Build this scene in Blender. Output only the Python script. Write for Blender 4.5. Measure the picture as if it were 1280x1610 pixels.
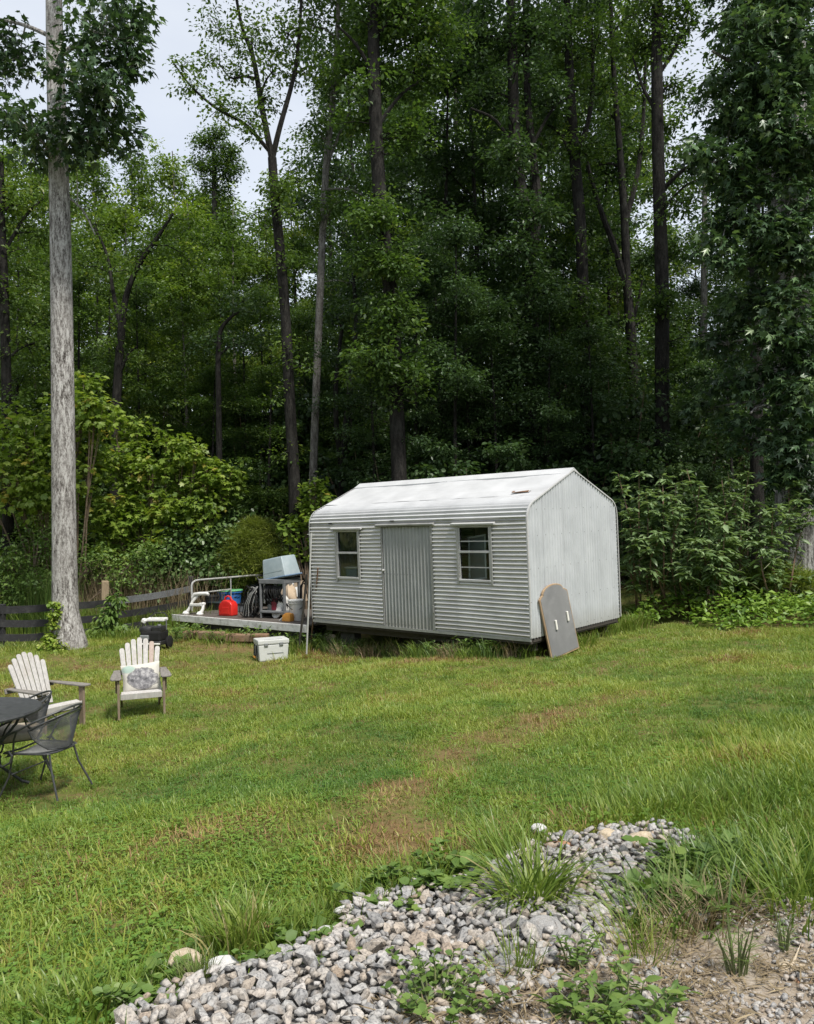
import bpy, bmesh, math, random
import numpy as np
from mathutils import Vector, Matrix, Euler

for o in list(bpy.data.objects):
    bpy.data.objects.remove(o)
SC = bpy.context.scene
COL = SC.collection
R = math.radians
rng = np.random.default_rng(11)
random.seed(5)

# ---------------------------------------------------------------- camera, sky, sun, exposure
CAMZ = 2.0
FPX = 1287.0
PITCH, ROLL = R(1.21), R(-1.5)
cam_d = bpy.data.cameras.new('camera')
cam = bpy.data.objects.new('camera', cam_d)
COL.objects.link(cam)
SC.camera = cam
cam_d.sensor_fit = 'HORIZONTAL'
cam_d.sensor_width = 36.0
cam_d.lens = 36.0 * FPX / 1280.0
cam_d.clip_start = 0.05
cam_d.clip_end = 2000.0
cam.matrix_world = Matrix.Translation((0, 0, CAMZ)) @ Matrix.Rotation(R(90) + PITCH, 4, 'X') @ Matrix.Rotation(ROLL, 4, 'Z')

SUN_DIR = Vector((0.32, -0.44, 0.84)).normalized()
sun_el = math.asin(SUN_DIR.z)
sun_az = math.atan2(SUN_DIR.x, SUN_DIR.y)
world = bpy.data.worlds.new('World')
SC.world = world
world.use_nodes = True
wn, wl = world.node_tree.nodes, world.node_tree.links
wn.clear()
w_out = wn.new('ShaderNodeOutputWorld')
w_add = wn.new('ShaderNodeAddShader')
w_sky = wn.new('ShaderNodeTexSky')
w_sky.sky_type = 'NISHITA'
w_sky.sun_disc = False
w_sky.sun_elevation = sun_el
w_sky.sun_rotation = sun_az
w_bg1 = wn.new('ShaderNodeBackground')
w_bg1.inputs['Strength'].default_value = 0.05
w_bg2 = wn.new('ShaderNodeBackground')
w_bg2.inputs['Strength'].default_value = 0.56
w_tc = wn.new('ShaderNodeTexCoord')
w_map = wn.new('ShaderNodeMapping')
w_map.inputs['Scale'].default_value = (1.0, 1.0, 2.2)
w_noise = wn.new('ShaderNodeTexNoise')
w_noise.inputs['Scale'].default_value = 2.3
w_noise.inputs['Detail'].default_value = 6.0
w_noise.inputs['Roughness'].default_value = 0.55
w_ramp = wn.new('ShaderNodeValToRGB')
w_ramp.color_ramp.elements[0].position = 0.3
w_ramp.color_ramp.elements[0].color = (0.78, 0.81, 0.87, 1)
w_ramp.color_ramp.elements[1].position = 0.7
w_ramp.color_ramp.elements[1].color = (0.98, 1.0, 1.0, 1)
wl.new(w_tc.outputs['Generated'], w_map.inputs['Vector'])
wl.new(w_map.outputs['Vector'], w_noise.inputs['Vector'])
wl.new(w_noise.outputs['Fac'], w_ramp.inputs['Fac'])
wl.new(w_ramp.outputs['Color'], w_bg2.inputs['Color'])
wl.new(w_sky.outputs['Color'], w_bg1.inputs['Color'])
wl.new(w_bg1.outputs[0], w_add.inputs[0])
wl.new(w_bg2.outputs[0], w_add.inputs[1])
wl.new(w_add.outputs[0], w_out.inputs['Surface'])

sun_d = bpy.data.lights.new('sun', 'SUN')
sun_d.energy = 3.7
sun_d.angle = R(9)
sun_d.color = (1.0, 0.955, 0.88)
sun = bpy.data.objects.new('sun', sun_d)
COL.objects.link(sun)
sun.rotation_euler = SUN_DIR.to_track_quat('Z', 'Y').to_euler()
sun.location = (0, 0, 40)

SC.view_settings.view_transform = 'Standard'
SC.view_settings.look = 'None'
SC.view_settings.gamma = 1.0
SC.view_settings.use_curve_mapping = False
SC.view_settings.exposure = 0.45
SC.render.engine = 'CYCLES'
cy = SC.cycles
cy.max_bounces = 7
cy.diffuse_bounces = 3
cy.glossy_bounces = 2
cy.transmission_bounces = 4
cy.transparent_max_bounces = 8
cy.use_denoising = True
cy.caustics_reflective = False
cy.caustics_refractive = False
SC.render.use_persistent_data = False

# ---------------------------------------------------------------- pixel -> world, terrain
def ray(px, py):
    u, v = (px - 640) / FPX, (py - 805) / FPX
    cr, sr = math.cos(ROLL), math.sin(ROLL)
    u0 = cr * u + sr * v
    v0 = -sr * u + cr * v
    c, s = math.cos(PITCH), math.sin(PITCH)
    return Vector((u0, c + s * v0, s - c * v0))

def at(px, py, Y):
    d = ray(px, py)
    k = Y / d.y
    return Vector((d.x * k, Y, CAMZ + d.z * k))

CTRL = np.array([
    (0, -3, .5), (-6, -1, .3), (6, -1, .6), (0, 2, .45), (-3, 2.5, .3), (3, 2.5, .48), (0, 4.5, .38), (3, 4.5, .42), (-3, 4.5, .05),
    (-3.6, 7, -.2), (-6, 6, -.3), (0, 7.5, .12), (3, 8, .2), (6, 8, .32), (-6, 10, -.3), (-3.2, 10, -.15),
    (-3.9, 9.9, -.26), (0, 11, -.03), (1.9, 12, 0), (3.7, 14.2, .06), (5, 12, .15), (7.2, 14.4, .15), (8.1, 17, .55), (-1.9, 15, -.3),
    (-2.7, 14.4, -.36), (-5, 14, -.24), (-6.6, 16, -.12), (-8.5, 16.5, -.15), (-6.5, 18.3, -.14), (-4, 18, -.12), (-5.4, 20.5, -.12), (-2.5, 19, 0), (0, 18, .2), (5, 20, .6),
    (-12, 18, -.2), (11, 12, .4), (0, 26, .6), (-10, 26, .2), (10, 24, .9), (0, 40, 1.5), (-20, 40, 1.2), (20, 40, 1.8),
    (0, 70, 4), (-40, 70, 4), (40, 70, 4), (-25, 20, -.1), (25, 20, .8), (20, 5, .6), (-20, 5, -.4), (0, 120, 6)], dtype=float)

def gz(x, y):
    x = np.asarray(x, float); y = np.asarray(y, float)
    dx = x[..., None] - CTRL[:, 0]; dy = y[..., None] - CTRL[:, 1]
    w = 1.0 / (dx * dx + dy * dy + 0.35) ** 1.8
    return (w * CTRL[:, 2]).sum(-1) / w.sum(-1)

def gz1(x, y):
    return float(gz(np.array([x]), np.array([y]))[0])

def ghit(px, py):
    d = ray(px, py)
    lo, hi = 0.5, 60.0
    for k in np.linspace(0.8, 60, 400):
        p = d * k
        if CAMZ + p.z < gz1(p.x, p.y):
            hi = k; break
        lo = k
    for _ in range(18):
        m = (lo + hi) / 2
        p = d * m
        if CAMZ + p.z < gz1(p.x, p.y): hi = m
        else: lo = m
    p = d * hi
    return Vector((p.x, p.y, gz1(p.x, p.y)))

def ghits(pts):
    return [ghit(a, b) for a, b in pts]

def inpoly(x, y, poly):
    x = np.asarray(x); y = np.asarray(y)
    ins = np.zeros(x.shape, bool)
    n = len(poly)
    j = n - 1
    for i in range(n):
        xi, yi = poly[i][0], poly[i][1]; xj, yj = poly[j][0], poly[j][1]
        c = ((yi > y) != (yj > y)) & (x < (xj - xi) * (y - yi) / (yj - yi + 1e-12) + xi)
        ins ^= c
        j = i
    return ins

def polydist(x, y, poly):
    x = np.asarray(x); y = np.asarray(y)
    best = np.full(x.shape, 1e9)
    n = len(poly)
    for i in range(n):
        ax, ay = poly[i][0], poly[i][1]; bx, by = poly[(i + 1) % n][0], poly[(i + 1) % n][1]
        vx, vy = bx - ax, by - ay
        t = np.clip(((x - ax) * vx + (y - ay) * vy) / (vx * vx + vy * vy + 1e-12), 0, 1)
        best = np.minimum(best, np.hypot(x - ax - t * vx, y - ay - t * vy))
    return best

def vnoise(x, y, scale, seed=0):
    r = np.random.default_rng(seed)
    G = r.random((64, 64))
    u = np.asarray(x) / scale + 100.3; v = np.asarray(y) / scale + 200.7
    iu = np.floor(u).astype(int); iv = np.floor(v).astype(int)
    fu = u - iu; fv = v - iv
    fu = fu * fu * (3 - 2 * fu); fv = fv * fv * (3 - 2 * fv)
    g = lambda a, b: G[a % 64, b % 64]
    return (g(iu, iv) * (1 - fu) + g(iu + 1, iv) * fu) * (1 - fv) + (g(iu, iv + 1) * (1 - fu) + g(iu + 1, iv + 1) * fu) * fv

# ---------------------------------------------------------------- materials
class NT:
    def __init__(s, m):
        s.t = m.node_tree; s.n = s.t.nodes; s.l = s.t.links
    def node(s, typ, **kw):
        nd = s.n.new(typ)
        for k, v in kw.items():
            if k.startswith('i_'):
                nd.inputs[k[2:].replace('_', ' ')].default_value = v
            else:
                setattr(nd, k, v)
        return nd
    def link(s, a, b):
        s.l.new(a, b)
    def ramp(s, fac, stops):
        r = s.n.new('ShaderNodeValToRGB')
        el = r.color_ramp.elements
        while len(el) < len(stops): el.new(0.5)
        for e, (p, c) in zip(el, stops):
            e.position = p; e.color = (*c, 1) if len(c) == 3 else c
        s.l.new(fac, r.inputs['Fac'])
        return r.outputs['Color']
    def noise(s, scale, detail=4, rough=0.55, vec=None, mapscale=None, out='Fac'):
        nd = s.n.new('ShaderNodeTexNoise')
        nd.inputs['Scale'].default_value = scale
        nd.inputs['Detail'].default_value = detail
        nd.inputs['Roughness'].default_value = rough
        if vec is not None:
            if mapscale is not None:
                mp = s.n.new('ShaderNodeMapping')
                mp.inputs['Scale'].default_value = mapscale
                s.l.new(vec, mp.inputs['Vector']); vec = mp.outputs['Vector']
            s.l.new(vec, nd.inputs['Vector'])
        return nd.outputs[out]
    def mix(s, fac, a, b, typ='MIX'):
        m = s.n.new('ShaderNodeMix'); m.data_type = 'RGBA'; m.blend_type = typ
        for sock, v in ((m.inputs[0], fac), (m.inputs[6], a), (m.inputs[7], b)):
            if hasattr(v, 'is_output'): s.l.new(v, sock)
            elif isinstance(v, (int, float)): sock.default_value = v
            else: sock.default_value = (*v, 1)
        return m.outputs[2]
    def math(s, op, a, b=None, c=None):
        m = s.n.new('ShaderNodeMath'); m.operation = op
        for i, v in enumerate((a, b, c)):
            if v is None: continue
            if hasattr(v, 'is_output'): s.l.new(v, m.inputs[i])
            else: m.inputs[i].default_value = v
        return m.outputs[0]

def newmat(name):
    m = bpy.data.materials.new(name); m.use_nodes = True
    t = NT(m); t.n.clear()
    out = t.node('ShaderNodeOutputMaterial')
    b = t.node('ShaderNodeBsdfPrincipled')
    t.link(b.outputs[0], out.inputs['Surface'])
    return m, t, b, out

def objcoord(t):
    return t.node('ShaderNodeTexCoord').outputs['Object']

def poscoord(t):
    return t.node('ShaderNodeNewGeometry').outputs['Position']

def surf_mat(name, c1, c2, scale=8, rough=0.6, metal=0.0, bump=0.0, bscale=60, stain=None, stain_amt=0.5, mapscale=None, spec=0.5, stain_scale=3):
    m, t, b, out = newmat(name)
    co = objcoord(t)
    f = t.noise(scale, 5, 0.6, co, mapscale)
    col = t.ramp(f, [(0.3, c1), (0.7, c2)])
    if stain is not None:
        f2 = t.noise(stain_scale, 6, 0.7, co)
        fr = t.ramp(f2, [(0.5, (0, 0, 0)), (0.72, (1, 1, 1))])
        col = t.mix(t.math('MULTIPLY', fr, stain_amt), col, stain)
    t.link(col, b.inputs['Base Color'])
    b.inputs['Roughness'].default_value = rough
    b.inputs['Metallic'].default_value = metal
    b.inputs['Specular IOR Level'].default_value = spec
    if bump > 0:
        f3 = t.noise(bscale, 4, 0.6, co, mapscale)
        bp = t.node('ShaderNodeBump', i_Strength=bump, i_Distance=0.01)
        t.link(f3, bp.inputs['Height']); t.link(bp.outputs[0], b.inputs['Normal'])
    return m

def leaf_mat(name, stops, trans=0.35, rough=0.45, src='attr', transcol=1.25, spec=0.4):
    """leaf colour spread by a per-leaf tint"""
    m, t, b, out = newmat(name)
    if src == 'attr':
        fac = t.node('ShaderNodeAttribute', attribute_name='tint').outputs['Fac']
    elif src == 'inst':
        fac = t.node('ShaderNodeAttribute', attribute_name='tint', attribute_type='INSTANCER').outputs['Fac']
    else:
        fac = t.node('ShaderNodeObjectInfo').outputs['Random']
    col = t.ramp(fac, stops)
    t.link(col, b.inputs['Base Color'])
    b.inputs['Roughness'].default_value = rough
    b.inputs['Specular IOR Level'].default_value = spec
    tr = t.node('ShaderNodeBsdfTranslucent')
    tc = t.mix(1.0, col, (transcol, transcol * 1.05, transcol * 0.55), 'MULTIPLY')
    t.link(tc, tr.inputs['Color'])
    mx = t.node('ShaderNodeMixShader'); mx.inputs[0].default_value = trans
    t.link(b.outputs[0], mx.inputs[1]); t.link(tr.outputs[0], mx.inputs[2])
    t.link(mx.outputs[0], out.inputs['Surface'])
    return m

def stone_mat(name, src):
    m, t, b, out = newmat(name)
    if src == 'attr':
        fac = t.node('ShaderNodeAttribute', attribute_name='tint').outputs['Fac']
        co = poscoord(t)
    else:
        oi = t.node('ShaderNodeObjectInfo'); fac = oi.outputs['Random']
        co = poscoord(t)
    base = t.ramp(fac, [(0.0, (.20, .198, .195)), (0.22, (.28, .275, .267)), (0.48, (.35, .34, .322)), (0.68, (.34, .29, .235)), (0.85, (.42, .405, .385)), (1.0, (.28, .215, .155))])
    sp = t.noise(95, 3, 0.7, co)
    spk = t.ramp(sp, [(0.34, (.4, .4, .42)), (0.48, (.92, .92, .92)), (0.66, (1.25, 1.24, 1.22))])
    col = t.mix(1.0, base, spk, 'MULTIPLY')
    lg = t.noise(22, 3, 0.6, co)
    col = t.mix(t.math('MULTIPLY', t.ramp(lg, [(0.5, (0, 0, 0)), (0.75, (1, 1, 1))]), 0.4), col, (.30, .23, .16))
    t.link(col, b.inputs['Base Color'])
    b.inputs['Roughness'].default_value = 0.75
    bp = t.node('ShaderNodeBump', i_Strength=0.35, i_Distance=0.006)
    t.link(t.noise(60, 5, 0.65, co), bp.inputs['Height']); t.link(bp.outputs[0], b.inputs['Normal'])
    return m

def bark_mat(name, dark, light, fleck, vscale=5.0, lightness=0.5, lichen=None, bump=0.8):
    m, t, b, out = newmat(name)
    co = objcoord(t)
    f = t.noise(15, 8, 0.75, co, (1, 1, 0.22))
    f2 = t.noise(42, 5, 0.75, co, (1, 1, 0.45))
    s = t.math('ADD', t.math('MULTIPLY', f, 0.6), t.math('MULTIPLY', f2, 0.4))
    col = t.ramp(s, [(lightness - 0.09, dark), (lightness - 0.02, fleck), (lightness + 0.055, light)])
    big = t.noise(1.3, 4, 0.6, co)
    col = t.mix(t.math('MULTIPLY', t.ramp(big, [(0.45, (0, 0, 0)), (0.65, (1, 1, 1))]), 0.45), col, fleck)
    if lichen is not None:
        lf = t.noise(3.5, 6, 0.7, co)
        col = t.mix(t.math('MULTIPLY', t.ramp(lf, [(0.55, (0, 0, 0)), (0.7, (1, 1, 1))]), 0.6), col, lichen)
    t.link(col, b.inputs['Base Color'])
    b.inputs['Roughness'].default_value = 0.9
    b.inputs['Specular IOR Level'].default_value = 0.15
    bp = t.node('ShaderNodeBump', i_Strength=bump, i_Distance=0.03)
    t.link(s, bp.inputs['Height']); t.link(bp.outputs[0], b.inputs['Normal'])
    return m

M = {}
# leaves
M['leaf_gum'] = leaf_mat('leaf_gum', [(0, (.024, .05, .022)), (.4, (.055, .105, .045)), (.75, (.105, .18, .075)), (1, (.18, .26, .11))], 0.25, 0.38, spec=.5)
M['leaf_gum_obj'] = leaf_mat('leaf_gum_obj', [(0, (.07, .13, .05)), (.5, (.12, .20, .08)), (1, (.20, .29, .13))], 0.25, 0.32, 'obj', spec=.6)  # front leaves coloured lighter to read as lit sprays
M['leaf_wood'] = leaf_mat('leaf_wood', [(0, (.036, .072, .018)), (.5, (.074, .132, .03)), (.85, (.112, .18, .038)), (1, (.16, .215, .046))], 0.38, 0.45)
M['leaf_shade_tone'] = leaf_mat('leaf_shade_tone', [(0, (.028, .056, .022)), (.5, (.055, .102, .036)), (.9, (.085, .142, .048)), (1, (.115, .175, .058))], 0.32, 0.42)  # shade of the wood put into a darker leaf colour
M['leaf_lit_tone'] = leaf_mat('leaf_lit_tone', [(0, (.085, .145, .022)), (.5, (.135, .21, .03)), (.9, (.19, .265, .038)), (1, (.27, .30, .05))], 0.42, 0.48)  # sunlit brightness put into the leaf colour
M['leaf_olive'] = leaf_mat('leaf_olive', [(0, (.055, .10, .022)), (.5, (.095, .16, .03)), (.9, (.135, .20, .038)), (1, (.19, .225, .048))], 0.38, 0.48)
M['leaf_sapling'] = leaf_mat('leaf_sapling', [(0, (.11, .185, .028)), (.5, (.19, .275, .04)), (.92, (.26, .335, .06)), (1, (.36, .31, .06))], 0.4, 0.45)
M['leaf_sapling_obj'] = leaf_mat('leaf_sapling_obj', [(0, (.16, .24, .04)), (.6, (.24, .33, .06)), (.97, (.33, .39, .09)), (1, (.38, .29, .06))], 0.4, 0.42, 'obj')
M['leaf_poke'] = leaf_mat('leaf_poke', [(0, (.085, .14, .055)), (.5, (.165, .245, .10)), (1, (.27, .36, .18))], 0.3, 0.4)
M['leaf_poke_obj'] = leaf_mat('leaf_poke_obj', [(0, (.11, .175, .07)), (.5, (.195, .28, .12)), (1, (.30, .39, .21))], 0.3, 0.38, 'obj')
M['leaf_cover'] = leaf_mat('leaf_cover', [(0, (.075, .145, .022)), (.5, (.14, .245, .036)), (1, (.24, .35, .055))], 0.3, 0.45)
M['leaf_weed'] = leaf_mat('leaf_weed', [(0, (.065, .12, .026)), (.5, (.12, .20, .042)), (1, (.20, .28, .065))], 0.3, 0.5)
M['leaf_vine'] = leaf_mat('leaf_vine', [(0, (.05, .095, .028)), (.5, (.10, .165, .05)), (.9, (.16, .235, .08)), (1, (.24, .30, .12))], 0.25, 0.38)
M['leaf_ivy'] = leaf_mat('leaf_ivy', [(0, (.10, .18, .02)), (.6, (.22, .30, .04)), (1, (.42, .45, .13))], 0.3, 0.4)
M['straw'] = leaf_mat('straw', [(0, (.16, .12, .07)), (.5, (.26, .20, .12)), (1, (.36, .29, .18))], 0.2, 0.7)
M['fern'] = leaf_mat('fern', [(0, (.12, .17, .03)), (1, (.24, .28, .05))], 0.35, 0.6)
M['grass'] = leaf_mat('grass', [(0, (.065, .145, .024)), (.3, (.135, .218, .032)), (.55, (.218, .292, .044)), (.8, (.305, .335, .066)), (.92, (.29, .24, .075)), (1, (.22, .12, .05))], 0.3, 0.45, 'inst')
M['clover'] = leaf_mat('clover', [(0, (.07, .16, .03)), (.5, (.13, .235, .036)), (1, (.20, .29, .05))], 0.3, 0.45, 'inst')
M['dry'] = leaf_mat('dry', [(0, (.13, .065, .03)), (.5, (.22, .125, .055)), (1, (.32, .22, .10))], 0.2, 0.7, 'inst')
M['blade'] = leaf_mat('blade', [(0, (.09, .16, .03)), (.5, (.15, .225, .035)), (.85, (.22, .28, .055)), (1, (.34, .30, .13))], 0.3, 0.42)
M['blade_deep'] = leaf_mat('blade_deep', [(0, (.06, .12, .03)), (.6, (.115, .19, .045)), (1, (.22, .26, .09))], 0.28, 0.42)
M['petal'] = surf_mat('petal', (.7, .7, .68), (.8, .8, .76), 10, .7)
# bark
M['bark_pale'] = bark_mat('bark_pale', (.055, .047, .042), (.52, .505, .485), (.25, .235, .22), lightness=.505, bump=1.4)
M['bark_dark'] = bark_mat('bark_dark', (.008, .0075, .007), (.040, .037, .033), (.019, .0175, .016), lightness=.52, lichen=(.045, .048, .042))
M['bark_grey'] = bark_mat('bark_grey', (.05, .045, .04), (.24, .23, .215), (.13, .12, .11), lightness=.5)
M['bark_big'] = bark_mat('bark_big', (.04, .037, .034), (.36, .35, .335), (.13, .124, .117), lightness=.5, bump=1.0)
M['stem_green'] = surf_mat('stem_green', (.10, .13, .05), (.16, .17, .07), 10, .6)
M['stem_purple'] = surf_mat('stem_purple', (.16, .07, .07), (.17, .14, .07), 6, .5)
M['stem_brown'] = surf_mat('stem_brown', (.09, .06, .04), (.2, .15, .1), 10, .8)
# stones, soil
M['stone'] = stone_mat('stone', 'obj')
M['stone_attr'] = stone_mat('stone_attr', 'attr')
M['rock_tan'] = surf_mat('rock_tan', (.42, .33, .21), (.55, .47, .36), 12, .85, bump=.5, bscale=50, stain=(.2, .16, .12), stain_scale=9)
M['rock_rust'] = surf_mat('rock_rust', (.30, .15, .08), (.42, .25, .15), 12, .85, bump=.5, bscale=50)
M['rock_white'] = surf_mat('rock_white', (.52, .51, .49), (.66, .65, .63), 14, .8, bump=.5, bscale=50, stain=(.3, .3, .32), stain_scale=12)
M['rock_grey'] = surf_mat('rock_grey', (.17, .17, .17), (.42, .41, .39), 60, .85, bump=.6, bscale=40, stain=(.2, .16, .13), stain_scale=7)
# man-made
def metal_sheet(name, c1, c2, along, rough=.36, metal=.6, stain=(.30, .285, .26), amt=.35):
    m, t, b, out = newmat(name)
    co = objcoord(t)
    f = t.noise(2.2, 6, .6, co, (1, 1, 1))
    col = t.ramp(f, [(.32, c1), (.68, c2)])
    ms = (14, 14, .5) if along == 'z' else (.5, 14, 14)
    st = t.noise(1.4, 6, .7, co, ms)
    col = t.mix(t.math('MULTIPLY', t.ramp(st, [(.52, (0, 0, 0)), (.75, (1, 1, 1))]), amt), col, stain)
    sz_ = t.node('ShaderNodeSeparateXYZ'); t.link(co, sz_.inputs[0])
    gr = t.math('MULTIPLY', t.ramp(t.math('ADD', sz_.outputs[2], t.math('MULTIPLY', st, .5)), [(.22, (1, 1, 1)), (.55, (0, 0, 0))]), .45)
    col = t.mix(gr, col, (.27, .25, .20))
    rs = t.noise(3.0, 5, .75, co, (9, 9, .35) if along != 'y' else (1, 1, 1))
    col = t.mix(t.math('MULTIPLY', t.ramp(rs, [(.66, (0, 0, 0)), (.78, (1, 1, 1))]), .35), col, (.26, .19, .12))
    sp = t.noise(55, 3, .6, co)
    col = t.mix(t.math('MULTIPLY', t.ramp(sp, [(.66, (0, 0, 0)), (.74, (1, 1, 1))]), .35), col, (.33, .31, .28))
    t.link(col, b.inputs['Base Color'])
    rr = t.math('ADD', t.math('MULTIPLY', f, .25), rough - .12)
    t.link(rr, b.inputs['Roughness'])
    b.inputs['Metallic'].default_value = metal
    bp = t.node('ShaderNodeBump', i_Strength=.12, i_Distance=.02)
    t.link(t.noise(6, 4, .6, co), bp.inputs['Height']); t.link(bp.outputs[0], b.inputs['Normal'])
    return m
M['tin_front'] = metal_sheet('tin_front', (.48, .475, .46), (.61, .605, .585), 'x', rough=.42, metal=.12, amt=.2)
M['tin_end'] = metal_sheet('tin_end', (.49, .51, .53), (.59, .61, .63), 'z', rough=.42, amt=.15, metal=.12)
M['tin_door'] = metal_sheet('tin_door', (.30, .31, .31), (.38, .39, .385), 'z', metal=.12, rough=.42)
M['tin_roof'] = metal_sheet('tin_roof', (.47, .475, .48), (.57, .575, .58), 'x', rough=.6, metal=.1, stain=(.34, .33, .31), amt=.35)
M['alu'] = surf_mat('alu', (.30, .30, .295), (.42, .42, .41), 6, .45, .3, stain=(.3, .29, .27), stain_amt=.3)
M['alu_dull'] = surf_mat('alu_dull', (.24, .24, .235), (.36, .36, .35), 6, .5, .3)
M['alu_white'] = surf_mat('alu_white', (.40, .40, .395), (.50, .50, .495), 6, .5, .05, stain=(.4, .39, .36), stain_amt=.4)
M['dark_wood'] = surf_mat('dark_wood', (.03, .026, .022), (.07, .06, .05), 9, .85, mapscale=(1, 6, 6))
M['tan_wood'] = surf_mat('tan_wood', (.30, .22, .13), (.42, .33, .21), 9, .8, mapscale=(1, 6, 6))
M['fence_black'] = surf_mat('fence_black', (.010, .010, .011), (.026, .026, .028), 6, .7, bump=.4, bscale=30, mapscale=(.3, 5, 5), stain=(.08, .08, .075), stain_amt=.45, stain_scale=5)
M['fence_grey'] = surf_mat('fence_grey', (.09, .095, .10), (.17, .175, .18), 6, .75, bump=.4, bscale=30, mapscale=(.3, 5, 5), stain=(.03, .03, .03), stain_amt=.7)
M['wood_post'] = surf_mat('wood_post', (.20, .15, .09), (.32, .25, .16), 7, .85, bump=.5, bscale=30, mapscale=(6, 6, .5))
M['chair_wood'] = surf_mat('chair_wood', (.36, .345, .33), (.52, .50, .475), 7, .75, bump=.25, bscale=40, mapscale=(6, 6, .7), stain=(.33, .28, .24), stain_amt=.55, stain_scale=4)
M['chair_wood_grey'] = surf_mat('chair_wood_grey', (.13, .12, .105), (.25, .23, .205), 7, .8, bump=.3, bscale=40, mapscale=(6, 1.2, 6), stain=(.12, .09, .07), stain_amt=.6)
M['chair_wood_brown'] = surf_mat('chair_wood_brown', (.15, .11, .075), (.27, .21, .15), 7, .8, bump=.3, bscale=40, mapscale=(6, 6, .7))
M['chair_wood_pink'] = surf_mat('chair_wood_pink', (.33, .25, .21), (.45, .37, .32), 7, .78, bump=.25, bscale=40, mapscale=(6, 6, .7))
M['iron'] = surf_mat('iron', (.035, .037, .038), (.075, .078, .078), 18, .5, .3)
M['iron_mesh'] = surf_mat('iron_mesh', (.05, .053, .053), (.10, .105, .105), 14, .55, .2)
M['cushion'] = surf_mat('cushion', (.30, .25, .18), (.45, .41, .32), 7, .9, stain=(.16, .11, .07), stain_amt=.7, stain_scale=6, bump=.4)
M['plastic_white'] = surf_mat('plastic_white', (.64, .63, .60), (.74, .73, .70), 6, .4, stain=(.45, .42, .36), stain_amt=.35)
M['cooler_white'] = surf_mat('cooler_white', (.50, .51, .49), (.57, .58, .56), 5, .45, stain=(.33, .33, .30), stain_amt=.35)
M['cooler_grey'] = surf_mat('cooler_grey', (.16, .17, .17), (.22, .23, .23), 5, .5)
M['plastic_black'] = surf_mat('plastic_black', (.012, .012, .013), (.03, .03, .031), 6, .4)
M['rubber'] = surf_mat('rubber', (.010, .010, .010), (.02, .02, .02), 6, .75, spec=.25)
M['hose_grey'] = surf_mat('hose_grey', (.20, .20, .19), (.34, .34, .33), 6, .45)
M['red_plastic'] = surf_mat('red_plastic', (.50, .012, .012), (.62, .03, .02), 5, .35)
M['maroon'] = surf_mat('maroon', (.12, .01, .02), (.2, .02, .04), 5, .4)
M['blue_plastic'] = surf_mat('blue_plastic', (.02, .10, .32), (.04, .16, .42), 5, .4)
M['green_plastic'] = surf_mat('green_plastic', (.11, .36, .15), (.18, .45, .22), 5, .4)
M['orange_plastic'] = surf_mat('orange_plastic', (.62, .25, .03), (.75, .36, .08), 8, .5)
M['tote_blue'] = surf_mat('tote_blue', (.27, .335, .36), (.36, .42, .44), 3, .35, stain=(.45, .5, .52), stain_amt=.4)
M['cart_grey'] = surf_mat('cart_grey', (.12, .125, .13), (.19, .195, .20), 6, .5)
M['tote_dark'] = surf_mat('tote_dark', (.015, .025, .03), (.03, .045, .05), 6, .45)
M['cardboard'] = surf_mat('cardboard', (.42, .32, .22), (.55, .44, .32), 6, .9)
M['paint_bucket'] = surf_mat('paint_bucket', (.58, .57, .54), (.70, .69, .66), 5, .45, stain=(.30, .28, .22), stain_amt=.75, stain_scale=6)
M['deck_board'] = surf_mat('deck_board', (.05, .042, .035), (.12, .10, .085), 7, .85, bump=.3, bscale=40, mapscale=(6, 1, 6))
M['deck_front'] = surf_mat('deck_front', (.58, .57, .55), (.74, .73, .71), 5, .7, bump=.3, bscale=40, mapscale=(.7, 4, 6), stain=(.22, .20, .17), stain_amt=.65, stain_scale=5)
M['deck_skirt'] = surf_mat('deck_skirt', (.035, .037, .035), (.075, .078, .072), 5, .8)
M['pipe'] = surf_mat('pipe', (.42, .42, .40), (.56, .56, .54), 8, .45, .4, stain=(.22, .17, .12), stain_amt=.45)
M['rust'] = surf_mat('rust', (.14, .07, .035), (.25, .15, .09), 12, .85, bump=.3)
M['panel_grey'] = surf_mat('panel_grey', (.15, .15, .155), (.235, .235, .235), 2.2, .55, stain=(.33, .33, .33), stain_amt=.5, stain_scale=2.2, mapscale=(1, 1, .6))
M['panel_wood'] = surf_mat('panel_wood', (.28, .19, .11), (.40, .29, .18), 9, .7, mapscale=(4, 4, 1))
M['panel_block'] = surf_mat('panel_block', (.66, .64, .58), (.74, .72, .66), 9, .6)
M['concrete'] = surf_mat('concrete', (.05, .048, .044), (.09, .085, .078), 9, .9, bump=.5)
M['clay'] = surf_mat('clay', (.15, .085, .05), (.27, .17, .10), 7, .9, bump=.6, stain=(.2, .17, .12))
M['interior'] = surf_mat('interior', (.05, .045, .04), (.09, .08, .07), 5, .8)
M['inside_white'] = surf_mat('inside_white', (.62, .62, .60), (.7, .7, .68), 5, .6)
M['inside_blue'] = surf_mat('inside_blue', (.10, .16, .25), (.15, .22, .32), 5, .5)
M['screw'] = surf_mat('screw', (.05, .045, .04), (.1, .09, .08), 5, .6)

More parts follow.
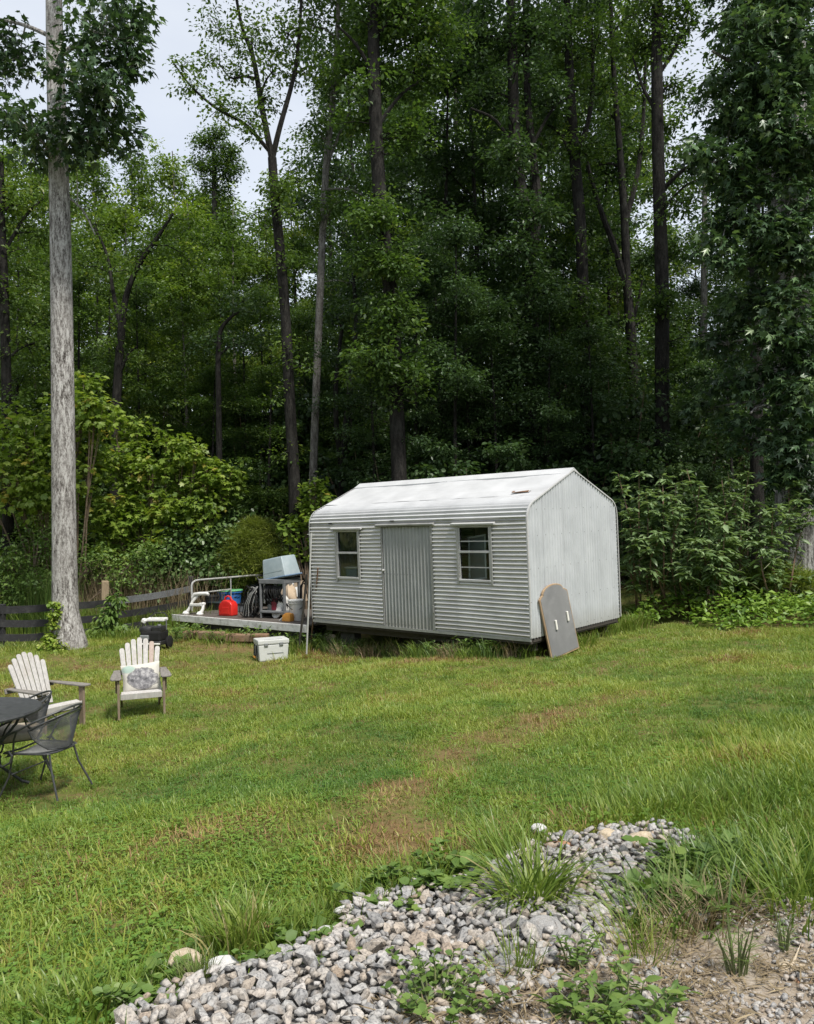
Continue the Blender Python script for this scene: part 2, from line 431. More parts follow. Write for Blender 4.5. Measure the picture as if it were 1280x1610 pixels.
def glass_mat():
    m, t, b, out = newmat('window_glass')
    lw = t.node('ShaderNodeLayerWeight'); lw.inputs['Blend'].default_value = 0.25
    gl = t.node('ShaderNodeBsdfGlossy'); gl.inputs['Roughness'].default_value = 0.03
    gl.inputs['Color'].default_value = (.9, .95, 1, 1)
    tr = t.node('ShaderNodeBsdfTransparent'); tr.inputs['Color'].default_value = (.78, .82, .82, 1)
    mx = t.node('ShaderNodeMixShader')
    f = t.math('ADD', t.math('MULTIPLY', lw.outputs['Fresnel'], .4), .02)
    t.link(f, mx.inputs[0]); t.link(tr.outputs[0], mx.inputs[1]); t.link(gl.outputs[0], mx.inputs[2])
    t.link(mx.outputs[0], out.inputs['Surface'])
    return m
M['glass'] = glass_mat()

def ground_mat():
    m, t, b, out = newmat('ground_soil')
    co = poscoord(t)
    f = t.noise(1.1, 6, .65, co)
    g = t.noise(14, 6, .7, co)
    s = t.math('ADD', t.math('MULTIPLY', f, .6), t.math('MULTIPLY', g, .4))
    col = t.ramp(s, [(.34, (.07, .09, .022)), (.48, (.11, .125, .032)), (.56, (.15, .115, .05)), (.7, (.17, .095, .05))])
    t.link(col, b.inputs['Base Color'])
    b.inputs['Roughness'].default_value = .95
    b.inputs['Specular IOR Level'].default_value = .1
    bp = t.node('ShaderNodeBump', i_Strength=.7, i_Distance=.03)
    t.link(g, bp.inputs['Height']); t.link(bp.outputs[0], b.inputs['Normal'])
    return m
M['ground'] = ground_mat()

def dirt_mat(name, stops):
    m, t, b, out = newmat(name)
    co = poscoord(t)
    f = t.noise(5, 8, .7, co); g = t.noise(45, 5, .7, co)
    s = t.math('ADD', t.math('MULTIPLY', f, .55), t.math('MULTIPLY', g, .45))
    t.link(t.ramp(s, stops), b.inputs['Base Color'])
    b.inputs['Roughness'].default_value = .95
    b.inputs['Specular IOR Level'].default_value = .15
    bp = t.node('ShaderNodeBump', i_Strength=.9, i_Distance=.02)
    t.link(s, bp.inputs['Height']); t.link(bp.outputs[0], b.inputs['Normal'])
    return m
M['dirt'] = dirt_mat('dirt', [(.36, (.13, .10, .07)), (.47, (.24, .195, .145)), (.57, (.34, .29, .23)), (.67, (.45, .41, .35))])
M['dirt_dark'] = dirt_mat('dirt_dark', [(.38, (.06, .055, .05)), (.52, (.17, .16, .145)), (.66, (.32, .30, .275))])

def pillow_mat():
    m, t, b, out = newmat('pillow_print')
    co = objcoord(t)
    sx = t.node('ShaderNodeSeparateXYZ'); t.link(co, sx.inputs[0])
    nz = t.noise(9, 4, .6, co)
    def ell(cx, cz, rx, rz):
        a = t.math('DIVIDE', t.math('SUBTRACT', sx.outputs[0], cx), rx)
        c = t.math('DIVIDE', t.math('SUBTRACT', sx.outputs[2], cz), rz)
        d = t.math('SQRT', t.math('ADD', t.math('MULTIPLY', a, a), t.math('MULTIPLY', c, c)))
        return t.math('ADD', d, t.math('MULTIPLY', t.math('SUBTRACT', nz, .5), .7))
    d1 = ell(.02, -.02, .185, .135)
    blot = t.ramp(t.noise(16, 4, .7, co), [(.35, (.07, .07, .075)), (.52, (.20, .195, .205)), (.68, (.46, .45, .44))])
    col = t.mix(t.ramp(d1, [(.92, (1, 1, 1)), (1.0, (0, 0, 0))]), (.50, .48, .43), blot)
    ring = t.ramp(d1, [(.93, (0, 0, 0)), (.99, (1, 1, 1)), (1.05, (1, 1, 1)), (1.12, (0, 0, 0))])
    col = t.mix(t.math('MULTIPLY', ring, .75), col, (.05, .05, .06))
    d2 = ell(-.15, .12, .085, .055)
    col = t.mix(t.ramp(d2, [(.8, (.8, .8, .8)), (1.0, (0, 0, 0))]), col, (.25, .36, .31))
    ring2 = t.ramp(d2, [(.95, (0, 0, 0)), (1.02, (1, 1, 1)), (1.12, (1, 1, 1)), (1.2, (0, 0, 0))])
    col = t.mix(t.math('MULTIPLY', ring2, .7), col, (.05, .06, .06))
    ln = t.node('ShaderNodeTexWave', i_Scale=5.0, i_Distortion=6.0); ln.inputs['Detail'].default_value = 2
    t.link(co, ln.inputs['Vector'])
    lw = t.math('MULTIPLY', t.ramp(ln.outputs['Fac'], [(.46, (0, 0, 0)), (.5, (1, 1, 1)), (.54, (0, 0, 0))]), t.ramp(d1, [(1.05, (0, 0, 0)), (1.15, (.6, .6, .6))]))
    col = t.mix(lw, col, (.25, .25, .25))
    t.link(col, b.inputs['Base Color']); b.inputs['Roughness'].default_value = .9
    return m
M['pillow'] = pillow_mat()

# ---------------------------------------------------------------- mesh helpers
def link(o, parent=None):
    COL.objects.link(o)
    if parent is not None: o.parent = parent
    return o

def tag(o, label=None, cat=None, group=None, kind=None):
    if label: o['label'] = label
    if cat: o['category'] = cat
    if group: o['group'] = group
    if kind: o['kind'] = kind
    return o

def root(name, label, cat, loc=(0, 0, 0), rz=0.0, group=None, rot=None):
    o = bpy.data.objects.new(name, None)
    o.empty_display_size = .2
    link(o)
    o.location = loc
    o.rotation_euler = rot if rot is not None else (0, 0, rz)
    return tag(o, label, cat, group)

class MB:
    def __init__(s):
        s.v = []; s.f = []
    def add(s, vs, fs):
        n = len(s.v)
        s.v.extend([tuple(v) for v in vs]); s.f.extend([tuple(i + n for i in f) for f in fs])
        return s
    def box(s, c, size, rot=None):
        hx, hy, hz = size[0] / 2, size[1] / 2, size[2] / 2
        vs = [Vector((sx * hx, sy * hy, sz * hz)) for sz in (-1, 1) for sy in (-1, 1) for sx in (-1, 1)]
        if rot is not None:
            m = rot if isinstance(rot, Matrix) else Euler(rot).to_matrix()
            vs = [m @ v for v in vs]
        vs = [v + Vector(c) for v in vs]
        return s.add(vs, [(0, 2, 3, 1), (4, 5, 7, 6), (0, 1, 5, 4), (2, 6, 7, 3), (0, 4, 6, 2), (1, 3, 7, 5)])
    def prism(s, poly, axis, a, b):
        """poly 2D extruded along axis from a to b"""
        def mk(p, h):
            if axis == 'x': return (h, p[0], p[1])
            if axis == 'y': return (p[0], h, p[1])
            return (p[0], p[1], h)
        n = len(poly)
        vs = [mk(p, a) for p in poly] + [mk(p, b) for p in poly]
        fs = [tuple(range(n - 1, -1, -1)), tuple(range(n, 2 * n))]
        for i in range(n):
            j = (i + 1) % n
            fs.append((i, j, n + j, n + i))
        return s.add(vs, fs)
    def tube(s, path, r, sides=8, closed=False, cap=True):
        path = [Vector(p) for p in path]
        n = len(path)
        rs = r if hasattr(r, '__len__') else [r] * n
        vs = []; fs = []
        up = Vector((0, 0, 1)); prev = None
        for i, p in enumerate(path):
            if closed: tg = path[(i + 1) % n] - path[i - 1]
            else: tg = path[min(i + 1, n - 1)] - path[max(i - 1, 0)]
            tg = tg.normalized() if tg.length > 1e-9 else Vector((0, 0, 1))
            if prev is None:
                ref = up if abs(tg.z) < .95 else Vector((1, 0, 0))
                a = tg.cross(ref).normalized()
            else:
                a = (prev - tg * prev.dot(tg))
                a = a.normalized() if a.length > 1e-6 else tg.orthogonal().normalized()
            prev = a
            b = tg.cross(a)
            for k in range(sides):
                an = 2 * math.pi * k / sides
                vs.append(p + (a * math.cos(an) + b * math.sin(an)) * rs[i])
        m = n if closed else n - 1
        for i in range(m):
            i2 = (i + 1) % n
            for k in range(sides):
                k2 = (k + 1) % sides
                fs.append((i * sides + k, i * sides + k2, i2 * sides + k2, i2 * sides + k))
        if cap and not closed:
            fs.append(tuple(range(sides - 1, -1, -1)))
            fs.append(tuple((n - 1) * sides + k for k in range(sides)))
        return s.add(vs, fs)
    def lathe(s, prof, seg=20, c=(0, 0, 0), rot=None, scale=(1, 1)):
        vs = []; fs = []
        m = Euler(rot).to_matrix() if rot is not None else None
        for (r, z) in prof:
            for k in range(seg):
                an = 2 * math.pi * k / seg
                v = Vector((r * scale[0] * math.cos(an), r * scale[1] * math.sin(an), z))
                if m: v = m @ v
                vs.append(v + Vector(c))
        for i in range(len(prof) - 1):
            for k in range(seg):
                k2 = (k + 1) % seg
                fs.append((i * seg + k, i * seg + k2, (i + 1) * seg + k2, (i + 1) * seg + k))
        fs.append(tuple(range(seg - 1, -1, -1)))
        fs.append(tuple((len(prof) - 1) * seg + k for k in range(seg)))
        return s.add(vs, fs)
    def build(s, name, mat, parent=None, bevel=0.0, smooth=False, kind=None, loc=None, rot=None, segs=1):
        me = bpy.data.meshes.new(name)
        me.from_pydata(s.v, [], s.f)
        if bevel > 0:
            bm = bmesh.new(); bm.from_mesh(me)
            ed = [e for e in bm.edges if len(e.link_faces) == 2 and e.calc_face_angle(0) > .6]
            bmesh.ops.bevel(bm, geom=ed, offset=bevel, segments=segs, affect='EDGES', profile=.6)
            bm.to_mesh(me); bm.free()
        me.materials.append(mat)
        if smooth:
            me.polygons.foreach_set('use_smooth', [True] * len(me.polygons))
            try: me.set_sharp_from_angle(angle=R(40))
            except Exception: pass
        me.update()
        o = bpy.data.objects.new(name, me)
        link(o, parent)
        if loc is not None: o.location = loc
        if rot is not None: o.rotation_euler = rot
        if kind: o['kind'] = kind
        return o

def np_mesh(name, verts, faces, mat, tint=None, smooth=False):
    """verts (n,3), faces (m,k) uniform"""
    me = bpy.data.meshes.new(name)
    n, (m, k) = len(verts), faces.shape
    me.vertices.add(n); me.vertices.foreach_set('co', np.ascontiguousarray(verts, np.float32).ravel())
    me.loops.add(m * k); me.loops.foreach_set('vertex_index', np.ascontiguousarray(faces, np.int32).ravel())
    me.polygons.add(m)
    me.polygons.foreach_set('loop_start', np.arange(0, m * k, k, dtype=np.int32))
    if smooth: me.polygons.foreach_set('use_smooth', np.ones(m, bool))
    if tint is not None:
        at_ = me.attributes.new('tint', 'FLOAT', 'FACE')
        at_.data.foreach_set('value', np.ascontiguousarray(tint, np.float32))
    me.materials.append(mat)
    me.update(calc_edges=True)
    me.validate()
    return me

def mobj(name, me, parent=None, kind=None):
    o = bpy.data.objects.new(name, me)
    link(o, parent)
    if kind: o['kind'] = kind
    return o

def unit(a):
    return a / (np.linalg.norm(a, axis=-1, keepdims=True) + 1e-9)

# leaf templates: verts in (side, axis, normal) with unit length, triangles
T_OVAL = (np.array([(0, 0, 0), (-.27, .45, .07), (0, 1, -.04), (.27, .45, .07)]), np.array([(0, 2, 1), (0, 3, 2)]))
T_ROUND = (np.array([(0, 0, 0), (-.38, .3, .07), (-.36, .68, .05), (0, 1, -.06), (.36, .68, .05), (.38, .3, .07)]),
           np.array([(0, 3, 1), (1, 3, 2), (0, 5, 3), (5, 4, 3)]))
T_LONG = (np.array([(0, 0, 0), (-.17, .35, .06), (-.15, .65, .03), (0, 1, -.16), (.15, .65, .03), (.17, .35, .06), (0, .5, -.01)]),
          np.array([(0, 6, 1), (1, 6, 2), (2, 6, 3), (0, 5, 6), (5, 4, 6), (4, 3, 6)]))
T_NEEDLE = (np.array([(0, 0, 0), (-.035, .5, 0), (0, 1, 0), (.035, .5, 0)]), np.array([(0, 2, 1), (0, 3, 2)]))
def _star():
    v = [(0, 0, 0)]
    tips = [(-115, .55), (-58, .85), (0, 1.0), (58, .85), (115, .55)]
    for i, (a, r) in enumerate(tips):
        v.append((r * .62 * math.sin(R(a)) , .33 + r * .62 * math.cos(R(a)), -.09 * r))
        if i < 4:
            am = (tips[i][0] + tips[i + 1][0]) / 2
            v.append((.2 * math.sin(R(am)), .33 + .2 * math.cos(R(am)), .04))
    v = np.array(v)
    n = len(v)
    return v, np.array([(0, i + 1, i) for i in range(1, n - 1)])
T_STAR = _star()
T_MAPLE = (np.array([(0, 0, 0), (-.46, .22, .03), (-.30, .42, .06), (-.44, .72, 0), (-.17, .68, .05), (0, 1, -.05), (.17, .68, .05), (.44, .72, 0), (.30, .42, .06), (.46, .22, .03)]),
           np.array([(0, i + 1, i) for i in range(1, 9)]))

def leaves(P, D, N, S, tpl, tint, r=rng):
    tv, tf = tpl
    D = unit(D)
    side = unit(np.cross(D, N)); nn = np.cross(side, D)
    V = P[:, None, :] + S[:, None, None] * (tv[None, :, 0, None] * side[:, None, :] + tv[None, :, 1, None] * D[:, None, :] + tv[None, :, 2, None] * nn[:, None, :])
    k = len(tv)
    F = (np.arange(len(P))[:, None, None] * k + tf[None]).reshape(-1, 3)
    return V.reshape(-1, 3), F, np.repeat(tint, len(tf))

def join(parts):
    vs, fs, ts = [], [], []
    n = 0
    for v, f, t in parts:
        vs.append(v); fs.append(f + n); ts.append(t); n += len(v)
    return np.concatenate(vs), np.concatenate(fs), np.concatenate(ts)

def cluster_leaves(C, rad, per, size, tpl, r, flat=.45, droop=.3, up=.75, tintbias=None):
    """leaf clumps round centres C; returns leaves()"""
    m = len(C)
    per = np.full(m, per) if np.isscalar(per) else per
    idx = np.repeat(np.arange(m), per)
    n = len(idx)
    rr = np.broadcast_to(np.asarray(rad, float), (m,))[idx]
    d = unit(r.normal(size=(n, 3)))
    q = r.random(n) ** .5
    off = d * (q * rr)[:, None]; off[:, 2] *= flat
    P = C[idx] + off
    D = d * .9 + r.normal(size=(n, 3)) * .55; D[:, 2] = D[:, 2] * .5 - droop
    N = r.normal(size=(n, 3)) * .5; N[:, 2] += up + .4
    S = size * (.5 + .9 * r.random(n))
    cb = r.normal(size=m) * .20
    t = np.clip(.45 + cb[idx] + r.normal(size=n) * .17 + (0 if tintbias is None else tintbias[idx]), 0, 1)
    return leaves(P, D, N, S, tpl, t)

def blades(B, az, h, w, lean, r, segs=3, tint=None, curl=1.0):
    """grass blades: bases B (n,3), azimuth, height, width, lean 0..1.5"""
    n = len(B)
    dx = np.stack([np.cos(az), np.sin(az), np.zeros(n)], 1)
    sx = np.stack([-np.sin(az), np.cos(az), np.zeros(n)], 1)
    tw = r.random(n) * math.pi
    sx = sx * np.cos(tw)[:, None] * .6 + sx * .5 + dx * np.sin(tw)[:, None] * .4
    sx = unit(sx)
    V = np.zeros((n, 2 * segs + 1, 3))
    pos = B.copy()
    for i in range(segs + 1):
        t = i / segs
        if i > 0:
            a = lean * ((i - .5) / segs) ** curl * 1.25
            st = (h / segs)[:, None]
            pos = pos + st * (dx * np.sin(a)[:, None] + np.array([0, 0, 1.]) * np.cos(a)[:, None])
        if i < segs:
            ww = (w * (1 - .75 * t ** 1.5) / 2)[:, None]
            V[:, 2 * i] = pos - sx * ww; V[:, 2 * i + 1] = pos + sx * ww
        else:
            V[:, 2 * segs] = pos
    tf = []
    for i in range(segs - 1):
        a = 2 * i
        tf += [(a, a + 1, a + 3), (a, a + 3, a + 2)]
    a = 2 * (segs - 1)
    tf.append((a, a + 1, a + 2))
    tf = np.array(tf)
    F = (np.arange(n)[:, None, None] * (2 * segs + 1) + tf[None]).reshape(-1, 3)
    if tint is None: tint = np.clip(r.normal(.5, .22, n), 0, 1)
    return V.reshape(-1, 3), F, np.repeat(tint, len(tf))

# ---------------------------------------------------------------- ground, gravel bed
GRAVEL = [(p.x, p.y) for p in ghits([(120, 1640), (215, 1600), (300, 1552), (400, 1512), (470, 1490), (540, 1445), (640, 1408), (720, 1392), (800, 1352), (880, 1322), (950, 1306),
    (1040, 1302), (1100, 1322), (1060, 1372), (1010, 1395), (985, 1440), (980, 1480), (920, 1500), (840, 1528), (760, 1560), (690, 1590), (610, 1640), (480, 1760), (100, 1760)])]
DIRT = [(p.x, p.y) for p in ghits([(660, 1580), (740, 1545), (840, 1505), (930, 1480), (1000, 1455), (1060, 1462), (1150, 1440), (1230, 1425), (1330, 1420), (1420, 1500), (1400, 1800), (1000, 1800), (440, 1800), (560, 1650), (620, 1600)])]
GRAVEL_IN = GRAVEL

def graded(a, b, n, p=2.0, c=0.0):
    t = np.linspace(-1, 1, n)
    s = np.sign(t) * np.abs(t) ** p
    return np.where(s < 0, c + s * (c - a), c + s * (b - c))

gxs = graded(-90, 90, 181, 2.6)
gys = np.concatenate([np.linspace(-12, 1.5, 12)[:-1], np.linspace(1.5, 8, 90)[:-1], np.linspace(8, 24, 90)[:-1], 24 + 116 * np.linspace(0, 1, 30) ** 1.8])
gX, gY = np.meshgrid(gxs, gys)
gZ = gz(gX, gY) + (vnoise(gX, gY, .5, 3) - .5) * .03 + (vnoise(gX, gY, 1.7, 4) - .5) * .06 - .03
nx, ny = len(gxs), len(gys)
ii = (np.arange(ny - 1)[:, None] * nx + np.arange(nx - 1)[None, :]).ravel()
gf = np.stack([ii, ii + 1, ii + nx + 1, ii + nx], 1)
mobj('ground', np_mesh('ground', np.stack([gX, gY, gZ], -1).reshape(-1, 3), gf, M['ground'], smooth=True), kind='structure')

def sheet(name, poly, mat, step, lift, heap=0.0, seed=1):
    xs = np.arange(min(p[0] for p in poly), max(p[0] for p in poly), step)
    ys = np.arange(min(p[1] for p in poly), max(p[1] for p in poly), step)
    X, Y = np.meshgrid(xs, ys)
    d = polydist(X, Y, poly) * np.where(inpoly(X, Y, poly), 1, -1)
    edge = d + (vnoise(X, Y, .35, seed) - .5) * .22
    Z = gz(X, Y) + lift + heap * np.clip(d / .5, 0, 1) + (vnoise(X, Y, .16, seed + 1) - .5) * .02
    Z = np.where(edge > .03, Z, gz(X, Y) - .12)
    keep = edge > -.06
    n_x, n_y = len(xs), len(ys)
    i0 = (np.arange(n_y - 1)[:, None] * n_x + np.arange(n_x - 1)[None, :])
    ok = keep[:-1, :-1] & keep[1:, :-1] & keep[:-1, 1:] & keep[1:, 1:]
    i0 = i0[ok]
    f = np.stack([i0, i0 + 1, i0 + n_x + 1, i0 + n_x], 1)
    used, inv = np.unique(f, return_inverse=True)
    return mobj(name, np_mesh(name, np.stack([X, Y, Z], -1).reshape(-1, 3)[used], inv.reshape(f.shape), mat, smooth=True), kind='structure')

def heapz(x, y):
    d = polydist(x, y, GRAVEL) * np.where(inpoly(x, y, GRAVEL), 1, -1)
    return gz(x, y) + .012 + .025 * np.clip(d / .5, 0, 1)

gravel_bed = sheet('gravel_bed', GRAVEL, M['dirt_dark'], .06, .012, .02, 21)
dirt_patch = sheet('dirt_patch', DIRT, M['dirt'], .05, .017, 0, 31)

# ---------------------------------------------------------------- shed
SHED_RZ = R(-42.65)
AX = Vector((math.cos(SHED_RZ), math.sin(SHED_RZ), 0))
BX = Vector((-math.sin(SHED_RZ), math.cos(SHED_RZ), 0))
SL, SW, SH, SR = 4.987, 2.76, 2.0, .56
SN = Vector((1.818, 12.36, .30))
S0 = SN - AX * SL
S0.z = .30 + .02
SHED_ROT = (.0214, .004, SHED_RZ)
shed = root('shed', 'low white corrugated tin shed with sliding door and two windows', 'shed', S0, rot=SHED_ROT)
SM = Matrix.Translation(S0) @ Euler(SHED_ROT).to_matrix().to_4x4()
SMI = SM.inverted()

def wall_xz(px, py):
    """local x, z where the ray meets the front wall plane"""
    o = SMI @ Vector((0, 0, CAMZ)); d = SMI.to_3x3() @ ray(px, py)
    k = -o.y / d.y
    p = o + d * k
    return p.x, p.z

def end_yz(px, py):
    o = SMI @ Vector((0, 0, CAMZ)); d = SMI.to_3x3() @ ray(px, py)
    k = (SL - o.x) / d.x
    p = o + d * k
    return p.y, p.z

PIT, AMP = .0677, .0165
def corr(t):
    return AMP * math.sin(2 * math.pi * t / PIT)

dx0, _ = wall_xz(601, 905); dx1, _ = wall_xz(682.5, 905)
_, dz1 = wall_xz(640, 826)
dz0 = .0
w1x0, w1z1 = wall_xz(528.5, 834); w1x1, w1z0 = wall_xz(567, 910)
w2x0, w2z1 = wall_xz(719, 827); w2x1, w2z0 = wall_xz(775, 915)
OPEN = [(dx0, dx1, -.1, dz1), (w1x0 + .03, w1x1 - .03, w1z0 + .03, w1z1 - .03), (w2x0 + .03, w2x1 - .03, w2z0 + .03, w2z1 - .03)]
EAVE = 1.80
def front_sheet(x0, x1, z0, z1, off, dents=()):
    mb = MB()
    xb = sorted(set([x0, x1] + [v for o in OPEN for v in o[:2] if x0 < v < x1] + list(np.linspace(x0, x1, 7))))
    zb = sorted(set([z0, z1] + [v for o in OPEN for v in o[2:] if z0 < v < z1] + list(np.arange(z0, z1, PIT / 7))))
    idx = {}
    def vid(i, j):
        if (i, j) not in idx:
            x, z = xb[i], zb[j]
            y = -off + corr(z)
            for (cx, cz, rr, dd) in dents:
                q = ((x - cx) ** 2 + (z - cz) ** 2) / rr ** 2
                y += dd * math.exp(-q)
            idx[(i, j)] = len(mb.v); mb.v.append((x, y, z + .006 * math.sin(x * 2.1 + z)))
        return idx[(i, j)]
    for i in range(len(xb) - 1):
        for j in range(len(zb) - 1):
            cx, cz = (xb[i] + xb[i + 1]) / 2, (zb[j] + zb[j + 1]) / 2
            if any(o[0] < cx < o[1] and o[2] < cz < o[3] for o in OPEN): continue
            mb.f.append((vid(i, j), vid(i + 1, j), vid(i + 1, j + 1), vid(i, j + 1)))
    return mb
xa, xb_ = 1.9, 3.62
for (x0, x1, off) in ((0, xa, .0), (xa - .02, xb_, .004), (xb_ - .02, SL, .008)):
    o = front_sheet(x0, x1, 0.0, EAVE, off, [(4.3, 1.22, .10, .012), (3.0, .25, .15, .01)]).build('front_wall_sheet', M['tin_front'], shed, smooth=True)

# roof profile (y,z): eave bend then slope
HALF = SW / 2
def roof_pts():
    pts = []
    slope = math.atan2(SR, HALF)
    # sharp corner at (0,SH): fillet
    a1 = math.pi / 2 - slope
    tl = SH - EAVE
    rad = tl / math.tan((math.pi / 2 - slope) / 2 + 0) if False else tl / math.tan((math.pi / 2 - slope) / 2)
    n = 9
    for i in range(n + 1):
        an = a1 * i / n
        pts.append((rad - rad * math.cos(an), EAVE + rad * math.sin(an)))
    return pts, slope
RP, SLOPE = roof_pts()
def roofz(y):
    """height of the roof line at depth y (symmetrical)"""
    y = y if y <= HALF else SW - y
    y = max(0, y)
    if y <= RP[-1][0]:
        for i in range(len(RP) - 1):
            if RP[i][0] <= y <= RP[i + 1][0]:
                t = (y - RP[i][0]) / max(1e-6, RP[i + 1][0] - RP[i][0])
                return RP[i][1] + t * (RP[i + 1][1] - RP[i][1])
    return RP[-1][1] + (y - RP[-1][0]) * math.tan(SLOPE)

def roof_sheet(x0, x1, s0, s1, amp0, amp1, off, mirror=False, dense=6, sag=0.0):
    """sheet following the roof profile between arc lengths s0..s1"""
    path = [Vector((0, p[0], p[1])) for p in RP] + [Vector((0, HALF, SH + SR))]
    L = [0]
    for i in range(1, len(path)): L.append(L[-1] + (path[i] - path[i - 1]).length)
    tot = L[-1]
    s0, s1 = s0 * tot, s1 * tot
    n = max(4, int((s1 - s0) / (PIT / dense)))
    xs = np.linspace(x0, x1, 15)
    mb = MB()
    for j in range(n + 1):
        s = s0 + (s1 - s0) * j / n
        i = max(k for k in range(len(L)) if L[k] <= s + 1e-9); i = min(i, len(path) - 2)
        t = (s - L[i]) / (L[i + 1] - L[i])
        p = path[i].lerp(path[i + 1], t)
        tg = (path[i + 1] - path[i]).normalized()
        nrm = Vector((0, -tg.z, tg.y))
        am = amp0 + (amp1 - amp0) * j / n
        h = off + am * math.sin(2 * math.pi * (EAVE + s) / PIT)
        for x in xs:
            q = p + nrm * (h + .006 * math.sin(x * 3.1 + s * 4) * sag + .004 * math.sin(x * 9.7 + s * 11) * sag)
            y = q.y if not mirror else SW - q.y
            mb.v.append((x, y, q.z - .012 * sag * math.sin((x - x0) / (x1 - x0) * math.pi)))
    w = len(xs)
    for j in range(n):
        for i in range(w - 1):
            f = (j * w + i, j * w + i + 1, (j + 1) * w + i + 1, (j + 1) * w + i)
            mb.f.append(f if not mirror else f[::-1])
    return mb, tot
for mir in (False, True):
    for (x0, x1, off) in ((0, 1.72, .0), (1.70, 3.40, .003), (3.38, SL, .006)):
        mb, tot = roof_sheet(x0, x1, 0, .40, AMP, .003, off, mir)
        mb.build('eave_sheet', M['tin_roof'] if mir else M['tin_roof'], shed, smooth=True)
    for (x0, x1, off) in ((.0, 2.5, .010), (2.46, SL + .01, .014)):
        mb, _ = roof_sheet(x0, x1, .375, 1.0, .0015, .001, off, mir, 3, sag=1.0)
        mb.build('roof_sheet', M['tin_roof'], shed, smooth=True)
mb = MB()
cap = [(-.16, -.16 * math.tan(SLOPE) + .006), (0, .03), (.16, -.16 * math.tan(SLOPE) + .006), (.16, -.16 * math.tan(SLOPE) - .03), (0, -.01), (-.16, -.16 * math.tan(SLOPE) - .03)]
mb.prism([(HALF + p[0], SH + SR + p[1] + .018) for p in cap], 'x', -.01, SL + .015)
mb.build('ridge_cap', M['tin_roof'], shed)
# a lifted flap of roofing near the right gable
fx, fy = SL - .42, .55
mb = MB().box((fx, fy, roofz(fy) + .035), (.26, .11, .006), (SLOPE + .10, .03, .1))
mb.build('roof_flap', M['tin_roof'], shed)
MB().box((fx - .03, fy - .03, roofz(fy) + .018), (.30, .05, .012), (SLOPE, 0, .1)).build('flap_gap_strip', M['rust'], shed)  # dark rust-coloured strip filling the gap beneath the flap
# rounded gable trims (right and left)
def rake_path(x, out=.012):
    p = [Vector((x, -.004, z)) for z in (.02, .6, 1.2, 1.7)] + [Vector((x, q[0], q[1])) for q in RP] + [Vector((x, HALF, SH + SR + .01))]
    pm = [Vector((x, SW - q.y, q.z)) for q in reversed(p[:-1])]
    return p + pm
for x in (SL + .006, -.006):
    mb = MB()
    pth = rake_path(x)
    n = len(pth)
    for i, p in enumerate(pth):
        tg = (pth[min(i + 1, n - 1)] - pth[max(i - 1, 0)]).normalized()
        nr = Vector((0, -tg.z, tg.y))
        s = 1 if x > 1 else -1
        for (du, dv) in ((-.016 * s, .013), (0, .015), (.013 * s, .010), (.015 * s, -.012), (.008 * s, -.014)):
            mb.v.append(p + Vector((du, 0, 0)) + nr * dv)
    for i in range(n - 1):
        for k in range(4):
            a = i * 5 + k
            mb.f.append((a, a + 1, a + 6, a + 5) if s > 0 else (a + 5, a + 6, a + 1, a))
    mb.build('gable_trim', M['alu_white'], shed, smooth=True)
# end walls (vertical corrugation)
def end_sheet(y0, y1, x, outward, off):
    mb = MB()
    ys = np.linspace(y0, y1, int((y1 - y0) / (PIT / 7)) + 1)
    hs = [0, .33, .66, 1.0]
    for y in ys:
        top = roofz(y) - .012
        for h in hs:
            mb.v.append((x + outward * (off + .019 * math.sin(2 * math.pi * y / .0767)), y, .0 + h * top))
    w = len(hs)
    for i in range(len(ys) - 1):
        for k in range(w - 1):
            f = (i * w + k, (i + 1) * w + k, (i + 1) * w + k + 1, i * w + k + 1)
            mb.f.append(f if outward > 0 else f[::-1])
    return mb
for (y0, y1, off) in ((0.0, .42, 0), (.41, 1.02, .003), (1.01, 1.62, .006), (1.61, 2.22, .003), (2.21, SW, 0)):
    end_sheet(y0, y1, SL - .006, 1, off).build('end_wall_sheet', M['tin_end'], shed, smooth=True)
    end_sheet(y0, y1, .006, -1, off).build('end_wall_sheet', M['tin_end'], shed, smooth=True)
mb = MB()
zs = np.arange(0, EAVE, PIT / 4)
for z in zs:
    for x in (0, SL): mb.v.append((x, SW - corr(z), z))
for j in range(len(zs) - 1): mb.f.append((2 * j, 2 * j + 2, 2 * j + 3, 2 * j + 1))
mb.build('back_wall', M['tin_front'], shed, smooth=True)
# corner angle, sill flashings
MB().box((SL + .004, -.016, .9), (.02, .008, 1.78)).build('corner_trim', M['alu_white'], shed)
MB().box((SL / 2, -.004, -.022), (SL, .016, .045)).build('base_flashing', M['alu'], shed)
MB().box((SL / 2, SW / 2, -.05), (SL - .06, SW - .06, .08)).build('floor', M['dark_wood'], shed)
MB().box((SL - .04, SW * .5, -.045), (.05, SW * .94, .05)).build('end_sill', M['dark_wood'], shed, bevel=.006)
for y in (.28, SW - .3):
    MB().box((SL / 2, y, -.16), (SL - .2, .1, .14)).build('skid_beam', M['dark_wood'], shed, bevel=.008)
for (x, y) in ((.5, .5), (2.4, .5), (4.2, .5), (4.55, SW - .45), (.5, SW - .3), (2.4, SW - .3)):
    wp = SM @ Vector((x, y, -.23))
    g = gz1(wp.x, wp.y) - .1
    h = max(.08, wp.z - g)
    MB().box((x, y, -.23 - h / 2), (.38, .2, h)).build('concrete_block', M['concrete'], shed, bevel=.012)
mb = MB()
for z in (.07, .55, 1.05, 1.55, 1.95):
    for y in np.arange(.0767 * .25, SW, .0767 * 3):
        if z < roofz(y) - .08: mb.lathe([(.0, 0), (.006, 0), (.0045, .004), (0, .005)], 6, (SL + .017, y, z), (0, R(90), 0))
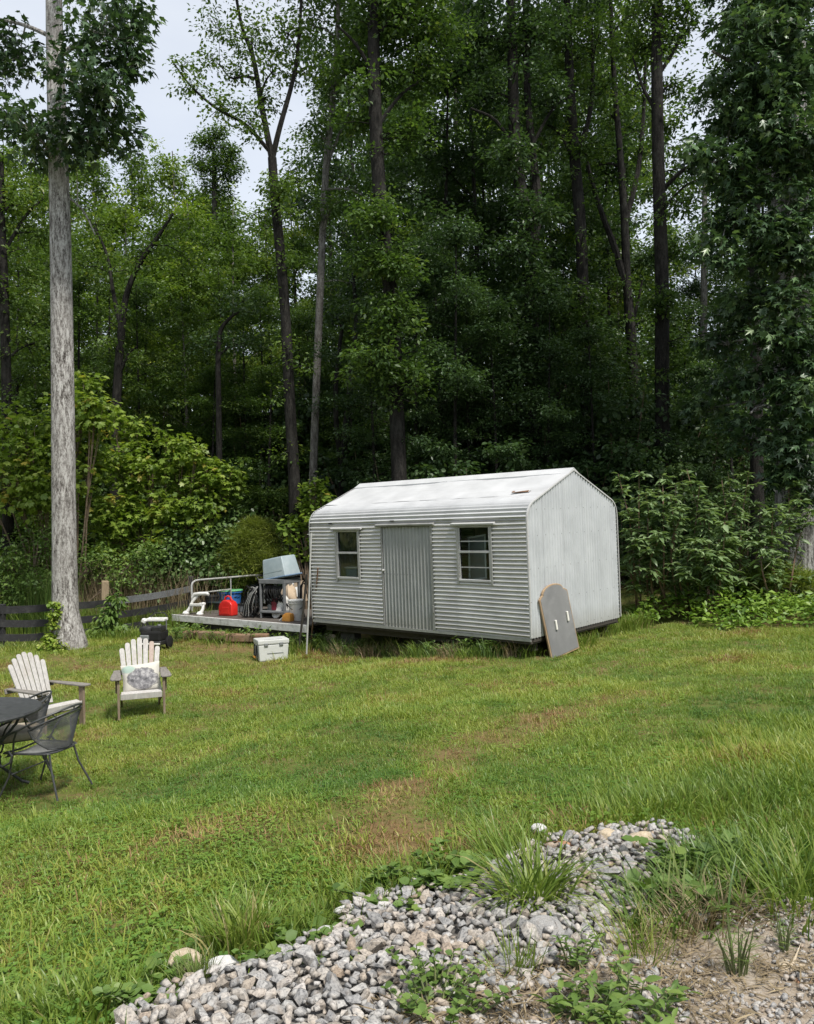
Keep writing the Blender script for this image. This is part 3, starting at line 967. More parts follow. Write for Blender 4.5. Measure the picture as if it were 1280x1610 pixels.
mb.build('screws', M['screw'], shed, kind='stuff')
# dark seam patches on the top courses
for px, py in ((520, 823), (617, 819), (617, 826)):
    x, z = wall_xz(px, py)
    MB().box((x, -.016, z), (.10, .006, .022)).build('seam_mark', M['plastic_black'], shed)

# door: vertical corrugation, framed
door = MB()
xs = np.linspace(dx0 + .03, dx1 - .045, int((dx1 - dx0) / (PIT / 7)))
for x in xs:
    for z in (.0, .7, 1.4, dz1 - .02): door.v.append((x, .012 + .016 * math.sin(2 * math.pi * (x - dx0) / .0785), z))
for i in range(len(xs) - 1):
    for k in range(3):
        a = i * 4 + k
        door.f.append((a, a + 4, a + 5, a + 1))
door_o = door.build('door', M['tin_door'], shed, smooth=True)
MB().box((dx0 + .018, .004, dz1 / 2), (.034, .034, dz1)).build('door_jamb', M['alu_dull'], door_o, bevel=.004)
MB().box((dx1 - .03, .004, dz1 / 2), (.06, .034, dz1)).build('door_jamb', M['alu_dull'], door_o, bevel=.004)
MB().box(((dx0 + dx1) / 2 - .02, -.028, dz1 + .012), (dx1 - dx0 + .16, .055, .035), (.35, 0, 0)).build('door_track', M['alu_dull'], door_o, bevel=.004)
MB().lathe([(.0, 0), (.018, .0), (.022, .02), (.012, .05), (.0, .052)], 12, (dx0 + .055, -.006, .98), (R(90), 0, 0)).build('handle', M['alu_white'], door_o, smooth=True)
for z in (.35, 1.5):
    MB().box((dx1 - .028, -.018, z), (.028, .014, .13)).build('hinge', M['alu_dull'], door_o, bevel=.003)
mb = MB()
for k in range(9):
    x = dx0 + .07 + k * .0785
    for z in (.05, .92): mb.lathe([(.0, 0), (.007, 0), (.005, .005), (0, .006)], 6, (x, -.003, z), (R(90), 0, 0))
mb.build('screws', M['screw'], door_o, kind='stuff')
# wall screws, joined
mb = MB()
for z in (.05, .34, .68, 1.01, 1.35, 1.69):
    zc = (math.floor(z / PIT) + .75) * PIT
    for x in np.arange(.15, SL, .58):
        if any(o_[0] - .06 < x < o_[1] + .06 and o_[2] - .05 < zc < o_[3] + .05 for o_ in OPEN): continue
        mb.lathe([(.0, 0), (.008, 0), (.006, .005), (0, .006)], 6, (x, -.012, zc), (R(90), 0, 0))
mb.build('screws', M['screw'], shed, kind='stuff')

def window(x0, x1, z0, z1, muntins):
    cx = (x0 + x1) / 2
    w = MB().box((cx, -.012, z1 - .012), (x1 - x0 - .03, .03, .028)).build('window', M['alu'], shed, bevel=.003)
    for x in (x0, x1): MB().box((x, -.014, (z0 + z1) / 2 - .02), (.045, .03, z1 - z0 + .07)).build('frame', M['alu'], w, bevel=.003)
    MB().box((cx, -.03, z1 + .03), (x1 - x0 + .20, .07, .035), (.3, 0, 0)).build('head_flashing', M['alu_white'], w, bevel=.004)
    MB().box((cx, -.016, z0 + .01), (x1 - x0 - .03, .035, .035)).build('sill', M['alu_white'], w, bevel=.003)
    zm = z0 + (z1 - z0) * .53
    MB().box((cx, -.010, zm), (x1 - x0 - .04, .026, .036)).build('meeting_rail', M['alu_white'], w, bevel=.003)
    for sx in (x0 + .035, x1 - .035):
        MB().box((sx, -.006, (z0 + z1) / 2), (.022, .02, z1 - z0 - .05)).build('sash', M['alu_white'], w, bevel=.002)
    for t in muntins:
        MB().box((cx, .004, z0 + (z1 - z0) * t), (x1 - x0 - .06, .014, .016)).build('muntin', M['alu_white'], w)
    MB().box((cx, .008, (zm + z0) / 2), (x1 - x0 - .06, .004, zm - z0 - .03)).build('pane', M['glass'], w)
    MB().box((cx, .016, (zm + z1) / 2), (x1 - x0 - .06, .004, z1 - zm - .03)).build('pane', M['glass'], w)
window(w1x0, w1x1, w1z0, w1z1, ())
window(w2x0, w2x1, w2z0, w2z1, (.25, .72))

# things seen inside through the panes
def inshed(v): return SM @ Vector(v)
fr = root('picture_frame', 'white empty frame leaning inside the right shed window', 'frame', inshed(((w2x0 + w2x1) / 2 - .08, .16, w2z0 - .05)), rot=(R(-9), R(-7), SHED_RZ))
for (c, s) in (((-.17, 0, .42), (.03, .02, .72)), ((.17, 0, .42), (.03, .02, .72)), ((0, 0, .77), (.37, .02, .03)), ((0, 0, .07), (.37, .02, .03))):
    MB().box(c, s).build('rail', M['inside_white'], fr, bevel=.003)
MB().box((0, .008, .42), (.31, .006, .67)).build('panel', M['cooler_grey'], fr)
sh = root('storage_shelf', 'dim wooden shelf unit standing inside the shed behind its windows', 'shelf', inshed((.3, 1.1, 0)), rz=SHED_RZ)
for z in (.5, 1.0, 1.38):
    MB().box((2.1, .2, z), (4.2, .4, .03)).build('shelf_board', M['interior'], sh)
for x in (0, 1.4, 2.8, 4.2):
    MB().box((x, .2, .85), (.05, .38, 1.7)).build('upright', M['interior'], sh)
bn = root('storage_bin', 'blue plastic bin inside the shed behind the left window', 'bin', inshed((w1x0 + .16, .3, .55)), rz=SHED_RZ)
MB().prism([(-.13, 0), (.13, 0), (.16, .42), (-.16, .42)], 'y', -.12, .12).build('body', M['inside_blue'], bn, bevel=.01)
MB().box((0, 0, .44), (.34, .28, .03)).build('lid', M['inside_white'], bn, bevel=.008)
bx = root('carton', 'pale carton on the shelf behind the left shed window', 'box', inshed((w1x1 - .16, .38, .95)), rz=SHED_RZ)
MB().box((0, 0, .1), (.26, .24, .2)).build('body', M['cooler_grey'], bx, bevel=.006)
MB().box((0, 0, .215), (.28, .26, .03)).build('lid', M['inside_white'], bx, bevel=.004)
st = root('bin_stand', 'dark crate under the bin inside the shed', 'crate', inshed((w1x0 + .25, .3, 0)), rz=SHED_RZ)
MB().box((0, 0, .27), (.5, .4, .5)).build('body', M['interior'], st, bevel=.01)
MB().box((0, 0, .535), (.53, .43, .03)).build('top', M['interior'], st, bevel=.006)
st = root('box_stand', 'dark stand under the carton inside the shed', 'crate', inshed((w1x1 - .16, .38, 0)), rz=SHED_RZ)
MB().box((0, 0, .46), (.3, .3, .9)).build('body', M['interior'], st, bevel=.01)
MB().box((0, 0, .93), (.32, .32, .03)).build('top', M['interior'], st, bevel=.006)

# arched grey panel leaning on the end wall
pb = ghit(885, 1028)
PW, PH, PT = .50, 1.10, .035
arch = [(-PW / 2, 0), (PW / 2, 0), (PW / 2, PH - .17)]
arch += [(PW / 2 - .06, PH - .125)]
for k in range(13):
    a = math.pi * k / 12
    arch.append((math.cos(a) * (PW / 2 - .085), PH - .12 + math.sin(a) * .12))
arch += [(-PW / 2 + .06, PH - .125), (-PW / 2, PH - .17)]
pl_l = ghit(872, 1033); pl_r = ghit(911, 1021)
pl_l = ghit(868, 1032); 
pdir = math.atan2(pl_r.y - pl_l.y, pl_r.x - pl_l.x)
pw_meas = math.hypot(pl_r.x - pl_l.x, pl_r.y - pl_l.y)
G0, G1 = ghit(866, 1032), ghit(911, 1022)
ty, tz = end_yz(860, 919)
tmid = SM @ Vector((SL + .05, ty, tz))
bmid = (G0 + G1) / 2 - Vector((0, 0, .02))
pxv = (G1 - G0).normalized()
pzv = (tmid - bmid); PH = pzv.length
pze = pzv.normalized()
pzv = ((pzv - pxv * pzv.dot(pxv)).normalized() + pze * 8).normalized()
pxv = (pxv - pzv * pxv.dot(pzv)).normalized()
pyv = pzv.cross(pxv)
pm3 = Matrix((pxv, pyv, pzv)).transposed()
PW = (G1 - G0).length
shear = (tmid - bmid).dot(pxv)
panel = root('arched_panel', 'grey arched board with two pale blocks leaning on the shed corner', 'board', bmid, rot=pm3.to_euler())
PTW = PW * 1.0
arch = [(-PW / 2, 0), (PW / 2, 0), (PW / 2, PH - .17), (PW / 2 - .06, PH - .125)]
for k in range(13):
    a = math.pi * k / 12
    arch.append((math.cos(a) * (PW / 2 - .085), PH - .12 + math.sin(a) * .12))
arch += [(-PW / 2 + .06, PH - .125), (-PW / 2, PH - .17)]
MB().prism(arch, 'y', -PT / 2, PT / 2).build('board', M['panel_wood'], panel, bevel=.006)
inner = [(x * .93, .03 + z * .955) for x, z in arch]
MB().prism(inner, 'y', -PT / 2 - .006, -PT / 2 + .002).build('face', M['panel_grey'], panel)
for (x, z) in ((-.10, .50), (.19, .56)):
    MB().box((x, -PT / 2 - .018, z), (.035, .03, .15), (0, R(4), 0)).build('block', M['panel_block'], panel, bevel=.005)

# poles leaning on the left shed corner
def pole(name, label, cat, p0, p1, r, mat, cap=True, grp=None):
    p0 = Vector(p0); p1 = Vector(p1)
    o = root(name, label, cat, p0, group=grp)
    MB().tube([(0, 0, 0), tuple((p1 - p0) * .5 + Vector((.006, 0, 0))), tuple(p1 - p0)], r, 8).build('shaft', mat, o, smooth=True)
    return o
c0 = ghit(482, 1029)
pw = pole('metal_pipe', 'long pale metal pipe leaning at the left shed corner', 'pipe', c0, at(489.5, 838, 15.55), .017, M['pipe'])
MB().box(tuple(at(489, 840, 15.55) - c0), (.14, .012, .012)).build('hook', M['pipe'], pw)
c1 = ghit(470, 1022)
pole('dark_stake', 'dark weathered stake leaning left of the metal pipe', 'stake', c1, at(482.5, 903, 15.7), .022, M['dark_wood'])
c2 = ghit(488, 1018)
pole('rusty_rod', 'thin rusty rod leaning on the tin wall by the corner', 'rod', c2, at(500, 893, 15.52), .014, M['rust'])

# ---------------------------------------------------------------- deck with junk
DK0 = at(271, 966, 19.25)
DK1 = at(482, 983, 15.95)
dv = DK1 - DK0
DRZ = math.atan2(dv.y, dv.x)
DL = math.hypot(dv.x, dv.y)
DPITCH = -math.atan2(dv.z, DL)
DEPTH = 2.3
deck = root('deck_platform', 'low weathered platform with a whitish front board beside the shed', 'platform', DK0, rot=(0, DPITCH, DRZ))
DM = Matrix.Translation(DK0) @ Euler((0, DPITCH, DRZ)).to_matrix().to_4x4()
nb = 15
bw = DEPTH / nb
for k in range(nb):
    MB().box((DL / 2, (k + .5) * bw + .02, -.02 + random.uniform(-.003, .003)), (DL - .02 - random.uniform(0, .04), bw - .012, .04)).build('deck_board', M['deck_board'], deck, bevel=.004)
MB().box((DL / 2, -.002, -.072), (DL, .036, .15)).build('front_board', M['deck_front'], deck, bevel=.005)
MB().box((.002, DEPTH / 2 + .03, -.075), (.036, DEPTH, .12)).build('side_board', M['deck_skirt'], deck, bevel=.005)
MB().box((DL / 2 + .25, .22, -.24), (DL - .6, .06, .20)).build('skirt', M['deck_skirt'], deck, bevel=.005)
for x in (.6, 1.55, 2.9, 4.1):
    for y in (.2, 2.0):
        wp = DM @ Vector((x, y + .1, -.34)); g = gz1(wp.x, wp.y) - .08
        h = max(.06, wp.z - g)
        MB().box((x, y + .1, -.34 - h / 2), (.22, .3, h)).build('support_block', M['concrete'], deck, bevel=.01)
# clay/timber edging below the deck
for i, (pa, pb2) in enumerate((((290, 1003), (352, 1007)), ((356, 1008), (422, 1013)))):
    a, b = ghit(*pa), ghit(*pb2)
    a.z += .04; b.z += .04
    d = b - a
    o = root('edging_timber', ('short reddish timber edging lying under the platform, nearer the fence', 'short reddish timber edging lying under the platform, nearer the cooler')[i], 'timber', a, rz=math.atan2(d.y, d.x), group='timber edging under the platform')
    MB().box((d.length / 2, 0, .03), (d.length, .16, .16), (.05, 0, 0)).build('beam', M['clay'], o, bevel=.02)

def ondeck(px, py):
    """point of the deck surface under a pixel"""
    inv = DM.inverted()
    o = inv @ Vector((0, 0, CAMZ)); d = inv.to_3x3() @ ray(px, py)
    k = -o.z / d.z
    return DM @ (o + d * k)

# curved pipe rail at the deck's far left end
ra, rb = at(302, 954, 19.9), at(416, 948, 21.6)
ra.z = (DM @ Vector((0.1, .4, 0))).z
rail = root('pipe_rail', 'bent galvanised pipe rail standing at the left end of the platform', 'rail', ra)
dr = rb - ra; dr.z = 0
def rp(t, z): return tuple(dr * t + Vector((0, 0, z)))
MB().tube([rp(0, 0), rp(0, .3), rp(0, .62), rp(.012, .69), rp(.05, .735), rp(.1, .745), rp(.5, .75), rp(.9, .76), rp(.96, .74), rp(1, .68), rp(1.0, .3), rp(1, 0)], .024, 8).build('hoop', M['pipe'], rail, smooth=True)
MB().tube([rp(0, .42), rp(.52, .45)], .018, 8).build('mid_bar', M['pipe'], rail, smooth=True)
MB().tube([rp(.52, 0), rp(.52, .75)], .016, 8).build('upright', M['pipe'], rail, smooth=True)

# white plastic stand (upturned stool frame)
p = ondeck(306, 966)
st = root('plastic_stand', 'white plastic stool lying tipped over at the platform corner', 'stool', p, rz=DRZ + R(8))
for sx, y in ((-1, 0), (1, .02)):
    MB().tube([(sx * .23, -.04 + y, .03), (sx * .17, .0 + y, .14), (sx * .12 + .02, .04 + y, .3), (sx * .05 + .05, .1 + y, .42)] if sx < 0 else [(.25, -.04, .03), (.29, 0, .14), (.27, .04, .28)], [.05, .035, .035, .04][:4 if sx < 0 else 3], 10).build('leg', M['plastic_white'], st, smooth=True)
    MB().lathe([(.07, 0), (.075, .03), (.04, .08)], 12, (sx * .24, -.05, 0), None, (1, 1.2)).build('foot', M['plastic_white'], st, smooth=True)
MB().tube([(-.12, .05, .38), (-.06, .07, .46), (.1, .09, .475), (.3, .12, .48), (.36, .12, .46)], [.035, .042, .045, .04, .03], 10).build('top_bar', M['plastic_white'], st, smooth=True)
MB().box((.06, .0, .22), (.42, .06, .07), (0, R(-2), 0)).build('crossbar', M['plastic_white'], st, bevel=.015)
MB().box((.24, .03, .25), (.14, .1, .05)).build('tray', M['plastic_white'], st, bevel=.012)

def tub(name, label, cat, p, r, h, mat, rim, lid=None, handle=None, taper=.85, rz=0, grp=None, ribs=0):
    o = root(name, label, cat, p, rz=rz, group=grp)
    MB().lathe([(r * taper, 0), (r * taper, .01), (r * (taper + 1) / 2, h * .5), (r * .98, h * .92), (r * .96, h), (r * .9, h), (r * taper * .95, .03)], 24).build('body', mat, o, smooth=True)
    MB().lathe([(r * .97, h * .86), (r * 1.06, h * .87), (r * 1.06, h * .94), (r * .97, h * .96)], 24).build('rim', rim, o, smooth=True)
    if lid: MB().lathe([(r * 1.08, h * .97), (r * 1.1, h * 1.0), (r * 1.08, h * 1.05), (r * .95, h * 1.07), (.01, h * 1.08)], 24).build('lid', lid, o, smooth=True)
    if handle: MB().tube([(r * 1.04 * math.cos(a), -r * .35 - r * .5 * math.sin(a), h * .9 - h * .35 * math.sin(a)) for a in np.linspace(0, math.pi, 11)], .007, 6).build('handle', handle, o, smooth=True)
    if ribs:
        for k in range(ribs):
            a = 2 * math.pi * k / ribs
            MB().box((r * .96 * math.cos(a), r * .96 * math.sin(a), h * .5), (.02, .02, h * .95), (0, 0, a)).build('stave', mat, o)
    return o
tub('planter_pot', 'black ribbed planter pot behind the white stool', 'pot', ondeck(333, 957), .19, .34, M['plastic_black'], M['plastic_black'], ribs=16, taper=.75)
tub('lidded_tub', 'blue round tub with a green lid on the platform', 'tub', ondeck(362, 953), .30, .40, M['blue_plastic'], M['blue_plastic'], M['green_plastic'], M['plastic_black'])
o = tub('paint_bucket', 'stained white paint bucket at the right end of the platform', 'bucket', ondeck(467, 975), .165, .40, M['paint_bucket'], M['paint_bucket'], M['paint_bucket'], M['plastic_black'])
# gas can
p = ondeck(359, 968)
gc = root('gas_can', 'red plastic fuel can near the front edge of the platform', 'can', p, rz=DRZ + R(15))
MB().prism([(-.19, 0), (.19, 0), (.195, .24), (.15, .31), (.04, .36), (-.07, .35), (-.15, .29), (-.195, .2)], 'y', -.11, .11).build('body', M['red_plastic'], gc, bevel=.03, segs=3, smooth=True)
MB().tube([(-.10, 0, .31), (-.07, 0, .41), (0, 0, .44), (.07, 0, .42), (.12, 0, .33)], .022, 8).build('handle', M['red_plastic'], gc, smooth=True)
MB().lathe([(.04, .3), (.045, .36), (.03, .37), (.0, .37)], 12, (-.14, 0, 0)).build('cap', M['plastic_black'], gc, smooth=True)
MB().prism([(-.12, .05), (.12, .05), (.10, .2), (-.08, .2)], 'y', -.116, -.108).build('embossed_panel', M['red_plastic'], gc, bevel=.003)
# dark tote behind
p = ondeck(396, 948)
to = root('dark_tote', 'dark teal storage tote behind the coiled hoses', 'tote', p, rz=DRZ)
MB().prism([(-.26, 0), (.26, 0), (.31, .46), (-.31, .46)], 'y', -.2, .2).build('body', M['tote_dark'], to, bevel=.02)
MB().box((0, 0, .485), (.67, .47, .05)).build('lid', M['tote_dark'], to, bevel=.012)
MB().box((0, -.2, .1), (.1, .04, .1)).build('latch', M['cart_grey'], to, bevel=.01)
# hose coil
p = ondeck(395, 971)
hs = root('hose_coil', 'heap of black and grey hoses drooping off the cart', 'hose', p, rz=DRZ)
for k in range(15):
    rx, rz_ = .10 + .012 * k, .26 + .012 * (k % 7)
    ph = random.uniform(-.5, .5); yy = random.uniform(-.12, .12); cx = random.uniform(-.05, .06)
    pts = [(cx + rx * math.cos(a + ph) * .9 + .10 * (rz_ + rz_ * math.sin(a)), yy + .03 * math.sin(3 * a + k), .03 + rz_ + rz_ * math.sin(a)) for a in np.linspace(0, 2 * math.pi, 22)[:-1]]
    MB().tube(pts, .012 if k % 3 else .010, 6, closed=True).build('loop', M['hose_grey'] if k % 5 == 0 else M['rubber'], hs, smooth=True)
for k in range(6):
    MB().tube([(-.15 + .05 * k, -.14, .05), (-.02 + .03 * k, -.16, .3), (.12 + .02 * k, -.13, .52), (.22 + .01 * k, .0, .68)], .010, 6).build('strand', M['hose_grey'] if k % 2 else M['rubber'], hs, smooth=True)
# cart
pA = ondeck(411, 972); pB = ondeck(448, 973); 
ct = root('utility_cart', 'grey two-tier utility cart crowded with hoses', 'cart', pA, rz=math.atan2(pB.y - pA.y, pB.x - pA.x))
CW = math.hypot(pB.x - pA.x, pB.y - pA.y); CD = .52; CH = .80
for (x, y) in ((0, 0), (CW, 0), (0, CD), (CW, CD)):
    MB().box((x, y, CH / 2), (.055 if x else .04, .055, CH)).build('leg', M['cart_grey'], ct, bevel=.008)
for z in (.14, CH - .01):
    MB().box((CW / 2, CD / 2, z), (CW + .06, CD + .06, .05 if z < .5 else .10)).build('shelf', M['cart_grey'], ct, bevel=.01)
MB().tube([(-.03, CD, CH), (-.12, CD, CH + .1), (-.12, 0, CH + .1), (-.03, 0, CH)], .016, 8).build('push_handle', M['plastic_black'], ct, smooth=True)
CM = Matrix.Translation(pA) @ Euler((0, 0, ct.rotation_euler.z)).to_matrix().to_4x4()
def oncart(v): return CM @ Vector(v)
# tote upturned on top of the cart
tt = root('storage_tote', 'pale blue grey tote upturned on top of the cart', 'tote', oncart((CW / 2 + .07, CD / 2, CH + .045)), rot=(R(3), R(-9), ct.rotation_euler.z - R(6)))
TW, TD, TH = .66, .5, .46
v = []
for (sc, z) in ((1.0, 0), (.99, .05), (.86, TH - .02), (.82, TH)):
    for (sx, sy) in ((-1, -1), (1, -1), (1, 1), (-1, 1)): v.append((sx * TW / 2 * sc, sy * TD / 2 * sc, z))
f = [(3, 2, 1, 0), (12, 13, 14, 15)]
for l in range(3):
    for k in range(4): f.append((l * 4 + k, l * 4 + (k + 1) % 4, l * 4 + 4 + (k + 1) % 4, l * 4 + 4 + k))
MB().add(v, f).build('body', M['tote_blue'], tt, bevel=.02, segs=3, smooth=True)
MB().box((0, 0, .03), (TW + .05, TD + .05, .035)).build('rim', M['inside_blue'], tt, bevel=.01)
MB().box((0, -TD / 2 * .93 - .004, .16), (TW * .8, .01, .012)).build('ridge', M['tote_blue'], tt)
# things on the lower shelf
jb = root('white_jug', 'white plastic jug with a dark handle on the cart shelf', 'jug', oncart((CW * .78, .14, .165)), rz=ct.rotation_euler.z)
MB().prism([(-.1, 0), (.1, 0), (.1, .24), (.04, .31), (-.04, .31), (-.1, .24)], 'y', -.07, .07).build('body', M['plastic_white'], jb, bevel=.015, segs=2)
MB().lathe([(.025, .3), (.028, .34), (0, .345)], 10).build('cap', M['plastic_black'], jb)
MB().tube([(.02, -.075, .26), (.06, -.085, .2), (.07, -.085, .1), (.05, -.075, .05)], .014, 6).build('handle', M['plastic_black'], jb, smooth=True)
mr = root('maroon_can', 'maroon square can beside the white jug on the cart', 'can', oncart((CW * .46, .12, .165)), rz=ct.rotation_euler.z)
MB().box((0, 0, .13), (.13, .12, .26)).build('body', M['maroon'], mr, bevel=.012)
MB().lathe([(.03, .26), (.03, .285), (0, .287)], 10).build('cap', M['plastic_white'], mr)
tub('grey_pail', 'grey pail at the left of the cart shelf', 'pail', oncart((CW * .2, .2, .165)), .10, .24, M['cooler_grey'], M['cooler_white'])
o = root('draped_hose', 'black hoses hanging in loops through the frame of the cart', 'hose', oncart((0, .05, .2)), rz=ct.rotation_euler.z)
for k in range(18):
    xx = CW * (.12 + .045 * k)
    MB().tube([(xx, 0, .5), (xx + .04 * math.sin(k), -.06, .38), (xx + .05 * math.cos(k * 2), -.03, .22), (xx + .1 * math.sin(k * 1.7), .1, .05)], .013, 6).build('strand', M['rubber'], o, smooth=True)
# cardboard, orange jug, bent hose
cb = root('cardboard_scrap', 'torn cardboard flaps stuffed behind the white bucket', 'cardboard', ondeck(462, 955), rz=DRZ)
for k, (c, s, r_) in enumerate((((0, 0, .35), (.42, .012, .5), (.2, .15, .1)), ((.15, -.08, .5), (.34, .012, .36), (-.3, .4, .5)), ((-.1, -.1, .3), (.3, .012, .4), (.3, -.3, -.3)), ((.25, .02, .4), (.26, .012, .5), (.1, -.15, .7)))):
    MB().box(c, s, r_).build('flap', M['cardboard'] if k != 1 else M['inside_white'], cb)
oj = root('orange_jug', 'dirty orange yellow bottle lying beside the white bucket', 'bottle', ondeck(453, 977), rz=DRZ + R(10))
MB().prism([(-.12, 0), (.11, 0), (.11, .16), (-.02, .18), (-.1, .13)], 'y', -.07, .07).build('body', M['orange_plastic'], oj, bevel=.025, segs=2, smooth=True)
MB().tube([(-.1, 0, .09), (-.17, 0, .06), (-.22, -.02, .01)], .01, 6).build('spout', M['plastic_white'], oj, smooth=True)
bh = root('bent_hose', 'stiff black hose bent in a hook by the shed corner', 'hose', ondeck(474, 970), rz=DRZ)
MB().tube([(0, 0, 0), (.0, .02, .35), (.0, .02, .62), (.06, .02, .76), (.16, .02, .80)], .016, 8).build('hook', M['rubber'], bh, smooth=True)
MB().tube([(.05, .05, 0), (-.06, .03, .4), (-.03, .02, .66), (.06, .02, .74), (.14, .02, .68), (.16, .02, .5)], .014, 8).build('loop', M['rubber'], bh, smooth=True)

p = ondeck(345, 958)
o = root('black_crate', 'low black crate behind the fuel can', 'crate', p, rz=DRZ)
MB().prism([(-.22, 0), (.22, 0), (.25, .16), (-.25, .16)], 'y', -.15, .15).build('body', M['plastic_black'], o, bevel=.01)
MB().box((0, 0, .17), (.53, .34, .025)).build('rim', M['tote_dark'], o, bevel=.006)
p = ondeck(383, 962)
o = root('battery_box', 'dark battery box between the fuel can and the hoses', 'box', p, rz=DRZ + .2)
MB().box((0, 0, .08), (.26, .17, .16)).build('body', M['cart_grey'], o, bevel=.012)
MB().box((0, 0, .18), (.28, .19, .04)).build('lid', M['plastic_black'], o, bevel=.01)
MB().tube([(-.1, 0, .2), (-.06, 0, .25), (.06, 0, .25), (.1, 0, .2)], .008, 6).build('handle', M['plastic_black'], o, smooth=True)
p = ondeck(436, 972)
o = root('bucket_lid', 'white round lid standing against the cart leg', 'lid', p, rz=DRZ, rot=(R(75), 0, DRZ))
MB().lathe([(.02, 0), (.15, .0), (.16, .01), (.15, .025), (.13, .02), (.01, .02)], 20).build('disc', M['paint_bucket'], o, smooth=True)
o.location.z += .15
p = ondeck(425, 968)
o = root('black_basin', 'black basin under the cart', 'basin', p, rz=DRZ)
MB().lathe([(.16, 0), (.2, .1), (.215, .13), (.2, .13), (.15, .02)], 20).build('body', M['plastic_black'], o, smooth=True)
MB().lathe([(.2, .12), (.225, .125), (.225, .14), (.2, .14)], 20).build('rim', M['rubber'], o, smooth=True)
p = ondeck(455, 962)
o = root('junk_bag', 'crumpled pale bag slumped behind the white bucket', 'bag', p, rz=DRZ)
pts = []
for i_ in range(9):
    for j_ in range(14):
        a = 2 * math.pi * j_ / 14; zz = i_ / 8
        rr = (.22 * math.sin(math.pi * (.12 + .8 * zz)) ** .6) * (1 + .18 * math.sin(3 * a + 5 * zz) + .1 * math.sin(7 * a - 9 * zz))
        pts.append((rr * math.cos(a), rr * .8 * math.sin(a), .62 * zz + .03 * math.sin(5 * a)))
MB().add(pts, [(i_ * 14 + j_, i_ * 14 + (j_ + 1) % 14, (i_ + 1) * 14 + (j_ + 1) % 14, (i_ + 1) * 14 + j_) for i_ in range(8) for j_ in range(14)]).build('sack', M['cardboard'], o, smooth=True)
MB().lathe([(.05, .58), (.09, .66), (.06, .68), (.02, .64)], 10).build('tied_neck', M['inside_white'], o, smooth=True)

# cooler
c_l = ghit(388, 1040); c_m = ghit(407, 1041); c_r = ghit(445, 1037)
cl = root('cooler', 'pale grey hard cooler standing on the grass before the platform', 'cooler', c_m, rz=math.atan2(c_r.y - c_m.y, c_r.x - c_m.x) + R(4))
CL, CDp, CHh = .56, .42, .40
cl.rotation_euler.z = R(22)
MB().prism([(.02, 0), (CL - .02, 0), (CL, .30), (0, .30)], 'y', .0, CDp).build('body', M['cooler_white'], cl, bevel=.02, segs=2)
MB().box((CL / 2, CDp / 2, .345), (CL + .02, CDp + .02, .085)).build('lid', M['cooler_white'], cl, bevel=.018, segs=2)
for x in (.14, .42):
    MB().box((x, -.012, .30), (.07, .02, .06)).build('latch', M['cooler_grey'], cl, bevel=.006)
MB().box((CL * .55, -.003, .14), (.30, .008, .012)).build('groove', M['cooler_grey'], cl)
MB().box((-.004, CDp / 2, .16), (.02, .2, .2)).build('handle_recess', M['cooler_grey'], cl, bevel=.008)
MB().tube([(-.012, CDp * .28, .29), (-.025, CDp * .28, .12), (-.03, CDp / 2, .07), (-.025, CDp * .72, .12), (-.012, CDp * .72, .29)], .012, 6).build('rope_handle', M['plastic_black'], cl, smooth=True)
MB().tube([(-.032, CDp * .36, .07), (-.035, CDp * .64, .07)], .02, 8).build('grip', M['orange_plastic'], cl, smooth=True)
MB().box((CL / 2, .03, .385), (.34, .03, .012)).build('lid_recess', M['cooler_grey'], cl, bevel=.004)

# pressure washer / engine
e0 = ghit(242, 1020)
en = root('pressure_washer', 'small black engine washer with a white top handle by the fence', 'washer', e0 , rz=R(-12))
MB().box((0, 0, .13), (.50, .40, .08)).build('frame', M['plastic_black'], en, bevel=.015)
MB().box((.03, -.02, .26), (.42, .34, .2)).build('engine', M['rubber'], en, bevel=.04, segs=2)
MB().lathe([(.16, .33), (.17, .38), (.15, .43), (.05, .45)], 18, (-.10, -.02, 0)).build('engine_cover', M['plastic_black'], en, smooth=True)
MB().box((.14, -.05, .39), (.20, .22, .12)).build('fuel_tank', M['plastic_black'], en, bevel=.03, segs=2)
MB().lathe([(.035, .45), (.035, .475), (0, .478)], 12, (.15, -.05, 0)).build('fuel_cap', M['cooler_grey'], en, smooth=True)
for sx in (-1, 1):
    MB().tube([(sx * .2, .12, .1), (sx * .2, .13, .5), (sx * .2, .1, .56)], .014, 8).build('upright', M['cart_grey'], en, smooth=True)
    MB().lathe([(.02, -.03), (.11, -.03), (.12, -.01), (.12, .02), (.1, .03), (.02, .03)], 18, (sx * .27, .1, .12), (0, R(90), 0)).build('wheel', M['rubber'], en, smooth=True)
mb = MB().box((.0, .06, .545), (.40, .045, .05)).box((.0, .18, .56), (.40, .045, .05)).box((-.18, .12, .55), (.05, .16, .05)).box((.18, .12, .55), (.05, .16, .05)).box((0, .12, .555), (.03, .12, .04))
mb.build('top_handle', M['plastic_white'], en, bevel=.012, segs=2)
MB().box((-.22, .05, .53), (.10, .09, .09), (0, .5, 0)).build('grip', M['plastic_white'], en, bevel=.02)
MB().tube([(-.2, .2, .58), (-.1, .25, .66), (.1, .25, .665), (.19, .2, .6)], .012, 6).build('hose_hanger', M['plastic_black'], en, smooth=True)
MB().box((.02, -.2, .12), (.44, .03, .035)).build('front_bar', M['plastic_white'], en, bevel=.006)
MB().box((-.08, -.2, .24), (.18, .06, .09)).build('pump', M['cooler_grey'], en, bevel=.012)

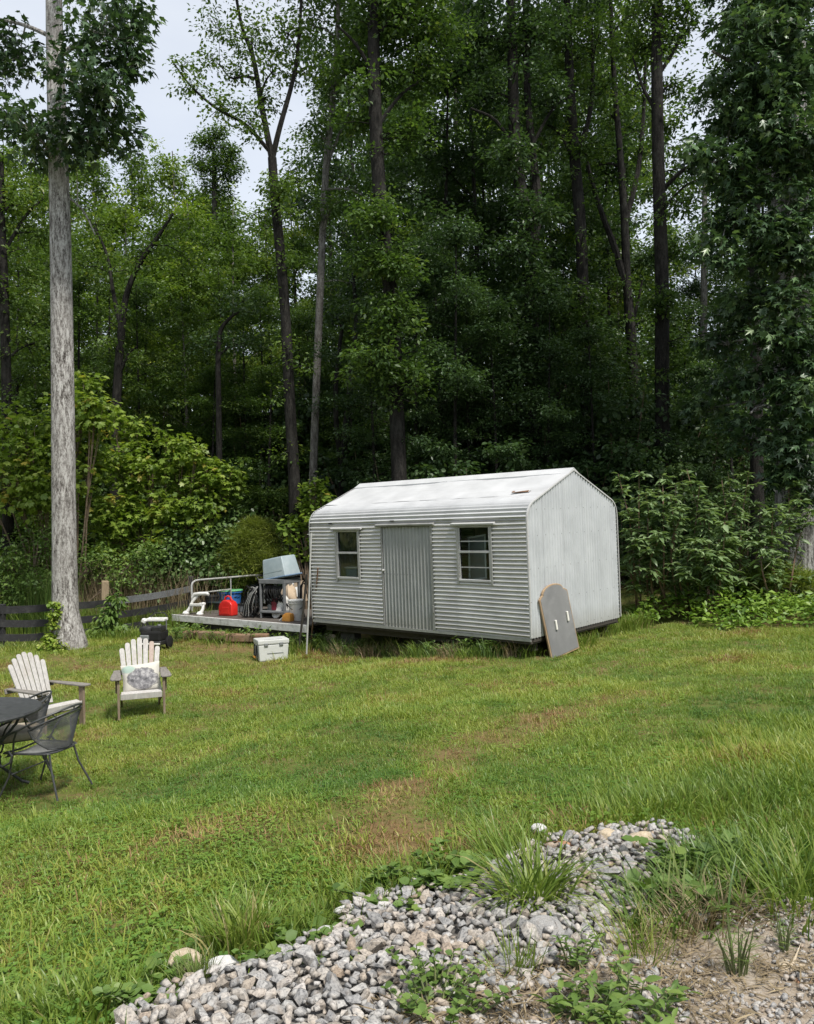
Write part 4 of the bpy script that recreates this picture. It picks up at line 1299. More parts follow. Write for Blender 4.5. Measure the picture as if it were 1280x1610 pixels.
# ---------------------------------------------------------------- fence
FPX_ = [(-95, 16.0), (-0, 16.55), (86, 17.3), (171, 18.35), (300, 20.5)]
FYT = {-95: (958, 981, 1003), 0: (959.5, 982, 1003.5), 86: (953, 976, 998), 171: (947, 968.5, 988), 300: (925, 947.5, 968), 395: (905, 928, 949)}
fence = root('board_fence', 'three-board black horse fence sagging behind the pale tree', 'fence', at(86, 1010, 17.3))
FO = fence.location.copy()
for (px, Y) in FPX_:
    base = at(px, 1000, Y); top = at(px, FYT[px][0] - (9 if px < 300 else 19), Y)
    g = gz1(base.x, base.y) - .2
    h = top.z - g
    MB().box((base.x - FO.x, base.y - FO.y + .08, g + h / 2 - FO.z), (.12, .10, h), (0, random.uniform(-.03, .03), random.uniform(-.2, .2))).build('post', M['fence_black'], fence, bevel=.01)
for i in range(len(FPX_) - 1):
    (pa, Ya), (pb_, Yb) = FPX_[i], FPX_[i + 1]
    for k in range(3):
        a = at(pa, FYT[pa][k], Ya) - FO; b = at(pb_, FYT[pb_][k], Yb) - FO
        a.z += random.uniform(-.012, .012); b.z += random.uniform(-.012, .012)
        d = b - a
        m = Matrix.Rotation(math.atan2(d.y, d.x), 3, 'Z') @ Matrix.Rotation(-math.asin(d.z / d.length), 3, 'Y') @ Matrix.Rotation(random.uniform(-.06, .06), 3, 'X')
        mat = M['fence_grey'] if (pa == 171 and k == 0) else M['fence_black']
        mb = MB(); L = d.length; n = 6
        for q in range(n + 1):
            t = q / n
            for (yy, zz) in ((-.014, -.075), (.014, -.075), (.014, .075), (-.014, .075)):
                v = Vector((-L / 2 + L * t - .0, yy, zz + .012 * math.sin(3 * t + i + k) - .02 * math.sin(math.pi * t)))
                mb.v.append(m @ v + (a + b) / 2 + Vector((0, .0 if k % 2 else .004, 0)))
        for q in range(n):
            for s in range(4):
                s2 = (s + 1) % 4
                mb.f.append((q * 4 + s, q * 4 + 4 + s, q * 4 + 4 + s2, q * 4 + s2))
        mb.f += [(0, 1, 2, 3), (4 * n + 3, 4 * n + 2, 4 * n + 1, 4 * n)]
        ob = mb.build('board', mat, fence)
        if mat is M['fence_grey']: ob['label'] = 'bleached grey top board'
wp = at(165, 922, 19.0); g = gz1(wp.x, wp.y) - .1
tp = root('timber_post', 'short bare brown timber post standing behind the fence', 'post', (wp.x, wp.y, g))
hh = at(165, 914, 19.0).z - g
MB().box((0, 0, hh / 2), (.16, .15, hh), (0, .02, .3)).build('shaft', M['wood_post'], tp, bevel=.012)
MB().box((0, 0, hh + .006), (.13, .12, .02), (0, .02, .3)).build('end_grain', M['wood_post'], tp, bevel=.004)

# ---------------------------------------------------------------- adirondack chairs
def adirondack(label, loc, rz, seed):
    r = random.Random(seed)
    o = root('adirondack_chair', label, 'chair', loc, rz=rz, group='adirondack chairs on the lawn')
    o.scale = (.86, .86, .86)
    # faces -y ; width along x
    W = .54
    nsl = 7
    for k in range(nsl):
        t = (k - (nsl - 1) / 2) / ((nsl - 1) / 2)
        hgt = .80 - .13 * t * t - .02 * abs(t)
        fan = R(5) * t
        w0, w1 = .056, .073
        lean = R(24)
        b = Vector((t * .20, .20, .30))
        prof = [(-w0 / 2, 0), (w0 / 2, 0), (w1 / 2, hgt - .035), (w1 / 2 * .7, hgt - .008), (0, hgt), (-w1 / 2 * .7, hgt - .008), (-w1 / 2, hgt - .035)]
        mb = MB().prism(prof, 'y', -.010, .010)
        m = Matrix.Rotation(-lean, 4, 'X') @ Matrix.Rotation(fan, 4, 'Y')
        mb.v = [tuple((Matrix.Translation(b) @ m) @ Vector(v)) for v in mb.v]
        mt = M['chair_wood']
        if k == 5 and seed == 2: mt = M['chair_wood_pink']
        mb.build('slat', mt, o, bevel=.003)
    # seat boards
    for k in range(6):
        t = k / 5
        y = -.30 + .50 * t; z = .365 - .10 * t + (.0 if k else -.012)
        MB().box((0, y, z), (W, .082, .022), (R(-11) if k else R(12), 0, 0)).build('seat_board', M['chair_wood'] if k < 3 else M['chair_wood_grey'], o, bevel=.004)
    MB().box((0, -.355, .315), (W + .02, .024, .085), (R(6), 0, 0)).build('front_rail', M['chair_wood'], o, bevel=.004)
    for sx in (-1, 1):
        x = sx * (W / 2 + .035)
        MB().box((x, -.33, .275), (.032, .10, .55)).build('leg', M['chair_wood_brown'], o, bevel=.004)
        # long side rail forming the back leg
        rail_ = [(-.36, .36), (-.36, .27), (.25, .11), (.52, .0), (.60, .0), (.56, .10), (.2, .27)]
        MB().prism(rail_, 'x', sx * (W / 2 - .002) - .012, sx * (W / 2 - .002) + .012).build('leg', M['chair_wood_brown'], o, bevel=.003)
        xx = sx * (W / 2 + .065)
        armp = [(xx - .05, .42), (xx - .065, -.05), (xx - .075, -.36), (xx - .055, -.42), (xx + .055, -.42), (xx + .078, -.36), (xx + .07, -.05), (xx + .04, .30), (xx + .02, .42)]
        MB().prism(armp if sx > 0 else [(2 * xx - a, b) for a, b in armp][::-1], 'z', .555, .578).build('arm', M['chair_wood_grey'], o, bevel=.005)
        MB().prism([(-.31, .555), (-.31, .36), (-.26, .50), (-.22, .555)], 'x', xx - .012, xx + .012).build('arm_bracket', M['chair_wood_brown'], o, bevel=.002)
    MB().box((0, .395, .54), (W + .22, .03, .07), (R(-22), 0, 0)).build('back_rail', M['chair_wood_grey'], o, bevel=.004)
    MB().box((0, .25, .33), (W - .04, .03, .07), (R(-22), 0, 0)).build('lower_back_rail', M['chair_wood_grey'], o, bevel=.004)
    return o
def rz_from_facing(fx, fy):   # local -y maps to facing
    return math.atan2(fy, fx) + math.pi / 2
g = ghit(224, 1112)
ch2_loc = Vector((at(222, 1100, 10.25).x, 10.25, 0)); ch2_loc.z = gz1(ch2_loc.x, ch2_loc.y) - .02
ch2 = adirondack('weathered white adirondack chair holding a printed pillow', ch2_loc, rz_from_facing(.33, -.95), 2)
ch1_loc = Vector((at(75, 1100, 9.85).x, 9.85, 0)); ch1_loc.z = gz1(ch1_loc.x, ch1_loc.y) - .02
ch1 = adirondack('weathered white adirondack chair standing empty behind the iron table', ch1_loc, rz_from_facing(.86, -.5), 1)
# pillow
pm = MB()
n = 16
for side in (-1, 1):
    base = len(pm.v)
    for i in range(n + 1):
        for j in range(n + 1):
            u, v_ = i / n * 2 - 1, j / n * 2 - 1
            th = (1 - u ** 4) * (1 - v_ ** 4)
            pinch = 1 - .06 * (1 - abs(u) ** 2) * abs(v_) ** 3
            pinch2 = 1 - .06 * (1 - abs(v_) ** 2) * abs(u) ** 3
            pm.v.append((u * .235 * pinch2, side * (.075 * th ** .6 + .002), v_ * .19 * pinch))
    for i in range(n):
        for j in range(n):
            a = base + i * (n + 1) + j
            q = (a, a + 1, a + n + 2, a + n + 1)
            pm.f.append(q if side > 0 else q[::-1])
pil = pm.build('pillow', M['pillow'], None, smooth=True)
PMx = Matrix.Translation(ch2_loc) @ Matrix.Rotation(ch2.rotation_euler.z, 4, 'Z') @ Matrix.Scale(.86, 4)
pil.location = PMx @ Vector((0.01, .07, .49))
pil.rotation_euler = (R(-22), R(-4), ch2.rotation_euler.z)
tag(pil, 'cream pillow with a grey sketchy print resting in the chair', 'pillow')

# ---------------------------------------------------------------- iron table and chairs
def wire_grid(fn, nu, nv):
    """diamond lattice on a parametric surface fn(u,v)"""
    mb = MB()
    idx = {}
    def vid(i, j):
        if (i, j) not in idx:
            idx[(i, j)] = len(mb.v); mb.v.append(tuple(fn(i / nu, j / nv)))
        return idx[(i, j)]
    for i in range(0, nu - 1):
        for j in range(0, nv - 1):
            if (i + j) % 2 == 0:
                mb.f.append((vid(i, j + 1), vid(i + 1, j), vid(i + 2, j + 1), vid(i + 1, j + 2)) if j + 2 <= nv and i + 2 <= nu else (vid(i, j), vid(i + 1, j), vid(i + 1, j + 1), vid(i, j + 1)))
    return mb
def add_wire(o, th):
    md = o.modifiers.new('wire', 'WIREFRAME'); md.thickness = th; md.use_even_offset = False; md.use_replace = True

TBL = Vector((-3.85, 7.08, 0)); TBL.z = gz1(TBL.x, TBL.y)
tb = root('patio_table', 'round dark mesh-topped iron patio table cut by the photo edge', 'table', TBL)
TR, TZ = .60, .72
mb = MB()
NR, NA = 16, 60
for i in range(1, NR + 1):
    for k in range(NA):
        a = 2 * math.pi * (k + .5 * (i % 2)) / NA
        mb.v.append((TR * i / NR * math.cos(a), TR * i / NR * math.sin(a), TZ))
for i in range(NR - 1):
    for k in range(NA):
        k2 = (k + 1) % NA
        mb.f.append((i * NA + k, i * NA + k2, (i + 1) * NA + k2, (i + 1) * NA + k))
t_o = mb.build('mesh_top', M['iron_mesh'], tb); add_wire(t_o, .008)
MB().lathe([(TR - .012, TZ - .022), (TR + .006, TZ - .02), (TR + .010, TZ - .004), (TR + .002, TZ + .010), (TR - .012, TZ + .006)], 64).build('rim', M['iron'], tb, smooth=True)
for k in range(4):
    a = R(45 + 90 * k)
    pts = [(math.cos(a) * q, math.sin(a) * q, z) for q, z in ((.5, TZ - .02), (.42, .55), (.26, .38), (.28, .2), (.46, .03), (.52, 0))]
    MB().tube(pts, .013, 8).build('leg', M['iron'], tb, smooth=True)
MB().tube([(.27 * math.cos(a), .27 * math.sin(a), .3) for a in np.linspace(0, 2 * math.pi, 25)[:-1]], .008, 6, closed=True).build('brace_ring', M['iron'], tb, smooth=True)

def iron_chair(label, loc, rz, cushion=False):
    o = root('iron_chair', label, 'chair', loc, rz=rz, group='wrought iron chairs round the patio table')
    o.scale = (.88, .88, .88)
    # faces -y
    SZ = .41
    def seat_fn(u, v):
        a, b = u * 2 - 1, v * 2 - 1
        x = a * .25 * (1 - .10 * (b + 1) / 2); y = b * .24
        return (x, y, SZ + .012 * (a * a) - .02 * (1 - b * b) * (1 - a * a) - (.05 * max(0, -b - .75) * 4))
    so = wire_grid(seat_fn, 40, 40).build('mesh_seat', M['iron_mesh'], o); add_wire(so, .006)
    MB().tube([(-.25, -.24, SZ + .01), (0, -.255, SZ - .01), (.25, -.24, SZ + .01), (.25, 0, SZ + .012), (.23, .2, SZ + .012), (.12, .26, SZ + .01), (-.12, .26, SZ + .01), (-.23, .2, SZ + .012), (-.25, 0, SZ + .012)], .010, 8, closed=True).build('seat_frame', M['iron'], o, smooth=True)
    def back_fn(u, v):
        an = R(-78) + R(156) * u
        hh_ = v
        rr = .255 + .055 * hh_
        h0 = .03 + .02 * abs(math.sin(an))
        top = .22 + .17 * max(0, math.cos(an))
        z = SZ + h0 + (top - h0) * hh_
        # narrow scooped bottom
        k = 1 - .45 * (1 - hh_) ** 2
        an *= k
        return (rr * math.sin(an) * 1.02, .02 + rr * math.cos(an) * (1.0 + .12 * hh_), z)
    bo = wire_grid(back_fn, 64, 34).build('mesh_back', M['iron_mesh'], o); add_wire(bo, .006)
    MB().tube([back_fn(u, 1) for u in np.linspace(0, 1, 17)] , .008, 8).build('back_frame', M['iron'], o, smooth=True)
    MB().tube([back_fn(0, 1), back_fn(0, .6), back_fn(0, .3)] + [back_fn(u, 0) for u in np.linspace(0, 1, 12)] + [back_fn(1, .3), back_fn(1, .6), back_fn(1, 1)], .008, 8).build('back_edge', M['iron'], o, smooth=True)
    # hoop arm: one bar sweeping round the back and down to front scrolls
    hoop = []
    for u in np.linspace(0, 1, 21):
        an = R(-95) + R(190) * u
        hoop.append((.335 * math.sin(an), .03 + .345 * math.cos(an), SZ + .275 + .165 * math.cos(an)))
    def front(sx):
        return [(sx * .335, -.06, SZ + .235), (sx * .335, -.17, SZ + .19), (sx * .33, -.27, SZ + .12), (sx * .325, -.32, SZ + .03), (sx * .32, -.29, SZ - .06), (sx * .315, -.20, SZ - .10), (sx * .31, -.12, SZ - .06), (sx * .305, -.10, SZ + .005), (sx * .30, -.14, SZ + .045), (sx * .30, -.185, SZ + .03)]
    MB().tube(front(-1)[::-1] + hoop + front(1), .0105, 8).build('arm_hoop', M['iron'], o, smooth=True)
    for u in (.28, .5, .72):
        an = R(-95) + R(190) * u
        a = (.335 * math.sin(an), .03 + .345 * math.cos(an), SZ + .275 + .165 * math.cos(an))
        b = back_fn(u, 1)
        MB().tube([a, b], .007, 6).build('spacer', M['iron'], o)
    for sx in (-1, 1):
        MB().tube([(sx * .335, -.02, SZ + .25), (sx * .30, -.08, SZ + .16), (sx * .255, -.13, SZ + .02), (sx * .255, -.18, .2), (sx * .29, -.27, 0)], .010, 8).build('leg', M['iron'], o, smooth=True)
        MB().tube([(sx * .18, .22, SZ + .01), (sx * .20, .26, .25), (sx * .26, .37, 0)], .010, 8).build('leg', M['iron'], o, smooth=True)
    MB().tube([(-.255, -.15, .22), (.255, -.15, .22)], .007, 6).build('stretcher', M['iron'], o, smooth=True)
    return o
c1 = Vector((-3.24, 7.2, 0)); c1.z = gz1(c1.x, c1.y)
ic1 = iron_chair('black iron barrel chair with a bare mesh seat nearest the lawn', c1, rz_from_facing(-.93, .25))
c2 = Vector((-3.70, 7.62, 0)); c2.z = gz1(c2.x, c2.y)
ic2 = iron_chair('black iron barrel chair half hidden behind the table with a cushion', c2, rz_from_facing(-.85, -.45))
cu = MB()
cu.prism([(-.23, -.24), (.23, -.24), (.25, -.05), (.22, .18), (.1, .235), (-.1, .235), (-.22, .18), (-.25, -.05)], 'z', 0, .075)
cuo = cu.build('seat_cushion', M['cushion'], None, bevel=.025, segs=3, smooth=True)
cuo.location = c2 + Vector((0, 0, .372)); cuo.rotation_euler = (0, 0, ic2.rotation_euler.z)
tag(cuo, 'stained tan seat cushion lying on the half hidden iron chair', 'cushion')

# ================================================================ VEGETATION
vr = np.random.default_rng(77)

def smooth_path(pts, n):
    """catmull-rom through pts"""
    P = [Vector(p) for p in pts]
    P = [P[0] * 2 - P[1]] + P + [P[-1] * 2 - P[-2]]
    out = []
    for i in range(1, len(P) - 2):
        for k in range(n):
            t = k / n
            a, b, c, d = P[i - 1], P[i], P[i + 1], P[i + 2]
            out.append(.5 * ((2 * b) + (c - a) * t + (2 * a - 5 * b + 4 * c - d) * t * t + (3 * b - a - 3 * c + d) * t ** 3))
    out.append(P[-2])
    return out

def lin(vals, n):
    out = []
    for i in range(len(vals) - 1):
        for k in range(n): out.append(vals[i] + (vals[i + 1] - vals[i]) * k / n)
    out.append(vals[-1])
    return out

def px_tree(name, label, Y, path, rad, limbs=(), blobs=(), bark='bark_dark', leaf='leaf_wood', tpl=T_OVAL, size=.11, per=40, crad=.45, group=None,
            sides=10, cluster_density=1.0, twig=True, flat=.48, droop=.32, obj_leaves=0, obj_mat=None, dys=1.0, cat='tree', sub=5, top=None, flare=True, sprays=0):
    """a tree given by its trunk line in the photo at distance Y; limbs (path, radii, dY end); blobs (px, py, r, clusters, dY)"""
    base = at(path[0][0], path[0][1], Y)
    g = gz1(base.x, base.y)
    o = root(name, label, cat, (base.x, base.y, g - .1), group=group)
    org = Vector(o.location)
    k = Y / FPX
    W = [at(px, py, Y) - org for px, py in path]
    tp = smooth_path(W, sub)
    tr = [r * k for r in lin(list(rad), sub)]
    if W[0].z > .02:
        p0 = W[0].copy(); p0.z = -.15
        tp = [p0] + tp
        tr = [tr[0] * (1.35 if flare else 1.05)] + tr
    mb = MB().tube(tp, tr, sides)
    samples = [(p, r) for p, r in zip(tp, tr)]
    for lb in limbs:
        lp, lr, dy = lb
        n = len(lp)
        L = smooth_path([at(px, py, Y + dy * i / (n - 1)) - org for i, (px, py) in enumerate(lp)], 4)
        rr = [q * k for q in np.linspace(lr[0], lr[1], len(L))]
        mb.tube(L, rr, 6)
        samples += list(zip(L, rr))
    C = []; tb = []
    SP = np.array([tuple(p) for p, _ in samples])
    for (px, py, rpx, nc, dy) in blobs:
        c = at(px, py, Y + dy) - org
        rw = rpx * (Y + dy) / FPX
        nc = max(1, int(nc * cluster_density))
        d = unit(vr.normal(size=(nc, 3))) * (vr.random(nc) ** .45)[:, None] * rw * np.array([1, dys, .85])
        cc = np.array(c) + d
        C.append(cc)
        if twig:
            j = int(np.argmin(((SP - np.array(c) - np.array([0, 0, -.4])) ** 2).sum(1)))
            s_ = Vector(SP[j]); rb = min(samples[j][1] * .5, .05)
            mid = s_.lerp(c, .5) + Vector((0, 0, .12 * (c - s_).length))
            mb.tube([s_, mid, c], [rb, rb * .7, rb * .35], 5, cap=False)
            for q in cc[::2]:
                q = Vector(q); m2 = c.lerp(q, .5) + Vector((0, 0, -.05))
                mb.tube([c.lerp(s_, .15), m2, q], [rb * .35, .010, .004], 3, cap=False)
    for _ in range(sprays):
        k_ = int(len(tp) * (.12 + .7 * vr.random())); p_ = tp[min(k_, len(tp) - 1)]
        a_ = vr.random() * 6.28; L_ = .25 + .75 * vr.random()
        e_ = p_ + Vector((math.cos(a_) * L_, math.sin(a_) * L_ - .25, .15 * vr.normal()))
        mb.tube([p_, p_.lerp(e_, .5) + Vector((0, 0, .08)), e_], [.018, .012, .005], 4, cap=False)
        C.append(np.array([tuple(e_), tuple(p_.lerp(e_, .6))]) + vr.normal(size=(2, 3)) * .12)
    mb.build('trunk', M[bark], o, smooth=True)
    if C:
        C = np.concatenate(C)
        v, f, t = cluster_leaves(C, crad * (.7 + .6 * vr.random(len(C))), per, size, tpl, vr, flat=flat, droop=droop)
        mobj('crown', np_mesh('crown', v, f, M[leaf], t), o, kind='stuff')
        if obj_leaves:
            leaf_objects(o, C, obj_leaves, size * 1.1, tpl, M[obj_mat], crad)
    return o

def leaf_objects(o, C, n, size, tpl, mat, crad, name='leaf', front=True):
    """single leaves as parts sharing one mesh"""
    tv, tf = tpl
    me = np_mesh('leaf', tv.copy(), tf, mat)
    org = np.array(o.location)
    if front:   # leaves on the side of the clumps facing the yard
        order = np.argsort(C[:, 1] + vr.normal(size=len(C)) * .4)[:max(8, len(C) * 2 // 3)]
        C = C[order]
    for k in range(n):
        c = C[vr.integers(len(C))]
        d = unit(vr.normal(size=3)); d[1] = -abs(d[1]); d[2] *= .6
        p = c + d * crad * (.75 + .5 * vr.random())
        ax = d * .8 + vr.normal(size=3) * .5; ax[2] = ax[2] * .5 - .3
        ax = unit(ax)
        nm = vr.normal(size=3) * .4 + np.array([0, -.5, .9])
        sd = unit(np.cross(ax, nm)); nn = np.cross(sd, ax)
        lo = bpy.data.objects.new(name, me)
        COL.objects.link(lo); lo.parent = o
        s_ = size * (.75 + .5 * vr.random())
        m = Matrix((sd * s_, ax * s_, nn * s_)).transposed().to_4x4()
        m.translation = Vector(p)
        lo.matrix_local = m

# ---------------------------------------------------------------- the named trees
px_tree('pale_tree', 'tall straight tree with a pale fissured trunk standing before the fence', 16.0,
    [(107, 1017), (103, 960), (101, 850), (99, 650), (97, 480), (94, 330), (90, 190), (86, 60), (83, -150), (80, -420)],
    [30, 20, 18.2, 17.4, 16.5, 15.5, 14.5, 13, 11, 7],
    limbs=[([(92, 240), (130, 200), (175, 190)], (5, 2), -.8), ([(88, 90), (140, 60), (190, 40)], (5, 2), -.6), ([(90, 230), (50, 200), (10, 200)], (5, 2), .3),
           ([(95, 300), (130, 330), (150, 370)], (2, 1), -.2), ([(86, 60), (40, 40), (0, 30)], (4, 2), .5)],
    blobs=[(165, 55, 62, 46, -.8), (150, 140, 56, 44, -1.2), (205, 90, 34, 16, -.6), (190, 25, 48, 26, -.4), (140, 210, 46, 30, -.9), (185, 215, 32, 14, -.2), (120, 235, 28, 12, -.6),
           (50, 205, 40, 22, -.6), (10, 190, 40, 20, -.2), (55, 235, 24, 9, .2), (10, 60, 42, 18, .6), (30, 95, 28, 9, .6), (-30, 120, 50, 24, .5), (95, 95, 22, 8, -1.0), (90, 190, 20, 6, -1.1),
           (60, -100, 90, 24, 0), (150, -90, 90, 24, 0), (0, -130, 90, 16, 0), (90, -260, 110, 24, .5), (170, -220, 90, 14, .5), (90, -420, 90, 20, 0)],
    bark='bark_pale', leaf='leaf_gum', tpl=T_STAR, size=.165, per=15, crad=.36, sides=28, droop=.6, flat=.8, sub=9)

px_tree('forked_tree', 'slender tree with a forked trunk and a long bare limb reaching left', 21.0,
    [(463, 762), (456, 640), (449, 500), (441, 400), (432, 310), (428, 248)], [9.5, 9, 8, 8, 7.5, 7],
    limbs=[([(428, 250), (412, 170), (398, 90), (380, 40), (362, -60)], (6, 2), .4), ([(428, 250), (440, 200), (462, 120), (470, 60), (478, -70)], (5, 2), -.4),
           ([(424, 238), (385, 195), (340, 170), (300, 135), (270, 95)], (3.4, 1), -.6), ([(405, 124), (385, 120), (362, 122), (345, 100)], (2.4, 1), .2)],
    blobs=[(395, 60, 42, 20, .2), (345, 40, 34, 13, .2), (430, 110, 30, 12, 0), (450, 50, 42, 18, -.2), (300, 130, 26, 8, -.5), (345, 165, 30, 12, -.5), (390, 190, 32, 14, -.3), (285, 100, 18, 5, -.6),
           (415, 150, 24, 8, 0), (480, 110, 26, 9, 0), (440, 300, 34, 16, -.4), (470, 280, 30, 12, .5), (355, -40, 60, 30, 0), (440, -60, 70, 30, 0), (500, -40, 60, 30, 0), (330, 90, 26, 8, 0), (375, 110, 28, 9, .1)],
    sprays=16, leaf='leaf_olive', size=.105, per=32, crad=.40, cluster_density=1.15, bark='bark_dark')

px_tree('thin_tree', 'thin tree with a pale lower stem just right of the forked tree', 22.0,
    [(492, 760), (497, 620), (503, 470), (508, 350), (514, 250), (523, 160), (530, 60), (534, -60)], [6.5, 6, 6, 5.5, 5.5, 5, 4, 3],
    limbs=[([(513, 260), (532, 215), (552, 170)], (3.5, 1.5), .2), ([(510, 298), (550, 298), (585, 315)], (2.2, 1), -.6)],
    blobs=[(520, 130, 34, 18, 0), (545, 70, 46, 26, 0), (500, 205, 24, 10, 0), (556, 190, 32, 16, .2), (490, 40, 40, 18, 0), (530, 0, 50, 26, 0), (520, 330, 28, 10, -.4), (560, 300, 34, 14, .4), (540, -80, 70, 30, 0)],
    sprays=14, leaf='leaf_wood', size=.105, per=34, crad=.42, bark='bark_grey')

px_tree('ridged_tree', 'tall dark tree with deeply ridged bark above the shed door side', 20.0,
    [(628, 760), (622, 600), (613, 450), (600, 340), (592, 220), (588, 100), (588, -40), (590, -240)], [12, 12, 11.5, 11, 10.5, 10, 9, 6],
    limbs=[([(592, 200), (630, 150), (670, 120)], (4, 1.5), .4), ([(590, 120), (560, 70), (530, 40)], (3.5, 1.5), -.3), ([(588, 60), (620, 20), (640, -30)], (4, 2), 0)],
    blobs=[(590, 40, 56, 32, .6), (650, 110, 52, 28, .3), (560, 110, 40, 18, .5), (640, 30, 56, 30, 0), (570, 190, 30, 10, .6), (640, 210, 46, 20, .4), (600, 330, 44, 22, -.5), (580, 400, 36, 18, -.6), (625, 420, 40, 20, -.4),
           (600, -80, 90, 50, 0), (660, -60, 80, 40, 0), (690, 60, 50, 24, .5), (590, -220, 110, 60, 0), (700, -150, 100, 50, 0), (610, 500, 46, 22, -.5), (580, 570, 48, 24, -.6), (640, 600, 44, 20, -.5)],
    cluster_density=1.5, sprays=26, leaf='leaf_wood', size=0.125, per=36, crad=.40, sides=12)

px_tree('twin_stem_tree', 'dark tall tree wrapped in hanging leaves at the centre of the wood', 23.0,
    [(842, 760), (838, 560), (832, 420), (822, 320), (810, 230), (806, 100), (802, -60), (800, -250)], [12, 11, 10.5, 10, 9, 8.5, 7, 5],
    limbs=[([(832, 420), (846, 330), (836, 230), (828, 120), (826, -40)], (8, 5), .5), ([(812, 240), (780, 190), (740, 170)], (3.5, 1.5), -.4), ([(836, 230), (870, 170), (900, 150)], (3, 1.5), .2)],
    blobs=[(800, 60, 56, 26, .5), (850, 40, 56, 26, 0), (760, 150, 50, 26, .5), (870, 150, 50, 24, .3), (800, 250, 36, 14, -1.0), (845, 330, 38, 16, -1.0), (815, 400, 40, 20, -1.0), (850, 460, 44, 22, -1.0), (800, 500, 50, 28, -1.0), (850, 560, 50, 28, -1.0),
           (790, -80, 90, 40, 0), (860, -90, 90, 40, 0), (800, -240, 120, 60, 0), (740, 60, 50, 24, .4), (800, 600, 50, 26, -1.0)],
    cluster_density=1.5, sprays=34, leaf='leaf_shade_tone', size=0.130, per=38, crad=.40)

px_tree('leaning_dark_tree', 'dark tree with a kinked upper trunk between the wrapped tree and the split tree', 24.0,
    [(926, 750), (920, 560), (916, 430), (911, 330), (903, 240), (896, 120), (890, -40)], [10, 9.5, 9, 9, 8.5, 7, 5],
    limbs=[([(904, 250), (925, 190), (932, 120), (930, 30)], (5, 2), .3), ([(905, 260), (880, 210), (850, 190)], (3, 1.5), -.3)],
    blobs=[(905, 90, 50, 20, .4), (940, 60, 44, 16, 0), (885, 30, 50, 20, .2), (935, 150, 38, 12, .4), (880, 190, 34, 12, .3), (905, 300, 30, 10, .8), (900, 480, 44, 22, -.8), (930, 560, 44, 22, -.8), (900, -90, 90, 40, 0), (950, -60, 80, 30, 0)],
    cluster_density=1.5, sprays=26, leaf='leaf_wood', size=0.125, per=34, crad=.40)

px_tree('split_tree', 'slim tree whose trunk splits in a narrow V low behind the shed gable', 25.0,
    [(1000, 730), (996, 600), (992, 520), (986, 450), (982, 350), (975, 240), (966, 130), (960, 0)], [8, 8, 8, 7, 6, 5, 4, 3],
    limbs=[([(986, 455), (965, 385), (948, 340), (932, 290), (920, 240)], (6, 2.5), -.3), ([(983, 350), (1003, 270), (1012, 180), (1015, 90)], (5, 2), .3), ([(992, 520), (1004, 470), (1010, 440)], (3, 1.5), -.2)],
    blobs=[(960, 180, 34, 11, .3), (1000, 130, 36, 12, .3), (975, 70, 44, 16, 0), (940, 260, 28, 8, .4), (1010, 240, 26, 8, .3), (1000, 20, 50, 18, 0), (985, 330, 24, 5, .6), (960, 560, 46, 24, -.8), (1010, 620, 40, 18, -.6), (980, -80, 80, 30, 0)],
    cluster_density=1.5, sprays=18, leaf='leaf_wood', size=0.120, per=30, crad=.40)

px_tree('black_trunk_tree', 'tall straight tree with a nearly black trunk right of the shed roof', 22.0,
    [(1042, 720), (1041, 600), (1041, 450), (1037, 320), (1034, 200), (1033, 80), (1035, -60), (1036, -260)], [12, 11.5, 11, 10, 9.5, 9, 8, 5],
    limbs=[([(1041, 300), (1065, 275), (1095, 250), (1125, 205)], (4, 1.5), -.5), ([(1036, 180), (1012, 140), (995, 90)], (4, 1.5), .3), ([(1034, 120), (1065, 70), (1085, 10)], (4, 1.5), .2), ([(1040, 330), (1080, 290), (1110, 280)], (2.5, 1), .3)],
    blobs=[(1055, 60, 40, 15, .3), (1080, 10, 44, 17, 0), (1010, 70, 38, 13, .3), (1065, 130, 30, 9, .3), (1080, 240, 26, 5, 0), (1050, 200, 24, 6, .5), (1075, 320, 26, 9, 0), (1060, 400, 24, 8, .5), (1030, 0, 50, 18, 0), (1040, -100, 90, 40, 0), (1040, 470, 30, 14, -.4), (1060, 540, 34, 14, .6)],
    cluster_density=1.5, sprays=16, leaf='leaf_wood', size=0.120, per=34, crad=.40, sides=12)

